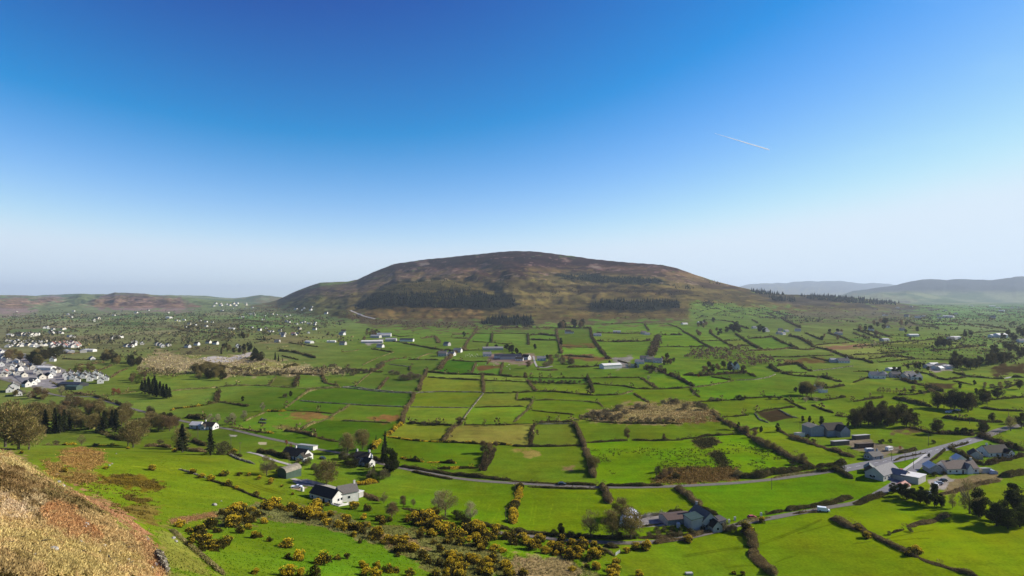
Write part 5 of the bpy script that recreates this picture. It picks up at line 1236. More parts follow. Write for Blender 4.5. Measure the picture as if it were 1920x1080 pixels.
GL = {'C2': '100,500,110,y 580,370,100,d 640,40,90,m 740,90,50,m 920,330,90,y 960,150,70,m 1040,290,120,m 1110,320,80,y 840,380,60,m 850,440,90,m 680,480,170,y 910,450,90,y 1050,460,100,y 440,500,160,d 310,600,110,m 260,640,150,d 380,680,180,d 460,760,110,m 780,560,130,d 870,530,90,m 950,620,120,m 1010,630,60,m 1110,670,80,d 1300,710,160,y 1440,860,150,y 1320,860,90,d 1700,880,220,m 1880,870,90,d 1320,1030,160,y 1460,1050,120,y 1620,1040,180,d 950,1030,90,y 1280,320,90,m 1360,310,130,m 1440,370,150,m 1540,390,170,m 1550,430,90,d 1640,390,110,m 1800,380,100,y 1760,470,130,m 1880,500,130,m 1650,240,110,y 1760,270,60,m 200,560,100,d 330,540,120,d 520,560,110,d 1180,270,90,m 1220,300,90,m 1720,420,110,m 1000,380,110,d 760,420,110,d 1120,30,60,y 1250,65,40,m 1370,155,40,m 350,760,120,d 420,640,100,m 230,720,110,d',
 'C3': '50,440,110,y 30,540,100,y 140,290,120,m 250,420,90,y 290,320,100,d 300,510,90,y 140,610,90,y 120,530,120,d 380,620,170,m 210,690,70,d 480,700,90,d 590,690,130,m 700,660,130,y 730,620,60,y 800,770,150,y 920,850,170,d 980,910,120,d 630,840,80,d 250,960,110,y 400,960,120,m 520,1000,130,m 620,1010,110,m 270,1040,130,m 380,1070,150,y 770,1050,120,m 740,440,110,m 830,410,130,m 860,500,80,m 990,420,140,y 1080,440,150,m 900,560,110,d 880,630,120,d 1010,600,140,y 1080,540,100,y 1170,520,120,y 1260,520,90,m 1120,590,100,d 1240,610,120,m 1350,590,140,y 1430,660,100,y 1200,680,120,m 1330,690,140,m 1430,550,90,y 1580,580,190,m 1600,700,150,d 1570,770,110,y 1720,760,120,m 1810,790,90,y 1720,840,110,d 460,470,100,m 1040,700,80,d 1110,780,110,d 1190,830,110,m 1340,860,110,m 1440,880,120,m 1500,890,140,y 1640,910,110,y 1100,930,120,d 1210,940,150,y 1320,990,140,m 1390,970,110,y 1180,1060,120,y 1340,1050,130,m 1650,1020,160,y 1870,970,110,y 1870,1050,130,y 1050,1050,110,d 1560,1040,90,d 420,430,110,d 540,440,90,d 1700,640,110,d 60,860,90,d',
 'C4': '130,660,140,y 220,740,150,y 320,660,120,m 380,790,120,y 450,730,130,y 300,720,110,m 490,820,90,y 560,800,120,d 640,830,120,m 680,700,110,y 820,710,120,m 920,740,110,m 930,840,150,y 860,880,110,d 760,860,80,m 950,970,120,y 840,960,90,d 1170,920,120,y 1150,990,150,y 1130,1050,140,y 1290,790,90,y 1390,740,130,y 1510,740,140,y 680,1000,80,y 20,430,90,y 10,1050,90,y 120,1040,110,d 1430,1060,100,y 690,790,100,d 560,720,120,d 640,770,110,d 740,800,110,d 20,690,120,d 700,850,90,d',
 'C5': '60,660,120,y 720,550,150,d 760,590,100,y 890,450,90,y 580,1040,60,d 680,1050,70,d', 'C6': '60,540,90,m 150,620,110,y 690,780,150,y 620,830,90,d 740,810,90,y',
 'B1': '1710,940,100,y 1190,940,60,m 730,970,70,m 240,770,50,m 230,560,60,y 1440,720,40,m', 'B2': '45,745,60,y 710,750,70,y 245,985,90,y 345,1030,90,y 450,1065,80,y 600,1005,100,m 880,1015,60,y 995,1055,60,y 1130,1080,60,y 770,1010,70,d'}
for t, s in GL.items():
    for it in s.split():
        x, y, w_, k = it.split(','); (qx, qy), = tl(t, [(float(x), float(y))]); gorse(qx, qy + float(w_) / 6 * .3, float(w_) / 6, k)

def thicket(poly, n, lo, hi, kinds):
    p = np.array(poly); c = 0
    while c < n:
        x, y = RNG.uniform(p[:, 0].min(), p[:, 0].max()), RNG.uniform(p[:, 1].min(), p[:, 1].max())
        if inpoly(np.array([x]), np.array([y]), poly)[0]: gorse(x, y, RNG.uniform(lo, hi) * 1.15, kinds[c % len(kinds)]); c += 1
thicket(P('400,975 430,955 480,948 540,950 600,960 640,975 640,985 600,975 540,965 470,980 440,1000 400,1000'), 22, 13, 24, 'dmdy')
thicket(P('760,970 830,962 870,975 920,1000 960,1010 960,1030 900,1030 830,1010 780,985'), 24, 14, 26, 'mdmyd')
thicket(P('960,1010 1060,1018 1130,1030 1130,1045 1080,1050 1000,1035 960,1030'), 14, 13, 22, 'dmdy')
thicket(P('640,985 700,1000 760,1020 800,1050 780,1060 730,1030 660,1005'), 12, 12, 22, 'dmd')
thicket(P('820,1040 900,1050 960,1065 960,1079 840,1079'), 13, 13, 24, 'dmy')
thicket(P('370,990 420,985 440,1010 400,1040 375,1020'), 8, 16, 28, 'd')
# ------------------------------------------------------------------ rough grass, heather, bracken, rushes: nobody could count the tufts
def cover_at(x, y):
    i = np.clip(np.round(np.interp(y, ys, np.arange(NR))).astype(int), 0, NR - 1); j = np.clip(np.round(np.interp(x / y, us, np.arange(NC))).astype(int), 0, NC - 1); return COV[i, j]
def tufts(name, label, cat, polys, n, ln, wd, up=1.4, per=4, tints=None, jit=.2, gate=None, spread=.22, soft=(4, 2), tall=False):
    X = []
    for poly in polys:
        p = np.array(poly); a = RNG.uniform(p.min(0), p.max(0), (n * 3, 2)); a = a[inpoly(a[:, 0], a[:, 1], poly)][:n]; a = a + RNG.normal(0, 1, a.shape) * soft
        X += [ground(q[0], min(q[1], 1079.5)) for q in a]
    X = np.array(X)
    if gate is not None: X = X[fbm(X[:, 0] / gate[0], X[:, 1] / gate[0], 3, 33) > gate[1]]
    Q = np.repeat(X, per, 0); m = len(Q); Q[:, :2] += RNG.normal(0, spread, (m, 2)); L_ = ln * RNG.uniform(.5, 1.4, m)
    t = cover_at(Q[:, 0], Q[:, 1]) * (1.6 if tall else 1.35) * (1 + RNG.normal(0, jit, (m, 1))).clip(.5, 1.6) if tints is None else pal(tints, m, jit)
    Q[:, 2] = zat(Q[:, 0], Q[:, 1]) + L_ * .3
    v, f, t4 = quads(Q, L_, wd * RNG.uniform(.6, 1.4, m), t, unit(m) + [0, 0, up])
    o = link(name, mesh_np(name, v, f, M['hedge'], tint=t4)); return tag(o, label, cat, None, 'stuff')
SPUR = P('0,842 20,846 60,872 130,915 200,962 262,1000 292,1030 318,1080 0,1080')
tufts('rough_grass', 'pale straw grass tufts over the bare spur', 'grass', [SPUR], 7000, .62, .1, 1.0, 6, tall=True, spread=.13)
tufts('heather', 'dark heather clumps on the spur', 'heather', [P('0,872 50,888 120,920 185,965 150,962 90,945 75,985 60,960 20,930 0,918'), P('60,895 110,910 170,945 200,965 170,962 100,935'), P('0,1045 40,1055 70,1080 0,1080')], 900, .4, .2, .8, 6, [(104,86,50),(92,74,42),(122,106,62),(84,72,40)], gate=(3, .46))
tufts('heather', 'small dark heather sprigs dotted through the straw grass', 'heather', [SPUR], 900, .35, .18, .8, 5, [(84,76,36),(110,104,50),(70,62,30)], gate=(5, .52))
tufts('bracken', 'rust-brown dead bracken on the spur', 'bracken', [P('90,958 110,936 150,965 190,1000 195,1022 150,1012 120,1008 90,985'), P('55,893 120,910 180,930 232,957 280,1000 312,1060 302,1080 262,1030 240,985 170,950 110,925'), P('320,975 400,962 405,968 350,978 322,983')], 1000, .5, .12, .7, 4, [(186,142,96),(170,126,84),(150,112,72),(196,160,114)])
tufts('bracken', 'straw and brown bracken patch in the sloping field', 'bracken', [P('113,847 150,838 192,845 197,867 175,880 150,887 117,870'), P('80,862 115,872 175,885 190,905 130,905 90,890')], 1100, .8, .22, 1, 5, [(176,140,74),(150,116,58),(120,100,46),(190,156,92)], gate=(7, .36))
tufts('rushes', 'dark rush tussocks in the sloping field', 'rushes', [P('182,890 240,888 290,900 312,912 300,920 230,912 190,900'), P('235,930 280,935 275,942 240,940'), P('90,885 300,920 290,975 220,960 140,905')], 420, .7, .22, 1.2, 7, [(128,106,42),(98,84,30),(76,68,24),(140,120,60)], gate=(8, .46), spread=.4)
tufts('rough_grass', 'tussocky pale grass between the gorse bushes', 'grass', [P('690,985 760,985 860,1012 960,1040 1080,1050 1130,1080 830,1080 770,1045 700,1010'), P('395,960 480,945 600,955 690,985 770,1045 700,1020 600,985 500,975 420,990')], 2600, .7, .2, 1, 4, None, .28)
tufts('meadow_grass', 'short green grass of the near fields', 'grass', [P('60,850 330,860 560,920 690,960 960,1000 1160,1025 1170,1080 320,1080 290,1010 200,955 120,905')], 9000, .32, .14, 1.2, 3, None, .2)
tufts('rushes', 'dark rush tussocks dotted over the wet field', 'rushes', [P('1110,835 1330,828 1470,840 1500,868 1400,885 1240,890 1150,890 1120,870')], 1500, .8, .4, 1.0, 4, [(84,92,30),(66,76,24),(104,104,44)], gate=(20, .53), spread=.5)
tufts('rushes', 'dark tussocks on the two black boggy scars', 'rushes', [P('1300,826 1340,820 1345,832 1320,842'), P('1333,850 1350,848 1365,870 1360,880 1348,868')], 420, .9, .5, 1.0, 4, [(70,68,34),(54,54,28),(96,90,50)], spread=.5)
tufts('rushes', 'brown rough grass in the enclosed bog by the road', 'rough grass', [P('1222,905 1245,882 1300,876 1380,877 1390,898 1330,902 1280,907')], 1600, 1.0, .35, 1.0, 4, [(150,122,64),(128,100,48),(100,82,40),(170,142,84)], spread=.5)
tufts('rushes', 'straw-coloured sedge of the bog among the willows', 'sedge', [P('1085,786 1110,772 1150,764 1190,760 1210,757 1270,752 1292,752 1332,765 1345,788 1290,793 1230,795 1140,790')], 2200, 1.3, .5, .8, 3, [(176,156,102),(152,132,80),(130,112,60),(190,172,118)], spread=.7)
tufts('rushes', 'pale sedge of the large bog by the gravel patch', 'sedge', [P('268,672 300,660 360,668 400,672 430,668 480,668 520,678 600,692 640,690 640,700 560,702 480,702 430,707 400,692 350,694 300,700 270,690')], 1500, 2.2, 1.0, .6, 3, [(178,160,114),(156,138,90),(132,124,72),(192,176,132)], spread=1.2)
# loose rocks, sticks, the boulder in the field
def rock(name, s, seed):
    r = random.Random(seed); bm_v = []
    v = unit(60) * (np.array([1, .8, .65]) * s); v = v * (1 + .25 * (RNG.random((60, 1)) - .5))
    import bmesh
    bm = bmesh.new()
    for p in v: bm.verts.new(p)
    bmesh.ops.convex_hull(bm, input=bm.verts); bm.verts.ensure_lookup_table()
    for q in [q for q in bm.verts if not q.link_faces]: bm.verts.remove(q)
    me = bpy.data.meshes.new(name); bm.to_mesh(me); bm.free(); me.materials.append(M['stone']); return me
g = ground(402, 948); tag(link('boulder', rock('boulder', 1.0, 3), None, g + [0, 0, .35]), 'lone pale grey boulder lying in the green sloping field', 'boulder')
RP = [rock('rock', 1, i) for i in range(4)]
for i, (x, y, s) in enumerate([(100,1032,.55),(160,985,.5),(158,990,.4),(150,1017,.35),(155,1022,.3),(30,971,.3),(62,1042,.3),(195,1024,.3),(272,1008,.4),(276,1012,.35),(290,1060,.4),(284,1066,.3),(110,905,.5),(118,912,.4),(325,1010,.6),(330,1016,.5),(375,1012,.7),(382,1010,.5),(415,940,.4),(205,873,.6),(210,870,.5),(218,851,.5),(185,1035,.25),(240,1050,.25)]):
    g = ground(x, y); auto(link('rock', RP[i % 4], None, g + [0, 0, s * .2], i, s), 'small pale grey rock', 'rock', 'rocks lying on the near slope', tuple(g))
stk = MB(); stk.tube((-.5, 0, 0), (.5, .05, .06), .035, .02, 4); stk.tube((.1, .02, .03), (.3, .25, .1), .02, .01, 4); sm = stk.mesh('dead_branch', M['bark'])
for i, (x, y, l, a) in enumerate([(75,1018,2.2,.2),(8,1022,1.6,.5),(150,1036,1.8,-.3),(205,1050,2.8,-.9),(212,1058,2.4,-.7),(220,980,1.4,0),(195,1076,1.5,-.4),(235,1030,2.0,.3),(228,1024,1.6,.6),(36,1010,1.5,-.2),(240,1060,1.8,1.1)]):
    g = ground(x, min(y, 1078)); auto(link('dead_branch', sm, None, g + [0, 0, .15], a, l), 'bare dead branch lying in straw grass', 'branch', 'dead branches on the spur', tuple(g))
# ------------------------------------------------------------------ buildings
def block(root, ox, oy, orot, L_, W_, e, r, wall, roof, names=('wall', 'roof'), over=.35, base=-1.5, flat=False, arch=False):
    """one gabled (or flat, or round-roofed) block: walls and roof as parts; local x runs along the ridge"""
    hw, hl = W_ / 2, L_ / 2
    if arch:
        k = 8; ar = [(math.cos(t) * hw, e + math.sin(t) * (r - e)) for t in [math.pi * i / k for i in range(k + 1)]]
        wp = [(-hw, base), (hw, base)] + ar; rp = [(y * 1.04, z + .02 + .06 * math.sin(math.pi * i / k)) for i, (y, z) in enumerate(ar)]
        outer = [(y * 1.045, e + (z - e) * 1.05 + .12) for y, z in ar]; rm = MB().prism(outer + ar[::-1], -hl - .15, hl + .15)
    elif flat:
        wp = [(-hw, base), (hw, base), (hw, e), (-hw, r)]; rm = MB().prism([(-hw - over, r + .02 - over * (e - r) / W_), (-hw - over, r + .02), (hw + over, e + .02), (hw + over, e + .24), (-hw - over, r + .24)][1:], -hl - over, hl + over)
    else:
        wp = [(-hw, base), (hw, base), (hw, e), (0, r), (-hw, e)]; sl = (r - e) / hw; t = .2
        rm = MB().prism([(-hw - over, e - over * sl + .02), (0, r + .02), (hw + over, e - over * sl + .02), (hw + over, e - over * sl + .02 + t), (0, r + .02 + t * 1.15), (-hw - over, e - over * sl + .02 + t)], -hl - over * .6, hl + over * .6)
    T = Matrix.Translation((ox, oy, 0)) @ Matrix.Rotation(orot, 4, 'Z')
    wm = MB().prism(wp, -hl, hl); out = []
    for nm, mb, mt in ((names[0], wm, wall), (names[1], rm, roof)):
        mb.V = [tuple(T @ Vector(v)) for v in mb.V]; out.append(link(nm, mb.mesh(nm, M[mt]), root))
    return T
def part_box(root, nm, T, x0, x1, y0, y1, z0, z1, m, m2=None):
    mb = MB().box(x0, x1, y0, y1, z0, z1, 0, T)
    return link(nm, mb.mesh(nm, M[m]), root)
def window(root, T, L_, W_, side, pos, z, w_=1.1, h_=1.15, nm='window'):
    """a glazed opening in a slightly proud frame"""
    mb = MB(); hw, hl = W_ / 2, L_ / 2
    def bx(a, b, c, d, out, m):
        if side == 'f': mb.box(a, b, -hw - out, -hw + .05, c, d, m, T)
        elif side == 'b': mb.box(a, b, hw - .05, hw + out, c, d, m, T)
        elif side == 'r': mb.box(hl - .05, hl + out, a, b, c, d, m, T)
        else: mb.box(-hl - out, -hl + .05, a, b, c, d, m, T)
    if nm == 'door': bx(pos - .55, pos + .55, -.1, 2.1, .06, 0); return link('door', mb.mesh('door', M['door']), root)
    bx(pos - w_ / 2, pos + w_ / 2, z, z + h_, .07, 0); o = link('window', mb.mesh('window', M['glass']), root)
    mb.__init__(); bx(pos - w_ / 2 - .1, pos + w_ / 2 + .1, z - .1, z + h_ + .1, .04, 0); link('frame', mb.mesh('frame', M['frame']), o)
    return o
def chimney(root, T, x, r, y=0, m='white', h=1.3):
    mb = MB().box(x - .45, x + .45, y - .35, y + .35, r - 1.0, r + h, 0, T).box(x - .52, x + .52, y - .42, y + .42, r + h, r + h + .12, 0, T)
    for k in (-.2, .2): mb.tube(T @ Vector((x + k, y, r + h + .12)), T @ Vector((x + k, y, r + h + .5)), .11, .09, 6, 1)
    return link('chimney', mb.mesh('chimney', [M[m], M['pinktile']]), next((c for c in root.children if c.name.split('.')[0] == 'roof'), root))
def house(label, px, py, rot, L_, W_, e, r, wall='white', roof='slate', ch=(-.42,), wins='auto', wings=(), name='house', cat='house', group=None, storeys=1, flat=False, arch=False, doors=True):
    g = ground(px, py); o = empty(name, g, R(rot))
    T = block(o, 0, 0, 0, L_, W_, e, r, wall, roof, flat=flat, arch=arch)
    for c in ch: chimney(o, T, c * L_, r, m=wall)
    if wins == 'auto':
        n = max(2, int(L_ / 3.6))
        for side in 'fb':
            for k in range(n):
                p = -L_ / 2 + L_ * (k + .5) / n
                if doors and k == n // 2: window(o, T, L_, W_, side, p, 0, nm='door')
                else: window(o, T, L_, W_, side, p, .9)
                if storeys == 2: window(o, T, L_, W_, side, p, 3.3, 1.0, 1.0)
        for side in 'rl': window(o, T, L_, W_, side, 0, .9 if storeys == 1 else 3.3); window(o, T, L_, W_, side, 1.8, .9)
    for i, (ox, oy, orr, l2, w2, e2, r2, wl, rf, *x) in enumerate(wings):
        T2 = block(o, ox, oy, R(orr), l2, w2, e2, r2, wl, rf, ('wing_wall', 'wing_roof'), flat='flat' in x)
        if 'nowin' not in x: window(o, T2, l2, w2, 'r', 0, .9); window(o, T2, l2, w2, 'l', 0, .9); window(o, T2, l2, w2, 'f', 0, .9)
        if 'ch' in x: chimney(o, T2, l2 * .4, r2, m=wl)
    tag(o, label, cat, group); return o
LAND = []
def lm(phrase, px, py): LAND.append((phrase, px, py))
def hs(phrase, label, px, py, *a, **k):
    lm('the ' + phrase, px, py); return house(label, px, py, *a, **k)
h1 = hs('long white farmhouse', 'long white farmhouse with dark slate roof and grey gabled wing below the gorse', 613, 937, -33, 16, 7, 3.0, 5.8, ch=(), wings=[(6.2, 6.5, 68, 9, 6.5, 3.6, 6.4, 'white', 'slate2', 'ch'), (2.5, 5.5, 0, 6, 4, 2.4, 2.7, 'greywall', 'whitetin', 'flat')])
T_ = Matrix.Identity(4)
gw = MB(); 
for a, b, c, d in ((8.3, 13.5, -4.6, -4.35), (13.25, 13.5, -4.4, 1.5), (8.3, 13.2, -3.0, -2.8)): gw.box(a, b, c, d, -1.2, 1.1)
gw.box(8.3, 13.3, -4.4, 1.2, -1.3, .12)
o = link('terrace_wall', gw.mesh('terrace_wall', M['white'])); o.location = h1.location; o.rotation_euler = h1.rotation_euler; tag(o, 'low white terrace wall round the sunny gable of the long farmhouse', 'wall')
hs('grey flat-roofed garden shed', 'small grey box shed with pale flat roof beside the long white farmhouse', 671, 931, -25, 4.2, 3.2, 2.5, 2.6, 'greywall', 'whitetin', (), 'none', name='shed', cat='shed', flat=True)
hs('round-roofed green barn', 'green tin barn with round weathered roof above the farmyard', 543, 893, 62, 10, 6.5, 3.4, 5.6, 'greentin', 'rusttin', (), 'none', name='barn', cat='barn', arch=True)
hs('white roadside cottage', 'white two-storey cottage with chimneys and white wing by the road', 681, 868, -14, 9.5, 6, 4.3, 6.6, ch=(-.42, .42), storeys=2, wings=[(5.6, -4.2, -20, 6, 5, 2.5, 4.6, 'white', 'slate'), (-1.5, -4.2, 0, 4, 3, 2.4, 3.8, 'white', 'slate')])
hs('black-roofed bungalow', 'long bungalow with black roof, skylights and white gable among shrubs', 557, 859, -24, 17, 8.5, 2.6, 6.0, ch=(-.05,), wings=[(7.2, -1.8, -90, 6, 5, 2.5, 4.6, 'white', 'slate')])
hs('low grey-roofed shed by the road', 'long low shed with pale grey roof beside the road', 576, 842, -20, 13, 4.5, 2.3, 2.9, 'white', 'tin', (), 'none', name='shed', cat='shed', flat=True)
hs('white-roofed cottage at the bend', 'small white cottage with pale roof at the road bend, left of a pair', 370, 802, -12, 9, 6, 2.6, 4.6, ch=(), roof='whitetin')
hs('dark-roofed cottage at the bend', 'small white cottage with dark roof and white gable at the road bend', 394, 804, -14, 10, 6.5, 2.7, 5.2, ch=(-.4,), wings=[(-2.5, -3.6, -90, 3, 4, 2.4, 4.0, 'white', 'slate')])
hs('gabled grey farmhouse', 'tall grey farmhouse with brown roof and gabled porch beside the lane', 1318, 983, 104, 11.5, 7, 3.9, 7.0, 'greywall', 'slate2', (.45,), storeys=2, wings=[(-7.4, -1.2, 0, 4.2, 4.5, 2.4, 4.6, 'greywall', 'slate'), (-3.2, -5.6, 0, 5, 4.4, 2.6, 3.4, 'greywall', 'slate2', 'flat'), (-2.3, 6.1, 0, 6.5, 5.4, 4.6, 5.4, 'greywall', 'greentin', 'flat', 'nowin')])
hs('low tiled outbuilding', 'low long outbuilding with tan-grey roof left of the tall grey farmhouse', 1268, 977, 15, 13, 8, 2.4, 3.4, 'stone', 'browntile', (), 'none', name='outbuilding', cat='outbuilding')
hs('pale grey-roofed bungalow', 'bungalow with broad pale grey roof and skylight at the road junction', 1655, 893, 33, 19, 9.5, 3.0, 6.4, 'greywall', 'slate3', (), wings=[(3.5, -7.2, 90, 7.5, 7.5, 2.7, 4.9, 'greywall', 'slate3')])
hs('black garden shed', 'small shed with black pitched roof behind the pale grey-roofed bungalow', 1630, 884, 60, 6, 5, 2.4, 4.4, 'wood', 'black', (), 'none', name='shed', cat='shed')
hs('white flat-roofed shed', 'open shed with broad white flat roof beside the side road', 1713, 902, 36, 10, 8, 3.2, 3.6, 'greywall', 'whitetin', (), 'none', name='shed', cat='shed', flat=True)
hs('rusty-roofed shed', 'small shed with rust-brown roof behind dark ivy trees', 1693, 918, 40, 6, 5, 2.4, 3.9, 'greywall', 'pinktile', (), 'none', name='shed', cat='shed')
hs('long dark-roofed farmhouse', 'long low farmhouse with dark brown roof and small white dormer gable', 1794, 884, 4, 19, 8.5, 2.9, 6.4, 'cream', 'browntile', (-.2, .44), wings=[(3.5, -3.2, 90, 4, 3.2, 2.9, 5.4, 'white', 'slate3', 'nowin')])
hs('white-roofed byre', 'grey stone byre with white sheeted roof left of the long dark farmhouse', 1748, 884, 78, 8.5, 6.5, 2.9, 5.0, 'stone', 'whitetin', (), 'none', name='outbuilding', cat='outbuilding')
hs('low brown byre', 'low brown-roofed byre joining the farmhouse to its stone byre', 1762, 884, 6, 6, 5, 2.2, 3.4, 'stone', 'browntile', (), 'none', name='outbuilding', cat='outbuilding')
hs('white gabled store', 'small white gabled store behind the long dark farmhouse', 1798, 868, 80, 6, 6, 2.5, 4.8, 'white', 'whitetin', (), 'none', name='outbuilding', cat='outbuilding')
hs('glazed garden shed', 'small grey shed right of the long dark-roofed farmhouse', 1845, 886, 8, 5, 3, 2.1, 2.7, 'greywall', 'tin', (), 'none', name='shed', cat='shed', flat=True)
hs('black-roofed garden bungalow', 'white bungalow with black roof inside a square hedged garden', 1862, 853, 9, 16, 8.5, 2.7, 6.2, ch=(-.3,), wings=[(5.5, -4.8, 90, 4, 5, 2.6, 4.6, 'white', 'slate')])
hs('dark steep garage', 'dark steep-roofed garage beside the black-roofed garden bungalow', 1828, 858, 62, 8, 6.5, 2.3, 4.9, 'greywall', 'slate', (), 'none', name='garage', cat='garage')
hs('tall blue-grey barn', 'tall blue-grey barn with brownish roof at the big farm', 1524, 815, 96, 11, 10, 6.2, 7.8, 'bluegrey', 'rusttin', (), 'none', name='barn', cat='barn')
hs('blue-grey gabled barn', 'wide grey barn with dark roof and two gables right of the tall barn', 1560, 815, 12, 16, 10, 4.6, 8.6, 'bluegrey', 'slate', (), 'none', name='barn', cat='barn', wings=[(3.5, -5.5, 90, 7, 8, 4.4, 8.0, 'bluegrey', 'slate', 'nowin')])
hs('low white dairy', 'low white lean-to between the two big blue-grey barns', 1541, 815, 10, 8, 6, 2.8, 3.6, 'white', 'tin', (), 'none', name='shed', cat='shed', flat=True)
hs('tan-roofed hut', 'small hut with tan roof by the hedge below the tall barn', 1499, 818, 20, 6, 4, 2.2, 2.8, 'cream', 'sand', (), 'none', name='shed', cat='shed', flat=True)
hs('pale long stable', 'long low stable with pale roof below the barns', 1575, 834, 14, 12, 3.6, 2.4, 2.9, 'wood', 'concrete', (), 'none', name='stable', cat='stable', flat=True)
hs('upper sand-school stable', 'long low stable with pale roof above the sandy paddock', 1614, 823, 14, 12, 3.6, 2.4, 2.9, 'wood', 'concrete', (), 'none', name='stable', cat='stable', flat=True)
hs('lower sand-school stable', 'dark long stable along the near edge of the sandy paddock', 1620, 839, 12, 12, 3.4, 2.4, 2.9, 'door', 'wood', (), 'none', name='stable', cat='stable', flat=True)
hs('blue-white cottage by the scrap', 'small pale cottage among scrap and bushes beside the main road', 1638, 860, 20, 9, 6, 2.4, 4.4, 'bluegrey', 'slate2', (.3,), wings=[(4, 4, 80, 6, 4, 2.3, 3.6, 'greywall', 'tin')])
hs('black farm sheds', 'wide black-roofed farm shed in the middle of the fields', 957, 673, 4, 34, 18, 5, 8, 'greywall', 'black', (), 'none', name='barn', cat='barn')
hs('smaller black shed', 'smaller black-roofed shed left of the wide one, pale yard in front', 936, 671, 4, 16, 12, 4, 6.2, 'white', 'black', (), 'none', name='barn', cat='barn')
hs('long pale cattle house', 'long pale grey shed on the crest behind the black sheds', 924, 656, 8, 38, 14, 3.6, 6.0, 'greywall', 'slate3', (), 'none', name='barn', cat='barn')
hs('white gabled farmhouse', 'white gabled farmhouse at the right end of the black farm sheds', 987, 674, -40, 13, 8, 4.5, 8, ch=(.4,), storeys=2)
hs('low white house by the black sheds', 'low white house between black sheds and white gabled farmhouse', 974, 676, -10, 12, 7, 3, 5.2)
hs('twin-gabled white house', 'tall white house with two steep gables in front of the brown scrub wood', 1370, 692, 86, 12, 6, 5, 10, ch=(), wings=[(0.8, -7.5, 0, 12, 6, 5, 9.5, 'white', 'slate'), (0, -3.8, 0, 7, 4, 4.5, 5, 'white', 'slate', 'flat')])
hs('long black cowshed', 'long low black-roofed cowshed in the field below the village', 137, 724, -8, 27, 13, 3, 4.6, 'black', 'black', (), 'none', name='barn', cat='barn')
hs('dark green cowshed', 'dark green round-topped shed in front of the long black cowshed', 138, 730, -8, 14, 8, 2.6, 4.4, 'greentin', 'greentin', (), 'none', name='barn', cat='barn', arch=True)
hs('steep white village house', 'large white house with steep grey roof at the near end of the village', 26, 733, -52, 14, 9, 5.4, 9, ch=(.4,), storeys=2, roof='slate2', wings=[(6, -3, 0, 8, 6, 3, 6, 'white', 'slate')])
hs('white wing house', 'white gabled house just in front of the steep grey-roofed one', 34, 741, -50, 10, 7, 3.4, 6, ch=())
hs('blue-grey hill sheds', 'wide blue-grey farm shed below the brown wood at the hill foot', 718, 631, 6, 40, 20, 6, 9, 'white', 'bluegrey', (), 'none', name='barn', cat='barn')
hs('pale flat sheds', 'long white-roofed shed in front of the blue-grey hill shed', 698, 643, 8, 44, 16, 4, 5.6, 'greywall', 'whitetin', (), 'none', name='barn', cat='barn')
hs('long dark cattle shed under the hill', 'dark long shed with pale gable at the end of a lane below the hill', 763, 640, -6, 30, 12, 4, 6.5, 'white', 'black', (), 'none', name='barn', cat='barn')
hs('white farmhouse under the hill', 'white farmhouse with side wings right below the square plantation', 1065, 625, 6, 16, 9, 5, 9, storeys=2, wings=[(11, -2, 0, 8, 7, 3, 5.5, 'white', 'slate')])
hs('white bungalow under the hill', 'broad white bungalow right of the white farmhouse under the hill', 1120, 630, -4, 20, 10, 4, 7, roof='slate3')
hs('long green-roofed shed', 'long low shed with green roof along the middle hedgerow', 1185, 689, 6, 18, 8, 3, 4.4, 'greywall', 'greentin', (), 'none', name='barn', cat='barn')
hs('white farm in the copse', 'small white farmhouse half hidden in the round copse', 1533, 733, 15, 9, 6, 3, 5.4)
hs('tin shed in the copse', 'low tin shed right of the half-hidden white farmhouse', 1543, 736, 10, 8, 4, 2.2, 3, 'white', 'whitetin', (), 'none', name='shed', cat='shed', flat=True)
hs('grey-roofed farm on the slope', 'grey-roofed farm house with white gable beside dark trees on the plain', 1652, 706, 10, 12, 8, 3.4, 6, roof='slate3')
hs('white tin store on the slope', 'white tin store above the grey-roofed farm on the plain', 1672, 695, 14, 14, 8, 3, 4.2, 'white', 'whitetin', (), 'none', name='shed', cat='shed')
hs('grey bungalow on the slope', 'grey bungalow with pale drive right of the dark ivy trees', 1703, 711, 20, 12, 8, 3, 6, 'greywall', 'slate2')
hs('large white barn in the trees', 'large white barn with rounded roof before the far right trees', 1875, 633, 10, 26, 18, 7, 11, 'white', 'whitetin', (), 'none', name='barn', cat='barn')
hs('smaller white barn in the trees', 'smaller white barn left of the large one by the far right trees', 1863, 633, 6, 20, 12, 6, 8, 'white', 'whitetin', (), 'none', name='barn', cat='barn')
for i, (x, y, L_, W_, rf, wl, ph) in enumerate([(1742,690,12,9,'slate3','greywall','grey'),(1750,687,14,9,'whitetin','white','white'),(1757,692,11,8,'slate2','white','dark-roofed'),(1765,688,15,10,'slate','greywall','black-roofed'),(1773,691,12,9,'tin','white','tin-roofed'),(1780,690,10,8,'slate3','white','pale-roofed'),(1762,694,9,7,'whitetin','greywall','small white')]):
    o = house('x', x, y, 8 + i * 3, L_, W_, 3.2, 5.4, wl, rf, (), 'none', name='barn', cat='barn', group='sheds of the white farmyard on the plain'); auto(o, ph + ' shed of the crowded white farmyard', 'barn', 'sheds of the white farmyard on the plain', tuple(ground(x, y)))
lm('the crowded white farmyard', 1760, 690)
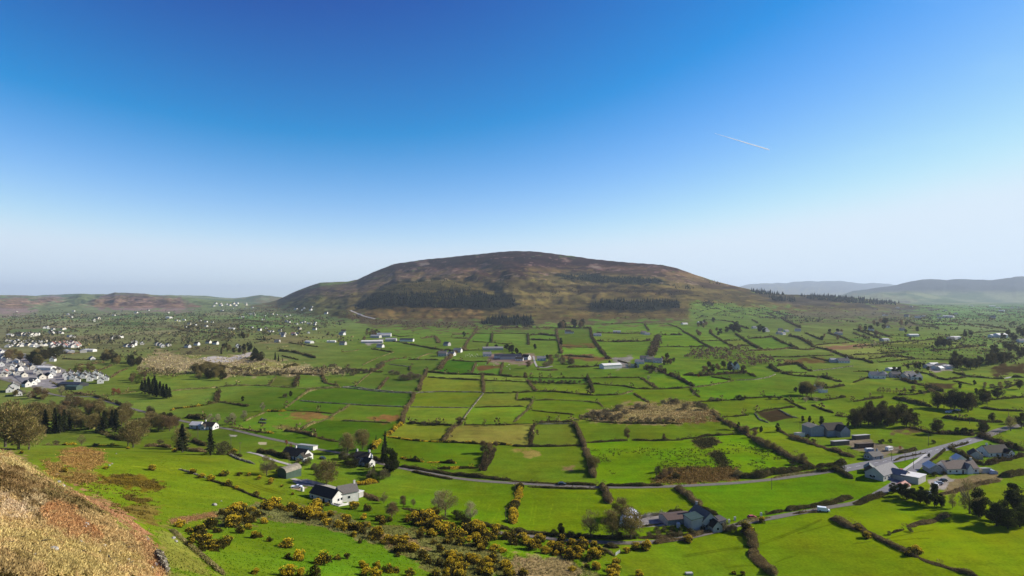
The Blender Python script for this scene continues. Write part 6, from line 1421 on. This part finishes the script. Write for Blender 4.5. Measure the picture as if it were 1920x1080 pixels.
# arched tunnels
def tunnel(label, px, py, rot, L_, r):
    o = empty('polytunnel', ground(px, py), R(rot)); k = 10; pr = [(math.cos(math.pi * i / k) * r, math.sin(math.pi * i / k) * r * .95) for i in range(k + 1)]
    link('cover', MB().prism([(r, -.6)] + pr + [(-r, -.6)], -L_ / 2, L_ / 2).mesh('cover', M['polythene'], smooth=False), o)
    for i in range(5):
        x = -L_ / 2 + L_ * i / 4; hb = MB()
        for a, b in zip(pr[:-1], pr[1:]): hb.tube((x, a[0] * 1.01, a[1] * 1.01), (x, b[0] * 1.01, b[1] * 1.01), .05, .05, 4)
        link('hoop', hb.mesh('hoop', M['steel']), o)
    tag(o, label, 'polytunnel')
tunnel('pale lilac polytunnel behind the big leafless trees', 1180, 978, 76, 13, 4.2); lm('the pale polytunnel', 1180, 978)
tunnel('small white polytunnel right of the long dark-roofed farmhouse', 1858, 886, 80, 6, 2.0)

# village and scattered houses: small in the photo, each a thing; the nearer ones keep walls, roof and chimney as parts
HP = {}
def hproto(key, L_, W_, e, r, wall, roof, ch=True):
    wm = MB().prism([(-W_ / 2, -1.5), (W_ / 2, -1.5), (W_ / 2, e), (0, r), (-W_ / 2, e)], -L_ / 2, L_ / 2)
    sl = (r - e) / (W_ / 2); o_ = .35
    rm = MB().prism([(-W_ / 2 - o_, e - o_ * sl + .02), (0, r + .02), (W_ / 2 + o_, e - o_ * sl + .02), (W_ / 2 + o_, e - o_ * sl + .24), (0, r + .28), (-W_ / 2 - o_, e - o_ * sl + .24)], -L_ / 2 - .2, L_ / 2 + .2)
    cm = MB().box(L_ * .4 - .4, L_ * .4 + .4, -.35, .35, r - .8, r + 1.2).box(L_ * .4 - .46, L_ * .4 + .46, -.41, .41, r + 1.2, r + 1.32)
    ws = []
    for k in range(max(2, int(L_ / 3.5))):
        for sd_ in (-1, 1):
            w = MB(); p = -L_ / 2 + L_ * (k + .5) / max(2, int(L_ / 3.5)); y = sd_ * W_ / 2
            w.box(p - .65, p + .65, min(y - .03, y + .03) - .02, max(y - .03, y + .03) + .02, .85, 2.1, 1).box(p - .55, p + .55, y - .08, y + .08, .95, 2.0, 0); ws.append(w.mesh('window', [M['glass'], M['frame']]))
    w = MB(); w.box(L_ / 2 - .05, L_ / 2 + .06, -.6, .6, e * .55, e * .55 + 1.1); ws.append(w.mesh('window', [M['glass']]))
    one = MB(); 
    one.add(wm.V, wm.F, 0); one.add(rm.V, rm.F, 1)
    HP[key] = (wm.mesh('wall', M[wall]), rm.mesh('roof', M[roof]), cm.mesh('chimney', M[wall]) if ch else None, ws, one.mesh(key, [M[wall], M[roof]]))
hproto('gable', 11, 7.5, 4.6, 8.2, 'white', 'slate'); hproto('bungalow', 14, 8, 2.8, 6, 'white', 'slate2'); hproto('pink', 12, 8, 3.6, 7.2, 'white', 'pinktile'); hproto('grey', 12, 8, 4.2, 7.2, 'greywall', 'slate2')
hproto('cream', 12, 8, 4.2, 7.4, 'cream', 'slate'); hproto('white', 13, 8, 3.4, 6.4, 'white', 'slate3'); hproto('shed', 20, 11, 4, 6, 'greywall', 'tin', False); hproto('whiteshed', 24, 10, 4, 5.6, 'white', 'whitetin', False); hproto('blueshed', 22, 12, 4.5, 7, 'greywall', 'bluegrey', False)
HPH = {'gable': 'white house with steep dark roof', 'bungalow': 'white bungalow with grey roof', 'pink': 'white house with reddish roof', 'grey': 'grey house', 'cream': 'cream house with dark roof', 'white': 'white house with pale roof', 'shed': 'grey tin-roofed shed', 'whiteshed': 'long white-roofed shed', 'blueshed': 'blue-grey roofed shed'}
def small(key, px, py, rot, s=1.0, group='houses of the village and plain', full=None):
    g = ground(px, py); wm, rm, cm, ws, one = HP[key]
    if g[1] > 9000: return
    nm = 'barn' if 'shed' in key else 'house'
    if full if full is not None else g[1] < 1050:
        o = empty(nm, g, R(rot), s); link('wall', wm, o); rf = link('roof', rm, o)
        if cm: link('chimney', cm, rf)
        if cm:
            for w in ws: link('window', w, o)
    else: o = link(nm, one, None, g, R(rot), s)
    auto(o, HPH[key], nm, group, tuple(g))
lm('the row of white gabled houses', 180, 712); lm('the long white village church hall', 50, 692); lm('the red-roofed estate', 125, 650)
for x, y, r in [(870,940,-62),(1010,925,-62),(1130,950,-62),(1190,920,-62),(1065,905,-62),(1130,885,-62),(940,895,-62),(1075,860,-62),(880,872,-62),(960,868,-62),(1010,888,-62),(800,862,-62),(760,908,-62),(825,905,-62),(740,880,-62)]:
    (qx, qy), = tl('A1', [(x, y)]); small('gable', qx, qy, r + random.uniform(-5, 5), .8, 'white gabled houses of the new terrace')
for k, x, y, r in [('white',590,865,-50),('gable',545,895,-20),('cream',470,905,-40),('bungalow',380,940,-15),('bungalow',340,970,-20),('gable',300,800,-70),('white',340,770,-30),('grey',350,795,-30),('cream',250,750,-60),('gable',150,775,-60),('gable',130,795,-50),('white',50,645,-20),('white',70,685,-10),('white',30,675,-30),('white',15,610,-30),('white',270,655,-60),('gable',595,648,-70),('gable',595,705,-70),('white',1035,688,-40),('gable',410,835,-60),('grey',440,845,-50),('cream',120,855,-60),('pink',60,840,-60),('gable',220,810,-30),('grey',200,860,-50),('cream',270,880,-40),('white',180,720,-60),('gable',600,840,-60),('whiteshed',520,800,-5),('shed',430,790,-5),('grey',100,720,-50),('cream',640,830,-60),('gable',20,760,-50),('gable',300,990,-30),('grey',80,800,-60),('cream',40,880,-60)]:
    (qx, qy), = tl('A1', [(x, y)]); small(k, qx, qy, r, random.uniform(.72, .9), 'houses of the near village')
for k, x, y in [('whiteshed',1015,595),('shed',940,605),('shed',800,615),('shed',740,612),('whiteshed',115,420),('white',800,430),('white',830,436),('white',775,430),('gable',1262,455),('whiteshed',1330,440),('white',1500,495),('bungalow',1425,540),('pink',1475,545),('gable',1510,528),('white',1600,515),('gable',1530,500),('grey',1800,530),('white',1830,545),('white',1890,535),('grey',1770,525),('white',500,335),('white',530,330),('gable',570,380),('white',600,350),('white',640,385),('gable',585,395),('white',720,345),('white',545,340),('white',660,390),('cream',700,350),('white',690,395)]:
    (qx, qy), = tl('A1', [(x, y)]); small(k, qx, qy, random.uniform(-60, -10), random.uniform(.75, 1.0))
for i in range(26):                                # the estate: pale roofs on the left, red ones on the right
    x = 90 + (i % 13) * 34 + random.uniform(-8, 8); y = 492 + (i // 13) * 42 + random.uniform(-14, 14); (qx, qy), = tl('A1', [(x, y)]); small('white' if i % 4 else 'cream', qx, qy, random.uniform(-70, -20), .85, 'pale houses of the estate')
for i in range(30):
    x = 575 + (i % 15) * 22 + random.uniform(-8, 8); y = 512 + (i // 15) * 32 + random.uniform(-10, 12); (qx, qy), = tl('A1', [(x, y)]); small('pink' if i % 5 else 'white', qx, qy, random.uniform(-70, -20), .9, 'red-roofed houses of the estate')
for x in range(190, 430, 24): (qx, qy), = tl('A1', [(x, 418 + random.uniform(-6, 6))]); small(random.choice(['white', 'white', 'cream', 'grey']), qx, qy, random.uniform(-40, 10), 1.2, 'row of houses beyond the estate')
for k, x, y in [('white',790,210),('whiteshed',820,212),('white',1030,240),('white',1045,238),('white',910,330),('gable',1000,360),('white',1075,340),('white',660,340),('whiteshed',690,345),('white',1110,378),('white',1140,378),('gable',1230,368),('blueshed',1245,402),('grey',1270,405),('white',1265,428),('pink',1380,405),('white',1430,400),('white',1400,412),('white',1550,390),('gable',1620,352),('cream',1450,345),('white',1300,262),('white',1330,270),('white',1500,265),('white',1470,275),('whiteshed',1560,285),('white',1630,275),('gable',1620,298),('white',1420,290),('white',1300,205),('white',1340,190),('white',1240,195),('white',1195,185),('white',935,165),('white',880,175),('cream',940,188),('white',1060,195),('white',1590,95),('white',850,110),('white',700,110),('gable',180,548),('gable',205,550),('gable',295,525),('gable',310,520),('cream',425,502),('gable',510,515),('grey',495,510),('gable',750,540),('white',770,552),('white',400,315),('cream',210,290),('white',170,325),('white',100,255),('white',400,265),('white',280,300),('cream',330,255),('white',150,245),('white',60,250),('white',470,270),('whiteshed',1810,492),('white',1915,408),('grey',1200,492),('whiteshed',1560,500)]:
    (qx, qy), = tl('A2', [(x, y)]); small(k, qx, qy, random.uniform(-60, 0), random.uniform(.7, .95))
for k, x, y in [('gable',25,385),('white',10,410),('grey',20,520),('shed',500,432),('shed',390,440),('white',440,548),('white',1310,602),('grey',1190,530),('white',1640,645),('grey',1140,645),('white',1240,640),('shed',560,480)]:
    (qx, qy), = tl('A3', [(x, y)]); small(k, qx, qy, random.uniform(-40, 20), random.uniform(1, 1.3))
for t, k, x, y in [('A4','white',1435,732),('A4','whiteshed',1110,782),('A4','grey',1490,700),('A4','grey',1550,710),('A4','white',1640,720),('A4','grey',1480,400),('A4','white',1520,408),('A4','shed',1180,385),('A4','white',330,695),('A5','whiteshed',200,275),('A5','white',590,312),('A5','white',945,372),('A5','white',925,350),('A5','white',1295,366),('A5','white',1165,375),('A5','grey',1085,400),('A5','white',1130,405),('A5','grey',1100,360),('A5','grey',1760,408),('A5','white',1740,405),('A5','bungalow',1800,720),('A5','shed',1740,716),('A5','white',805,335),('A5','whiteshed',20,290),
  ('A6','white',345,192),('A6','white',375,192),('A6','white',750,206),('A6','white',795,202),('A6','gable',200,362),('A6','gable',375,326),('A6','grey',550,358),('A6','whiteshed',670,424),('A6','shed',350,476),('A6','white',1140,466),('A6','grey',1095,470),('A6','whiteshed',1140,450),('A6','white',265,895),('A6','grey',470,885),('A6','grey',625,890),('A6','white',690,908),('A6','grey',600,905),('A6','white',1890,492),('A6','white',1780,108),('A6','white',1330,80),('A6','white',1300,72),('A6','whiteshed',820,26),('A6','white',1350,90)]:
    (qx, qy), = tl(t, [(x, y)]); small(k, qx, qy, random.uniform(-20, 30), random.uniform(.95, 1.25))
for i in range(20):                                # white specks of the far village and the plain beyond it
    qx = random.gauss(170, 100) if i % 2 else random.uniform(300, 620); qy = random.uniform(582, 604) if i % 2 else random.uniform(576, 592)
    if 0 < qx < 640: small(random.choice(['white', 'white', 'cream', 'whiteshed', 'gable']), qx, qy, random.uniform(-70, 0), random.uniform(1, 1.5), 'white houses of the far plain')
for i in range(11): small('cream' if i % 2 else 'white', 430 + random.gauss(0, 13), 571 + random.uniform(-3, 4), random.uniform(-60, 0), 2.0, 'houses of the small town behind the left shoulder of the hill')
for i in range(15): small(random.choice(['white', 'grey', 'whiteshed']), random.uniform(1640, 1915), random.uniform(573, 600), random.uniform(-60, 0), random.uniform(1.2, 1.9), 'houses of the far right plain')

# ------------------------------------------------------------------ vehicles, poles, gates, bales, sheep
PAINT = {'red': (0.42, 0.02, 0.03), 'white': (0.75, 0.76, 0.78), 'blue': (0.03, 0.06, 0.16), 'dark': (0.03, 0.035, 0.04), 'silver': (0.35, 0.36, 0.38)}
for k, c in PAINT.items(): M['car_' + k] = mat(k + '_car_paint', c, 0.3, spec=0.5)
def car(label, px, py, rot, colr, kind='car'):
    o = empty('parked_car' if kind == 'car' else kind, ground(px, py) + [0, 0, .14], R(rot))
    L_, W_ = (4.2, 1.75) if kind == 'car' else (5.2, 1.95)
    b = MB(); lo = [(-L_/2, .35), (L_/2, .35), (L_/2, .72), (L_/2 - .25, .85), (L_*.2, .95), (-L_/2 + .15, .98), (-L_/2, .8)] if kind != 'van' else [(-L_/2, .35), (L_/2, .35), (L_/2, .9), (L_/2 - .7, 1.15), (L_*.22, 1.95), (-L_/2 + .05, 2.0)]
    T = Matrix.Rotation(0, 4, 'X')
    n = len(lo); vs = [(x, -W_/2, z) for x, z in lo] + [(x, W_/2, z) for x, z in lo]; b.add(vs, [tuple(range(n)), tuple(range(n, 2*n))[::-1]] + [(i, n + i, n + (i+1) % n, (i+1) % n) for i in range(n)])
    link('body', b.mesh('body', M['car_' + colr]), o)
    if kind != 'van':
        c0, c1 = (-1.75, .75) if kind == 'car' else (-.4, 1.15)
        g_ = MB(); a = [(c0, .93), (c1 + .45, .93), (c1 - .25, 1.4), (c0 + .35, 1.4)]; n = 4; w0, w1 = W_/2 - .06, W_/2 - .2
        vs = [(x, -(w0 if i < 2 else w1), z) for i, (x, z) in enumerate(a)] + [(x, (w0 if i < 2 else w1), z) for i, (x, z) in enumerate(a)]
        g_.add(vs, [tuple(range(n)), tuple(range(n, 2*n))[::-1]] + [(i, n + i, n + (i+1) % n, (i+1) % n) for i in range(n)]); link('window', g_.mesh('window', M['glass']), o)
        link('roof', MB().box(c0 + .3, c1 - .2, -w1 - .02, w1 + .02, 1.39, 1.46).mesh('roof', M['car_' + colr]), o)
    else:
        link('window', MB().add([(L_*.235, -W_/2+.1, 1.9), (L_/2 - .68, -W_/2+.1, 1.2), (L_/2 - .68, W_/2-.1, 1.2), (L_*.235, W_/2-.1, 1.9), (L_*.235+.05, -W_/2+.1, 1.93), (L_/2 - .63, -W_/2+.1, 1.23), (L_/2 - .63, W_/2-.1, 1.23), (L_*.235+.05, W_/2-.1, 1.93)], [(0,1,2,3),(4,7,6,5),(0,4,5,1),(1,5,6,2),(2,6,7,3),(3,7,4,0)]).mesh('window', M['glass']), o)
    for sx in (-1, 1):
        for sy in (-1, 1):
            link('wheel', MB().tube((sx * L_ * .31, sy * (W_/2 - .18), .32), (sx * L_ * .31, sy * (W_/2 + .03), .32), .33, .33, 10).mesh('wheel', M['rubber']), o)
    tag(o, label, 'car' if kind == 'car' else kind); return o
car('red car on the lane right of the gabled grey farmhouse', 1410, 972.5, 12, 'red')
car('white van at the field gate by the lane', 1544, 959, -18, 'white', 'van')
car('white pickup truck parked in the yard below the green barn', 556, 915, 8, 'white', 'pickup_truck')
car('blue car on the drive of the long white farmhouse', 657, 938, -60, 'blue')
car('dark car on the road above the middle field', 1054, 909.5, -4, 'dark')
car('silver car parked behind the tall ivy tree', 1743, 927, 20, 'silver')
car('white van in front of the pale grey-roofed bungalow', 1683, 889, 60, 'white', 'van')
car('red car beside the white van at the bungalow', 1690, 884, 60, 'red')
car('dark car in the yard of the black-roofed bungalow', 605, 861, -30, 'dark')
for i, (x, y, c) in enumerate([(1778,774,'white'),(1783,772,'silver'),(1789,771,'dark'),(1795,770,'white'),(1760,908,'silver'),(1768,903,'dark'),(1755,912,'white')]):
    o = car('x', x, y, i * 37, c); auto(o, c + ' car in a cluttered yard', 'car', 'cars in cluttered yards', tuple(ground(x, y)))
lm('the cluttered cottage yard', 1787, 772)
def caravan(label, px, py, rot):
    o = empty('caravan', ground(px, py) + [0, 0, .05], R(rot)); b = MB(); pr = [(-2.6, .5), (2.4, .5), (2.8, 1.1), (2.6, 2.3), (2.2, 2.55), (-2.3, 2.55), (-2.7, 2.2), (-2.8, 1.1)]; n = len(pr)
    vs = [(x, -1.1, z) for x, z in pr] + [(x, 1.1, z) for x, z in pr]; b.add(vs, [tuple(range(n)), tuple(range(n, 2*n))[::-1]] + [(i, n + i, n + (i+1) % n, (i+1) % n) for i in range(n)]); link('body', b.mesh('body', M['whitetin']), o)
    for x in (-1.6, 0, 1.6):
        link('window', MB().box(x - .5, x + .5, -1.14, -1.08, 1.3, 1.95).mesh('window', M['glass']), o)
    for s in (-1, 1): link('wheel', MB().tube((-.1, s * .95, .32), (-.1, s * 1.12, .32), .33, .33, 10).mesh('wheel', M['rubber']), o)
    tag(o, label, 'caravan')
caravan('white caravan beside the sandy paddock', 1630, 848, 10); caravan('grey-white caravan on the bare yard by the main road', 1667, 845, 30)
def pole(px, py, hpx):
    g = ground(px, py); h = max(6.5, min(hpx * g[1] / F, 12)); o = empty('utility_pole', g, R(30))
    link('pole', MB().tube((0, 0, -.5), (0, 0, h), .15, .1, 6).mesh('pole', M['wood']), o); link('crossarm', MB().box(-.9, .9, -.06, .06, h - .6, h - .45).mesh('crossarm', M['wood']), o)
    auto(o, 'thin wooden utility pole', 'utility pole', 'utility poles', tuple(g))
for p in [(1447,918,23),(1583,884,18),(1741,836,20),(1717,856,14),(1713,879,14),(1697,866,13),(1672,864,10),(1851,761,10),(1891,788,10),(542,876,13),(450,849,16),(371,822,9),(694,894,14),(1140,940,14),(966,924,10),(948,979,16),(1818,795,14),(1500,806,8),(1230,898,8),(433,838,6)]: pole(*p)
for i, (x, y) in enumerate([(1427,968),(1378,976),(1367,981)]):
    o = link('gate_pillar', MB().box(-.35, .35, -.35, .35, -.4, 1.6).add([(-.45,-.45,1.6),(.45,-.45,1.6),(.45,.45,1.6),(-.45,.45,1.6),(0,0,1.95)], [(0,1,4),(1,2,4),(2,3,4),(3,0,4),(0,3,2,1)]).mesh('gate_pillar', M['white']), None, ground(x, y)); auto(o, 'white capped gate pillar beside the lane', 'gate pillar', 'white gate pillars of the lane', tuple(o.location))
gt = MB()
for z in (.25, .5, .75, 1.0, 1.25): gt.tube((-1.8, 0, z), (1.8, 0, z), .035, .035, 5)
for x in (-1.8, 0, 1.8): gt.tube((x, 0, .15), (x, 0, 1.35), .04, .04, 5)
gr = empty('field_gate', ground(1158, 1040), R(52)); link('gate_bars', gt.mesh('gate_bars', M['steel']), gr)
for x in (-2.0, 2.0): link('post', MB().box(x - .1, x + .1, -.1, .1, -.4, 1.6).mesh('post', M['wood']), gr)
tag(gr, 'galvanised field gate at the corner of the lane below the big trees', 'gate')
tr = MB().box(-1.3, 1.3, -.7, .7, -.3, .75); tr.box(-1.1, 1.1, -.5, .5, .752, .77, 1); tag(link('water_trough', tr.mesh('water_trough', [M['stone'], M['concrete']]), None, ground(1292, 1077.5), R(4)), 'pale concrete trough at the bottom edge of the yellow-green field', 'trough')
tk = MB().tube((0, 0, 0), (0, 0, 1.9), .8, .8, 12).tube((0, 0, 1.9), (0, 0, 2.25), .8, .25, 12); tag(link('oil_tank', tk.mesh('oil_tank', M['white']), None, ground(1272, 989)), 'white upright oil tank left of the gabled grey farmhouse', 'tank')
tag(link('oil_tank', bpy.data.objects['oil_tank'].data, None, ground(567, 921)), 'white upright tank behind the white pickup truck', 'tank')
bm_ = MB().tube((-.6, 0, .65), (.6, 0, .65), .65, .65, 12).mesh('silage_bale', M['black'])
for i, (x, y) in enumerate([(489,788),(492,788.5),(495,788),(498,788.5),(491,786.5),(486,793),(489.5,793.5),(493,794),(497,794.5)]):
    o = link('silage_bale', bm_, None, ground(x, y), i * .3); auto(o, 'round black wrapped silage bale', 'bale', 'black silage bales in the field corner', tuple(o.location))
sb = MB(); nb = 8
def ell(cx_, cz_, rx, ry, rz, n=8):
    vs = [(cx_ - rx, 0, cz_)]; fs = []
    for i in range(1, 4):
        a = math.pi * i / 4
        for k in range(n): vs.append((cx_ - rx * math.cos(a), ry * math.sin(a) * math.cos(2 * math.pi * k / n), cz_ + rz * math.sin(a) * math.sin(2 * math.pi * k / n)))
    vs.append((cx_ + rx, 0, cz_)); L2 = len(vs) - 1
    for k in range(n):
        fs.append((0, 1 + k, 1 + (k + 1) % n)); fs.append((L2, 1 + 2 * n + (k + 1) % n, 1 + 2 * n + k))
        for i in range(2): fs.append((1 + i * n + k, 1 + (i + 1) * n + k, 1 + (i + 1) * n + (k + 1) % n, 1 + i * n + (k + 1) % n))
    return vs, fs
sb.add(*ell(0, .62, .62, .3, .3)); sb.add(*ell(.72, .85, .2, .11, .13))
for sx in (-.35, .35):
    for sy in (-.15, .15): sb.tube((sx, sy, 0), (sx, sy, .5), .05, .07, 5)
shm = sb.mesh('sheep', M['wool'])
for i in range(30):
    qx, qy = (RNG.uniform(872, 914), RNG.uniform(664, 670)) if i < 22 else ((RNG.uniform(944, 960), RNG.uniform(684, 697)) if i < 26 else (RNG.uniform(893, 930), RNG.uniform(680, 686)))
    auto(link('sheep', shm, None, ground(qx, qy), RNG.uniform(0, 6.28), 1.15), 'white sheep grazing on green pasture', 'sheep', 'sheep in the fields by the black farm sheds')
# the aircraft trail, ten kilometres up
def sky_pt(px, py, z): y = (z - CH) / ((HY - py) / F); return Vector(((px - CX) / F * y, y, z))
ct = MB(); a, b = sky_pt(1340, 250, 9500), sky_pt(1443, 281, 9500); ct.tube(a, a.lerp(b, .5), 4, 26, 6); ct.tube(a.lerp(b, .5), a.lerp(b, .97), 26, 34, 6); ct.tube(a.lerp(b, .97), b, 34, 8, 6)
M['vapour'] = mat('vapour', (0.95, 0.95, 0.95), 1.0, translucent=.5); tag(link('contrail', ct.mesh('contrail', M['vapour'])), 'thin white aircraft trail slanting across the blue sky', 'contrail', None, 'stuff')
# ------------------------------------------------------------------ labels: each thing told apart by what stands nearest to it
for ph, x, y in [('the straw-coloured willow bog', 1215, 778), ('the grey gravel patch in the bog', 420, 673), ('the oval dark copse', 396, 705), ('the dark conifer clump', 293, 735), ('the dark village wood', 75, 672),
                 ('the sandy riding arena', 752, 679), ('the rusty spur', 150, 960), ('the brown bracken patch', 150, 865), ('the boulder', 402, 948), ('the enclosed brown bog', 1310, 890), ('the dark square bog plot', 1455, 778),
                 ('the square dark plantation', 955, 602), ('the clear-felled knoll', 790, 585), ('the field gate', 1158, 1040), ('the water trough', 1292, 1078), ('the large bare tree at the lower right', 1818, 963), ('the big leafless trees by the lane', 1150, 1010),
                 ('the road junction', 1750, 850), ('the black boggy scars', 1340, 850), ('the pale riding yard', 1165, 680), ('the brown scrub wood', 1370, 675), ('the small gravel fork of the lane', 925, 1000), ('the round-crowned tree pair by the long field', 835, 968),
                 ('the tall lone conifer', 395, 852), ('the narrow pale field', 940, 815), ('the double tree row', 915, 868), ('the long gorse bank', 560, 955), ('the dense gorse thicket', 870, 1000), ('the bottom gorse clumps', 720, 1070), ('the dark gorse ring', 385, 1000), ('the L-shaped tractor tracks', 1500, 1000), ('the tawny strip on the plain', 1590, 650), ('the blue-roofed hall', 527, 627), ('the far white-specked village', 170, 595), ('the lone conifer pair', 185, 640), ('the white house pair', 132, 631), ('the small far town', 430, 570),
                 ('the lone mid-plain bungalow', 492, 600), ('the long white-roofed shed', 620, 642), ('the row beyond the estate', 50, 629), ('the roadside cluster', 95, 622), ('the farm by the gorse field', 248, 648), ('the cottages above the bog', 352, 650),
                 ('the hillfoot hamlet', 590, 605), ('the crossroads hamlet', 545, 622), ('the red-roofed store', 550, 628), ('the village street', 30, 704), ('the far right woods', 1700, 600), ('the white plain barns', 1870, 632), ('the left roadside houses', 365, 605), ('the pale far farms', 300, 585), ('the right far villas', 1730, 593)]: lm(ph, x, y)
ORD = ['nearest', 'second nearest', 'third nearest', 'fourth nearest', 'fifth nearest', 'sixth nearest', 'seventh nearest', 'eighth nearest', 'ninth nearest', 'tenth nearest', 'eleventh nearest', 'twelfth nearest', 'thirteenth nearest', 'fourteenth nearest']
cells = {}
for o, ph, g in AUTO:
    x, y = topx(*g); d, lp, lx, ly = min((math.hypot(x - lx, (y - ly) * 2.2), lp, lx, ly) for lp, lx, ly in LAND)
    dr = ('right of' if x > lx else 'left of') if abs(x - lx) > 2.2 * abs(y - ly) else ('below' if y > ly else 'beyond')
    cells.setdefault((ph, dr, lp), []).append((d, o))
for (ph, dr, lp), L_ in cells.items():
    L_.sort(key=lambda q: q[0])
    for i, (d, o) in enumerate(L_):
        if len(L_) == 1: s = f'{ph} {dr} {lp}'
        elif i < len(ORD): s = f'{ph} {dr} {lp}, {ORD[i]}'
        else: s = f'{ph} {dr} {lp}, among the farther ones'; o['group'] = f'{ph} {dr} {lp}'
        w_ = s.split()
        o['label'] = ' '.join(w_[:16]) if len(w_) <= 16 else ' '.join((s.replace(' with scattered yellow flowers', '').replace(' with spreading grey limbs', '')).split()[:16])
# ------------------------------------------------------------------ air, light, sky, camera
def air():
    mb = MB().box(-70000, 70000, -400, 47000, float(ZZ.min()) - 6, 900.0)
    m = bpy.data.materials.new('haze'); m.use_nodes = True; nt = m.node_tree; nt.nodes.clear()
    o = nt.nodes.new('ShaderNodeOutputMaterial'); v = nt.nodes.new('ShaderNodeVolumePrincipled')
    v.inputs['Color'].default_value = (0.75, 0.87, 1.0, 1); v.inputs['Density'].default_value = HAZE; v.inputs['Anisotropy'].default_value = 0.12
    nt.links.new(v.outputs[0], o.inputs['Volume'])
    h = link('haze', mb.mesh('haze', m)); h['kind'] = 'stuff'; return h
HAZE = 3.6e-5
air()
SUN_AZ, SUN_EL = R(77), R(29)                      # to the right of the view and a little ahead
sd = bpy.data.lights.new('sun', 'SUN'); sd.energy = 4.2; sd.angle = R(0.53); sd.color = (1.0, 0.945, 0.85)
so = bpy.data.objects.new('sun', sd); COL.objects.link(so)
dirv = Vector((math.sin(SUN_AZ) * math.cos(SUN_EL), math.cos(SUN_AZ) * math.cos(SUN_EL), math.sin(SUN_EL)))
so.rotation_euler = (-dirv).to_track_quat('-Z', 'Y').to_euler(); so.location = (0, 0, 500)
w = bpy.data.worlds.new('World'); SC.world = w; w.use_nodes = True; nt = w.node_tree
bg = nt.nodes['Background']; sky = nt.nodes.new('ShaderNodeTexSky'); sky.sky_type = 'NISHITA'; sky.sun_disc = False
sky.sun_elevation = SUN_EL; sky.sun_rotation = SUN_AZ; sky.altitude = 120; sky.air_density = 1.0; sky.dust_density = 0.12; sky.ozone_density = 2.2
def vm(op, a, b=None, **k):
    q = nt.nodes.new('ShaderNodeVectorMath'); q.operation = op; nt.links.new(a, q.inputs[0])
    if b is not None:
        if isinstance(b, (int, float)): q.inputs['Scale'].default_value = b
        elif isinstance(b, tuple): q.inputs[1].default_value = b
        else: nt.links.new(b, q.inputs[1])
    return q.outputs[0]
sp = nt.nodes.new('ShaderNodeSeparateColor'); cb = nt.nodes.new('ShaderNodeCombineColor')    # a polarised, deeper blue overhead, held back towards the sun
def mth(op, a, b, c=None):
    q = nt.nodes.new('ShaderNodeMath'); q.operation = op
    for k_, v in enumerate((a, b, c)):
        if v is None: continue
        if isinstance(v, (int, float)): q.inputs[k_].default_value = v
        else: nt.links.new(v, q.inputs[k_])
    return q.outputs[0]
nt.links.new(vm('SCALE', sky.outputs[0], 0.168), sp.inputs[0])
tcw = nt.nodes.new('ShaderNodeTexCoord'); mpw = nt.nodes.new('ShaderNodeMapping'); mpw.inputs['Rotation'].default_value = (0.3, 0.5, 0.2); mpw.inputs['Scale'].default_value = (1.2, 5, 11)
nt.links.new(tcw.outputs['Generated'], mpw.inputs[0]); nw = nt.nodes.new('ShaderNodeTexNoise'); nw.inputs['Scale'].default_value = 1.6; nw.inputs['Detail'].default_value = 6; nt.links.new(mpw.outputs[0], nw.inputs['Vector'])
sx_ = nt.nodes.new('ShaderNodeSeparateXYZ'); nt.links.new(tcw.outputs['Generated'], sx_.inputs[0])
cir = mth('MULTIPLY', mth('MAXIMUM', mth('SUBTRACT', nw.outputs[0], 0.52), 0.0), mth('MAXIMUM', mth('SUBTRACT', sx_.outputs[0], 0.45), 0.0)); cir = mth('MULTIPLY', cir, 1.1)   # faint cirrus to the right
hz_ = mth('ADD', mth('MULTIPLY', mth('EXPONENT', mth('MULTIPLY', mth('ABSOLUTE', sx_.outputs[2], None), -11.0), None), 0.28), 1.0)   # brighter towards the horizon
for k_, (g_, o_, m_) in enumerate(((1.42, .278, .71), (1.12, .232, .84), (1.32, .235, .96))):
    v = mth('MAXIMUM', mth('MULTIPLY', mth('MULTIPLY', mth('SUBTRACT', sp.outputs[k_], o_), g_), hz_), .002); v = mth('ADD', v, cir)
    nt.links.new(mth('MULTIPLY', mth('SMOOTH_MIN', v, m_, 0.25), 5.55), cb.inputs[k_])
nt.links.new(cb.outputs[0], bg.inputs['Color']); bg.inputs['Strength'].default_value = 0.10
cd = bpy.data.cameras.new('camera'); cam = bpy.data.objects.new('camera', cd); COL.objects.link(cam)
cam.location = (0, 0, CH); cam.rotation_euler = (R(90), 0, 0); cd.sensor_width = 36; cd.lens = 36 * F / 1920; cd.shift_y = (HY - 540) / 1920
cd.clip_start = 1; cd.clip_end = 250000; SC.camera = cam
SC.view_settings.view_transform = 'Standard'; SC.view_settings.look = 'None'; SC.view_settings.gamma = 1; SC.view_settings.exposure = 0.88
SC.cycles.volume_bounces = 0; SC.cycles.max_bounces = 6; SC.cycles.use_denoising = True
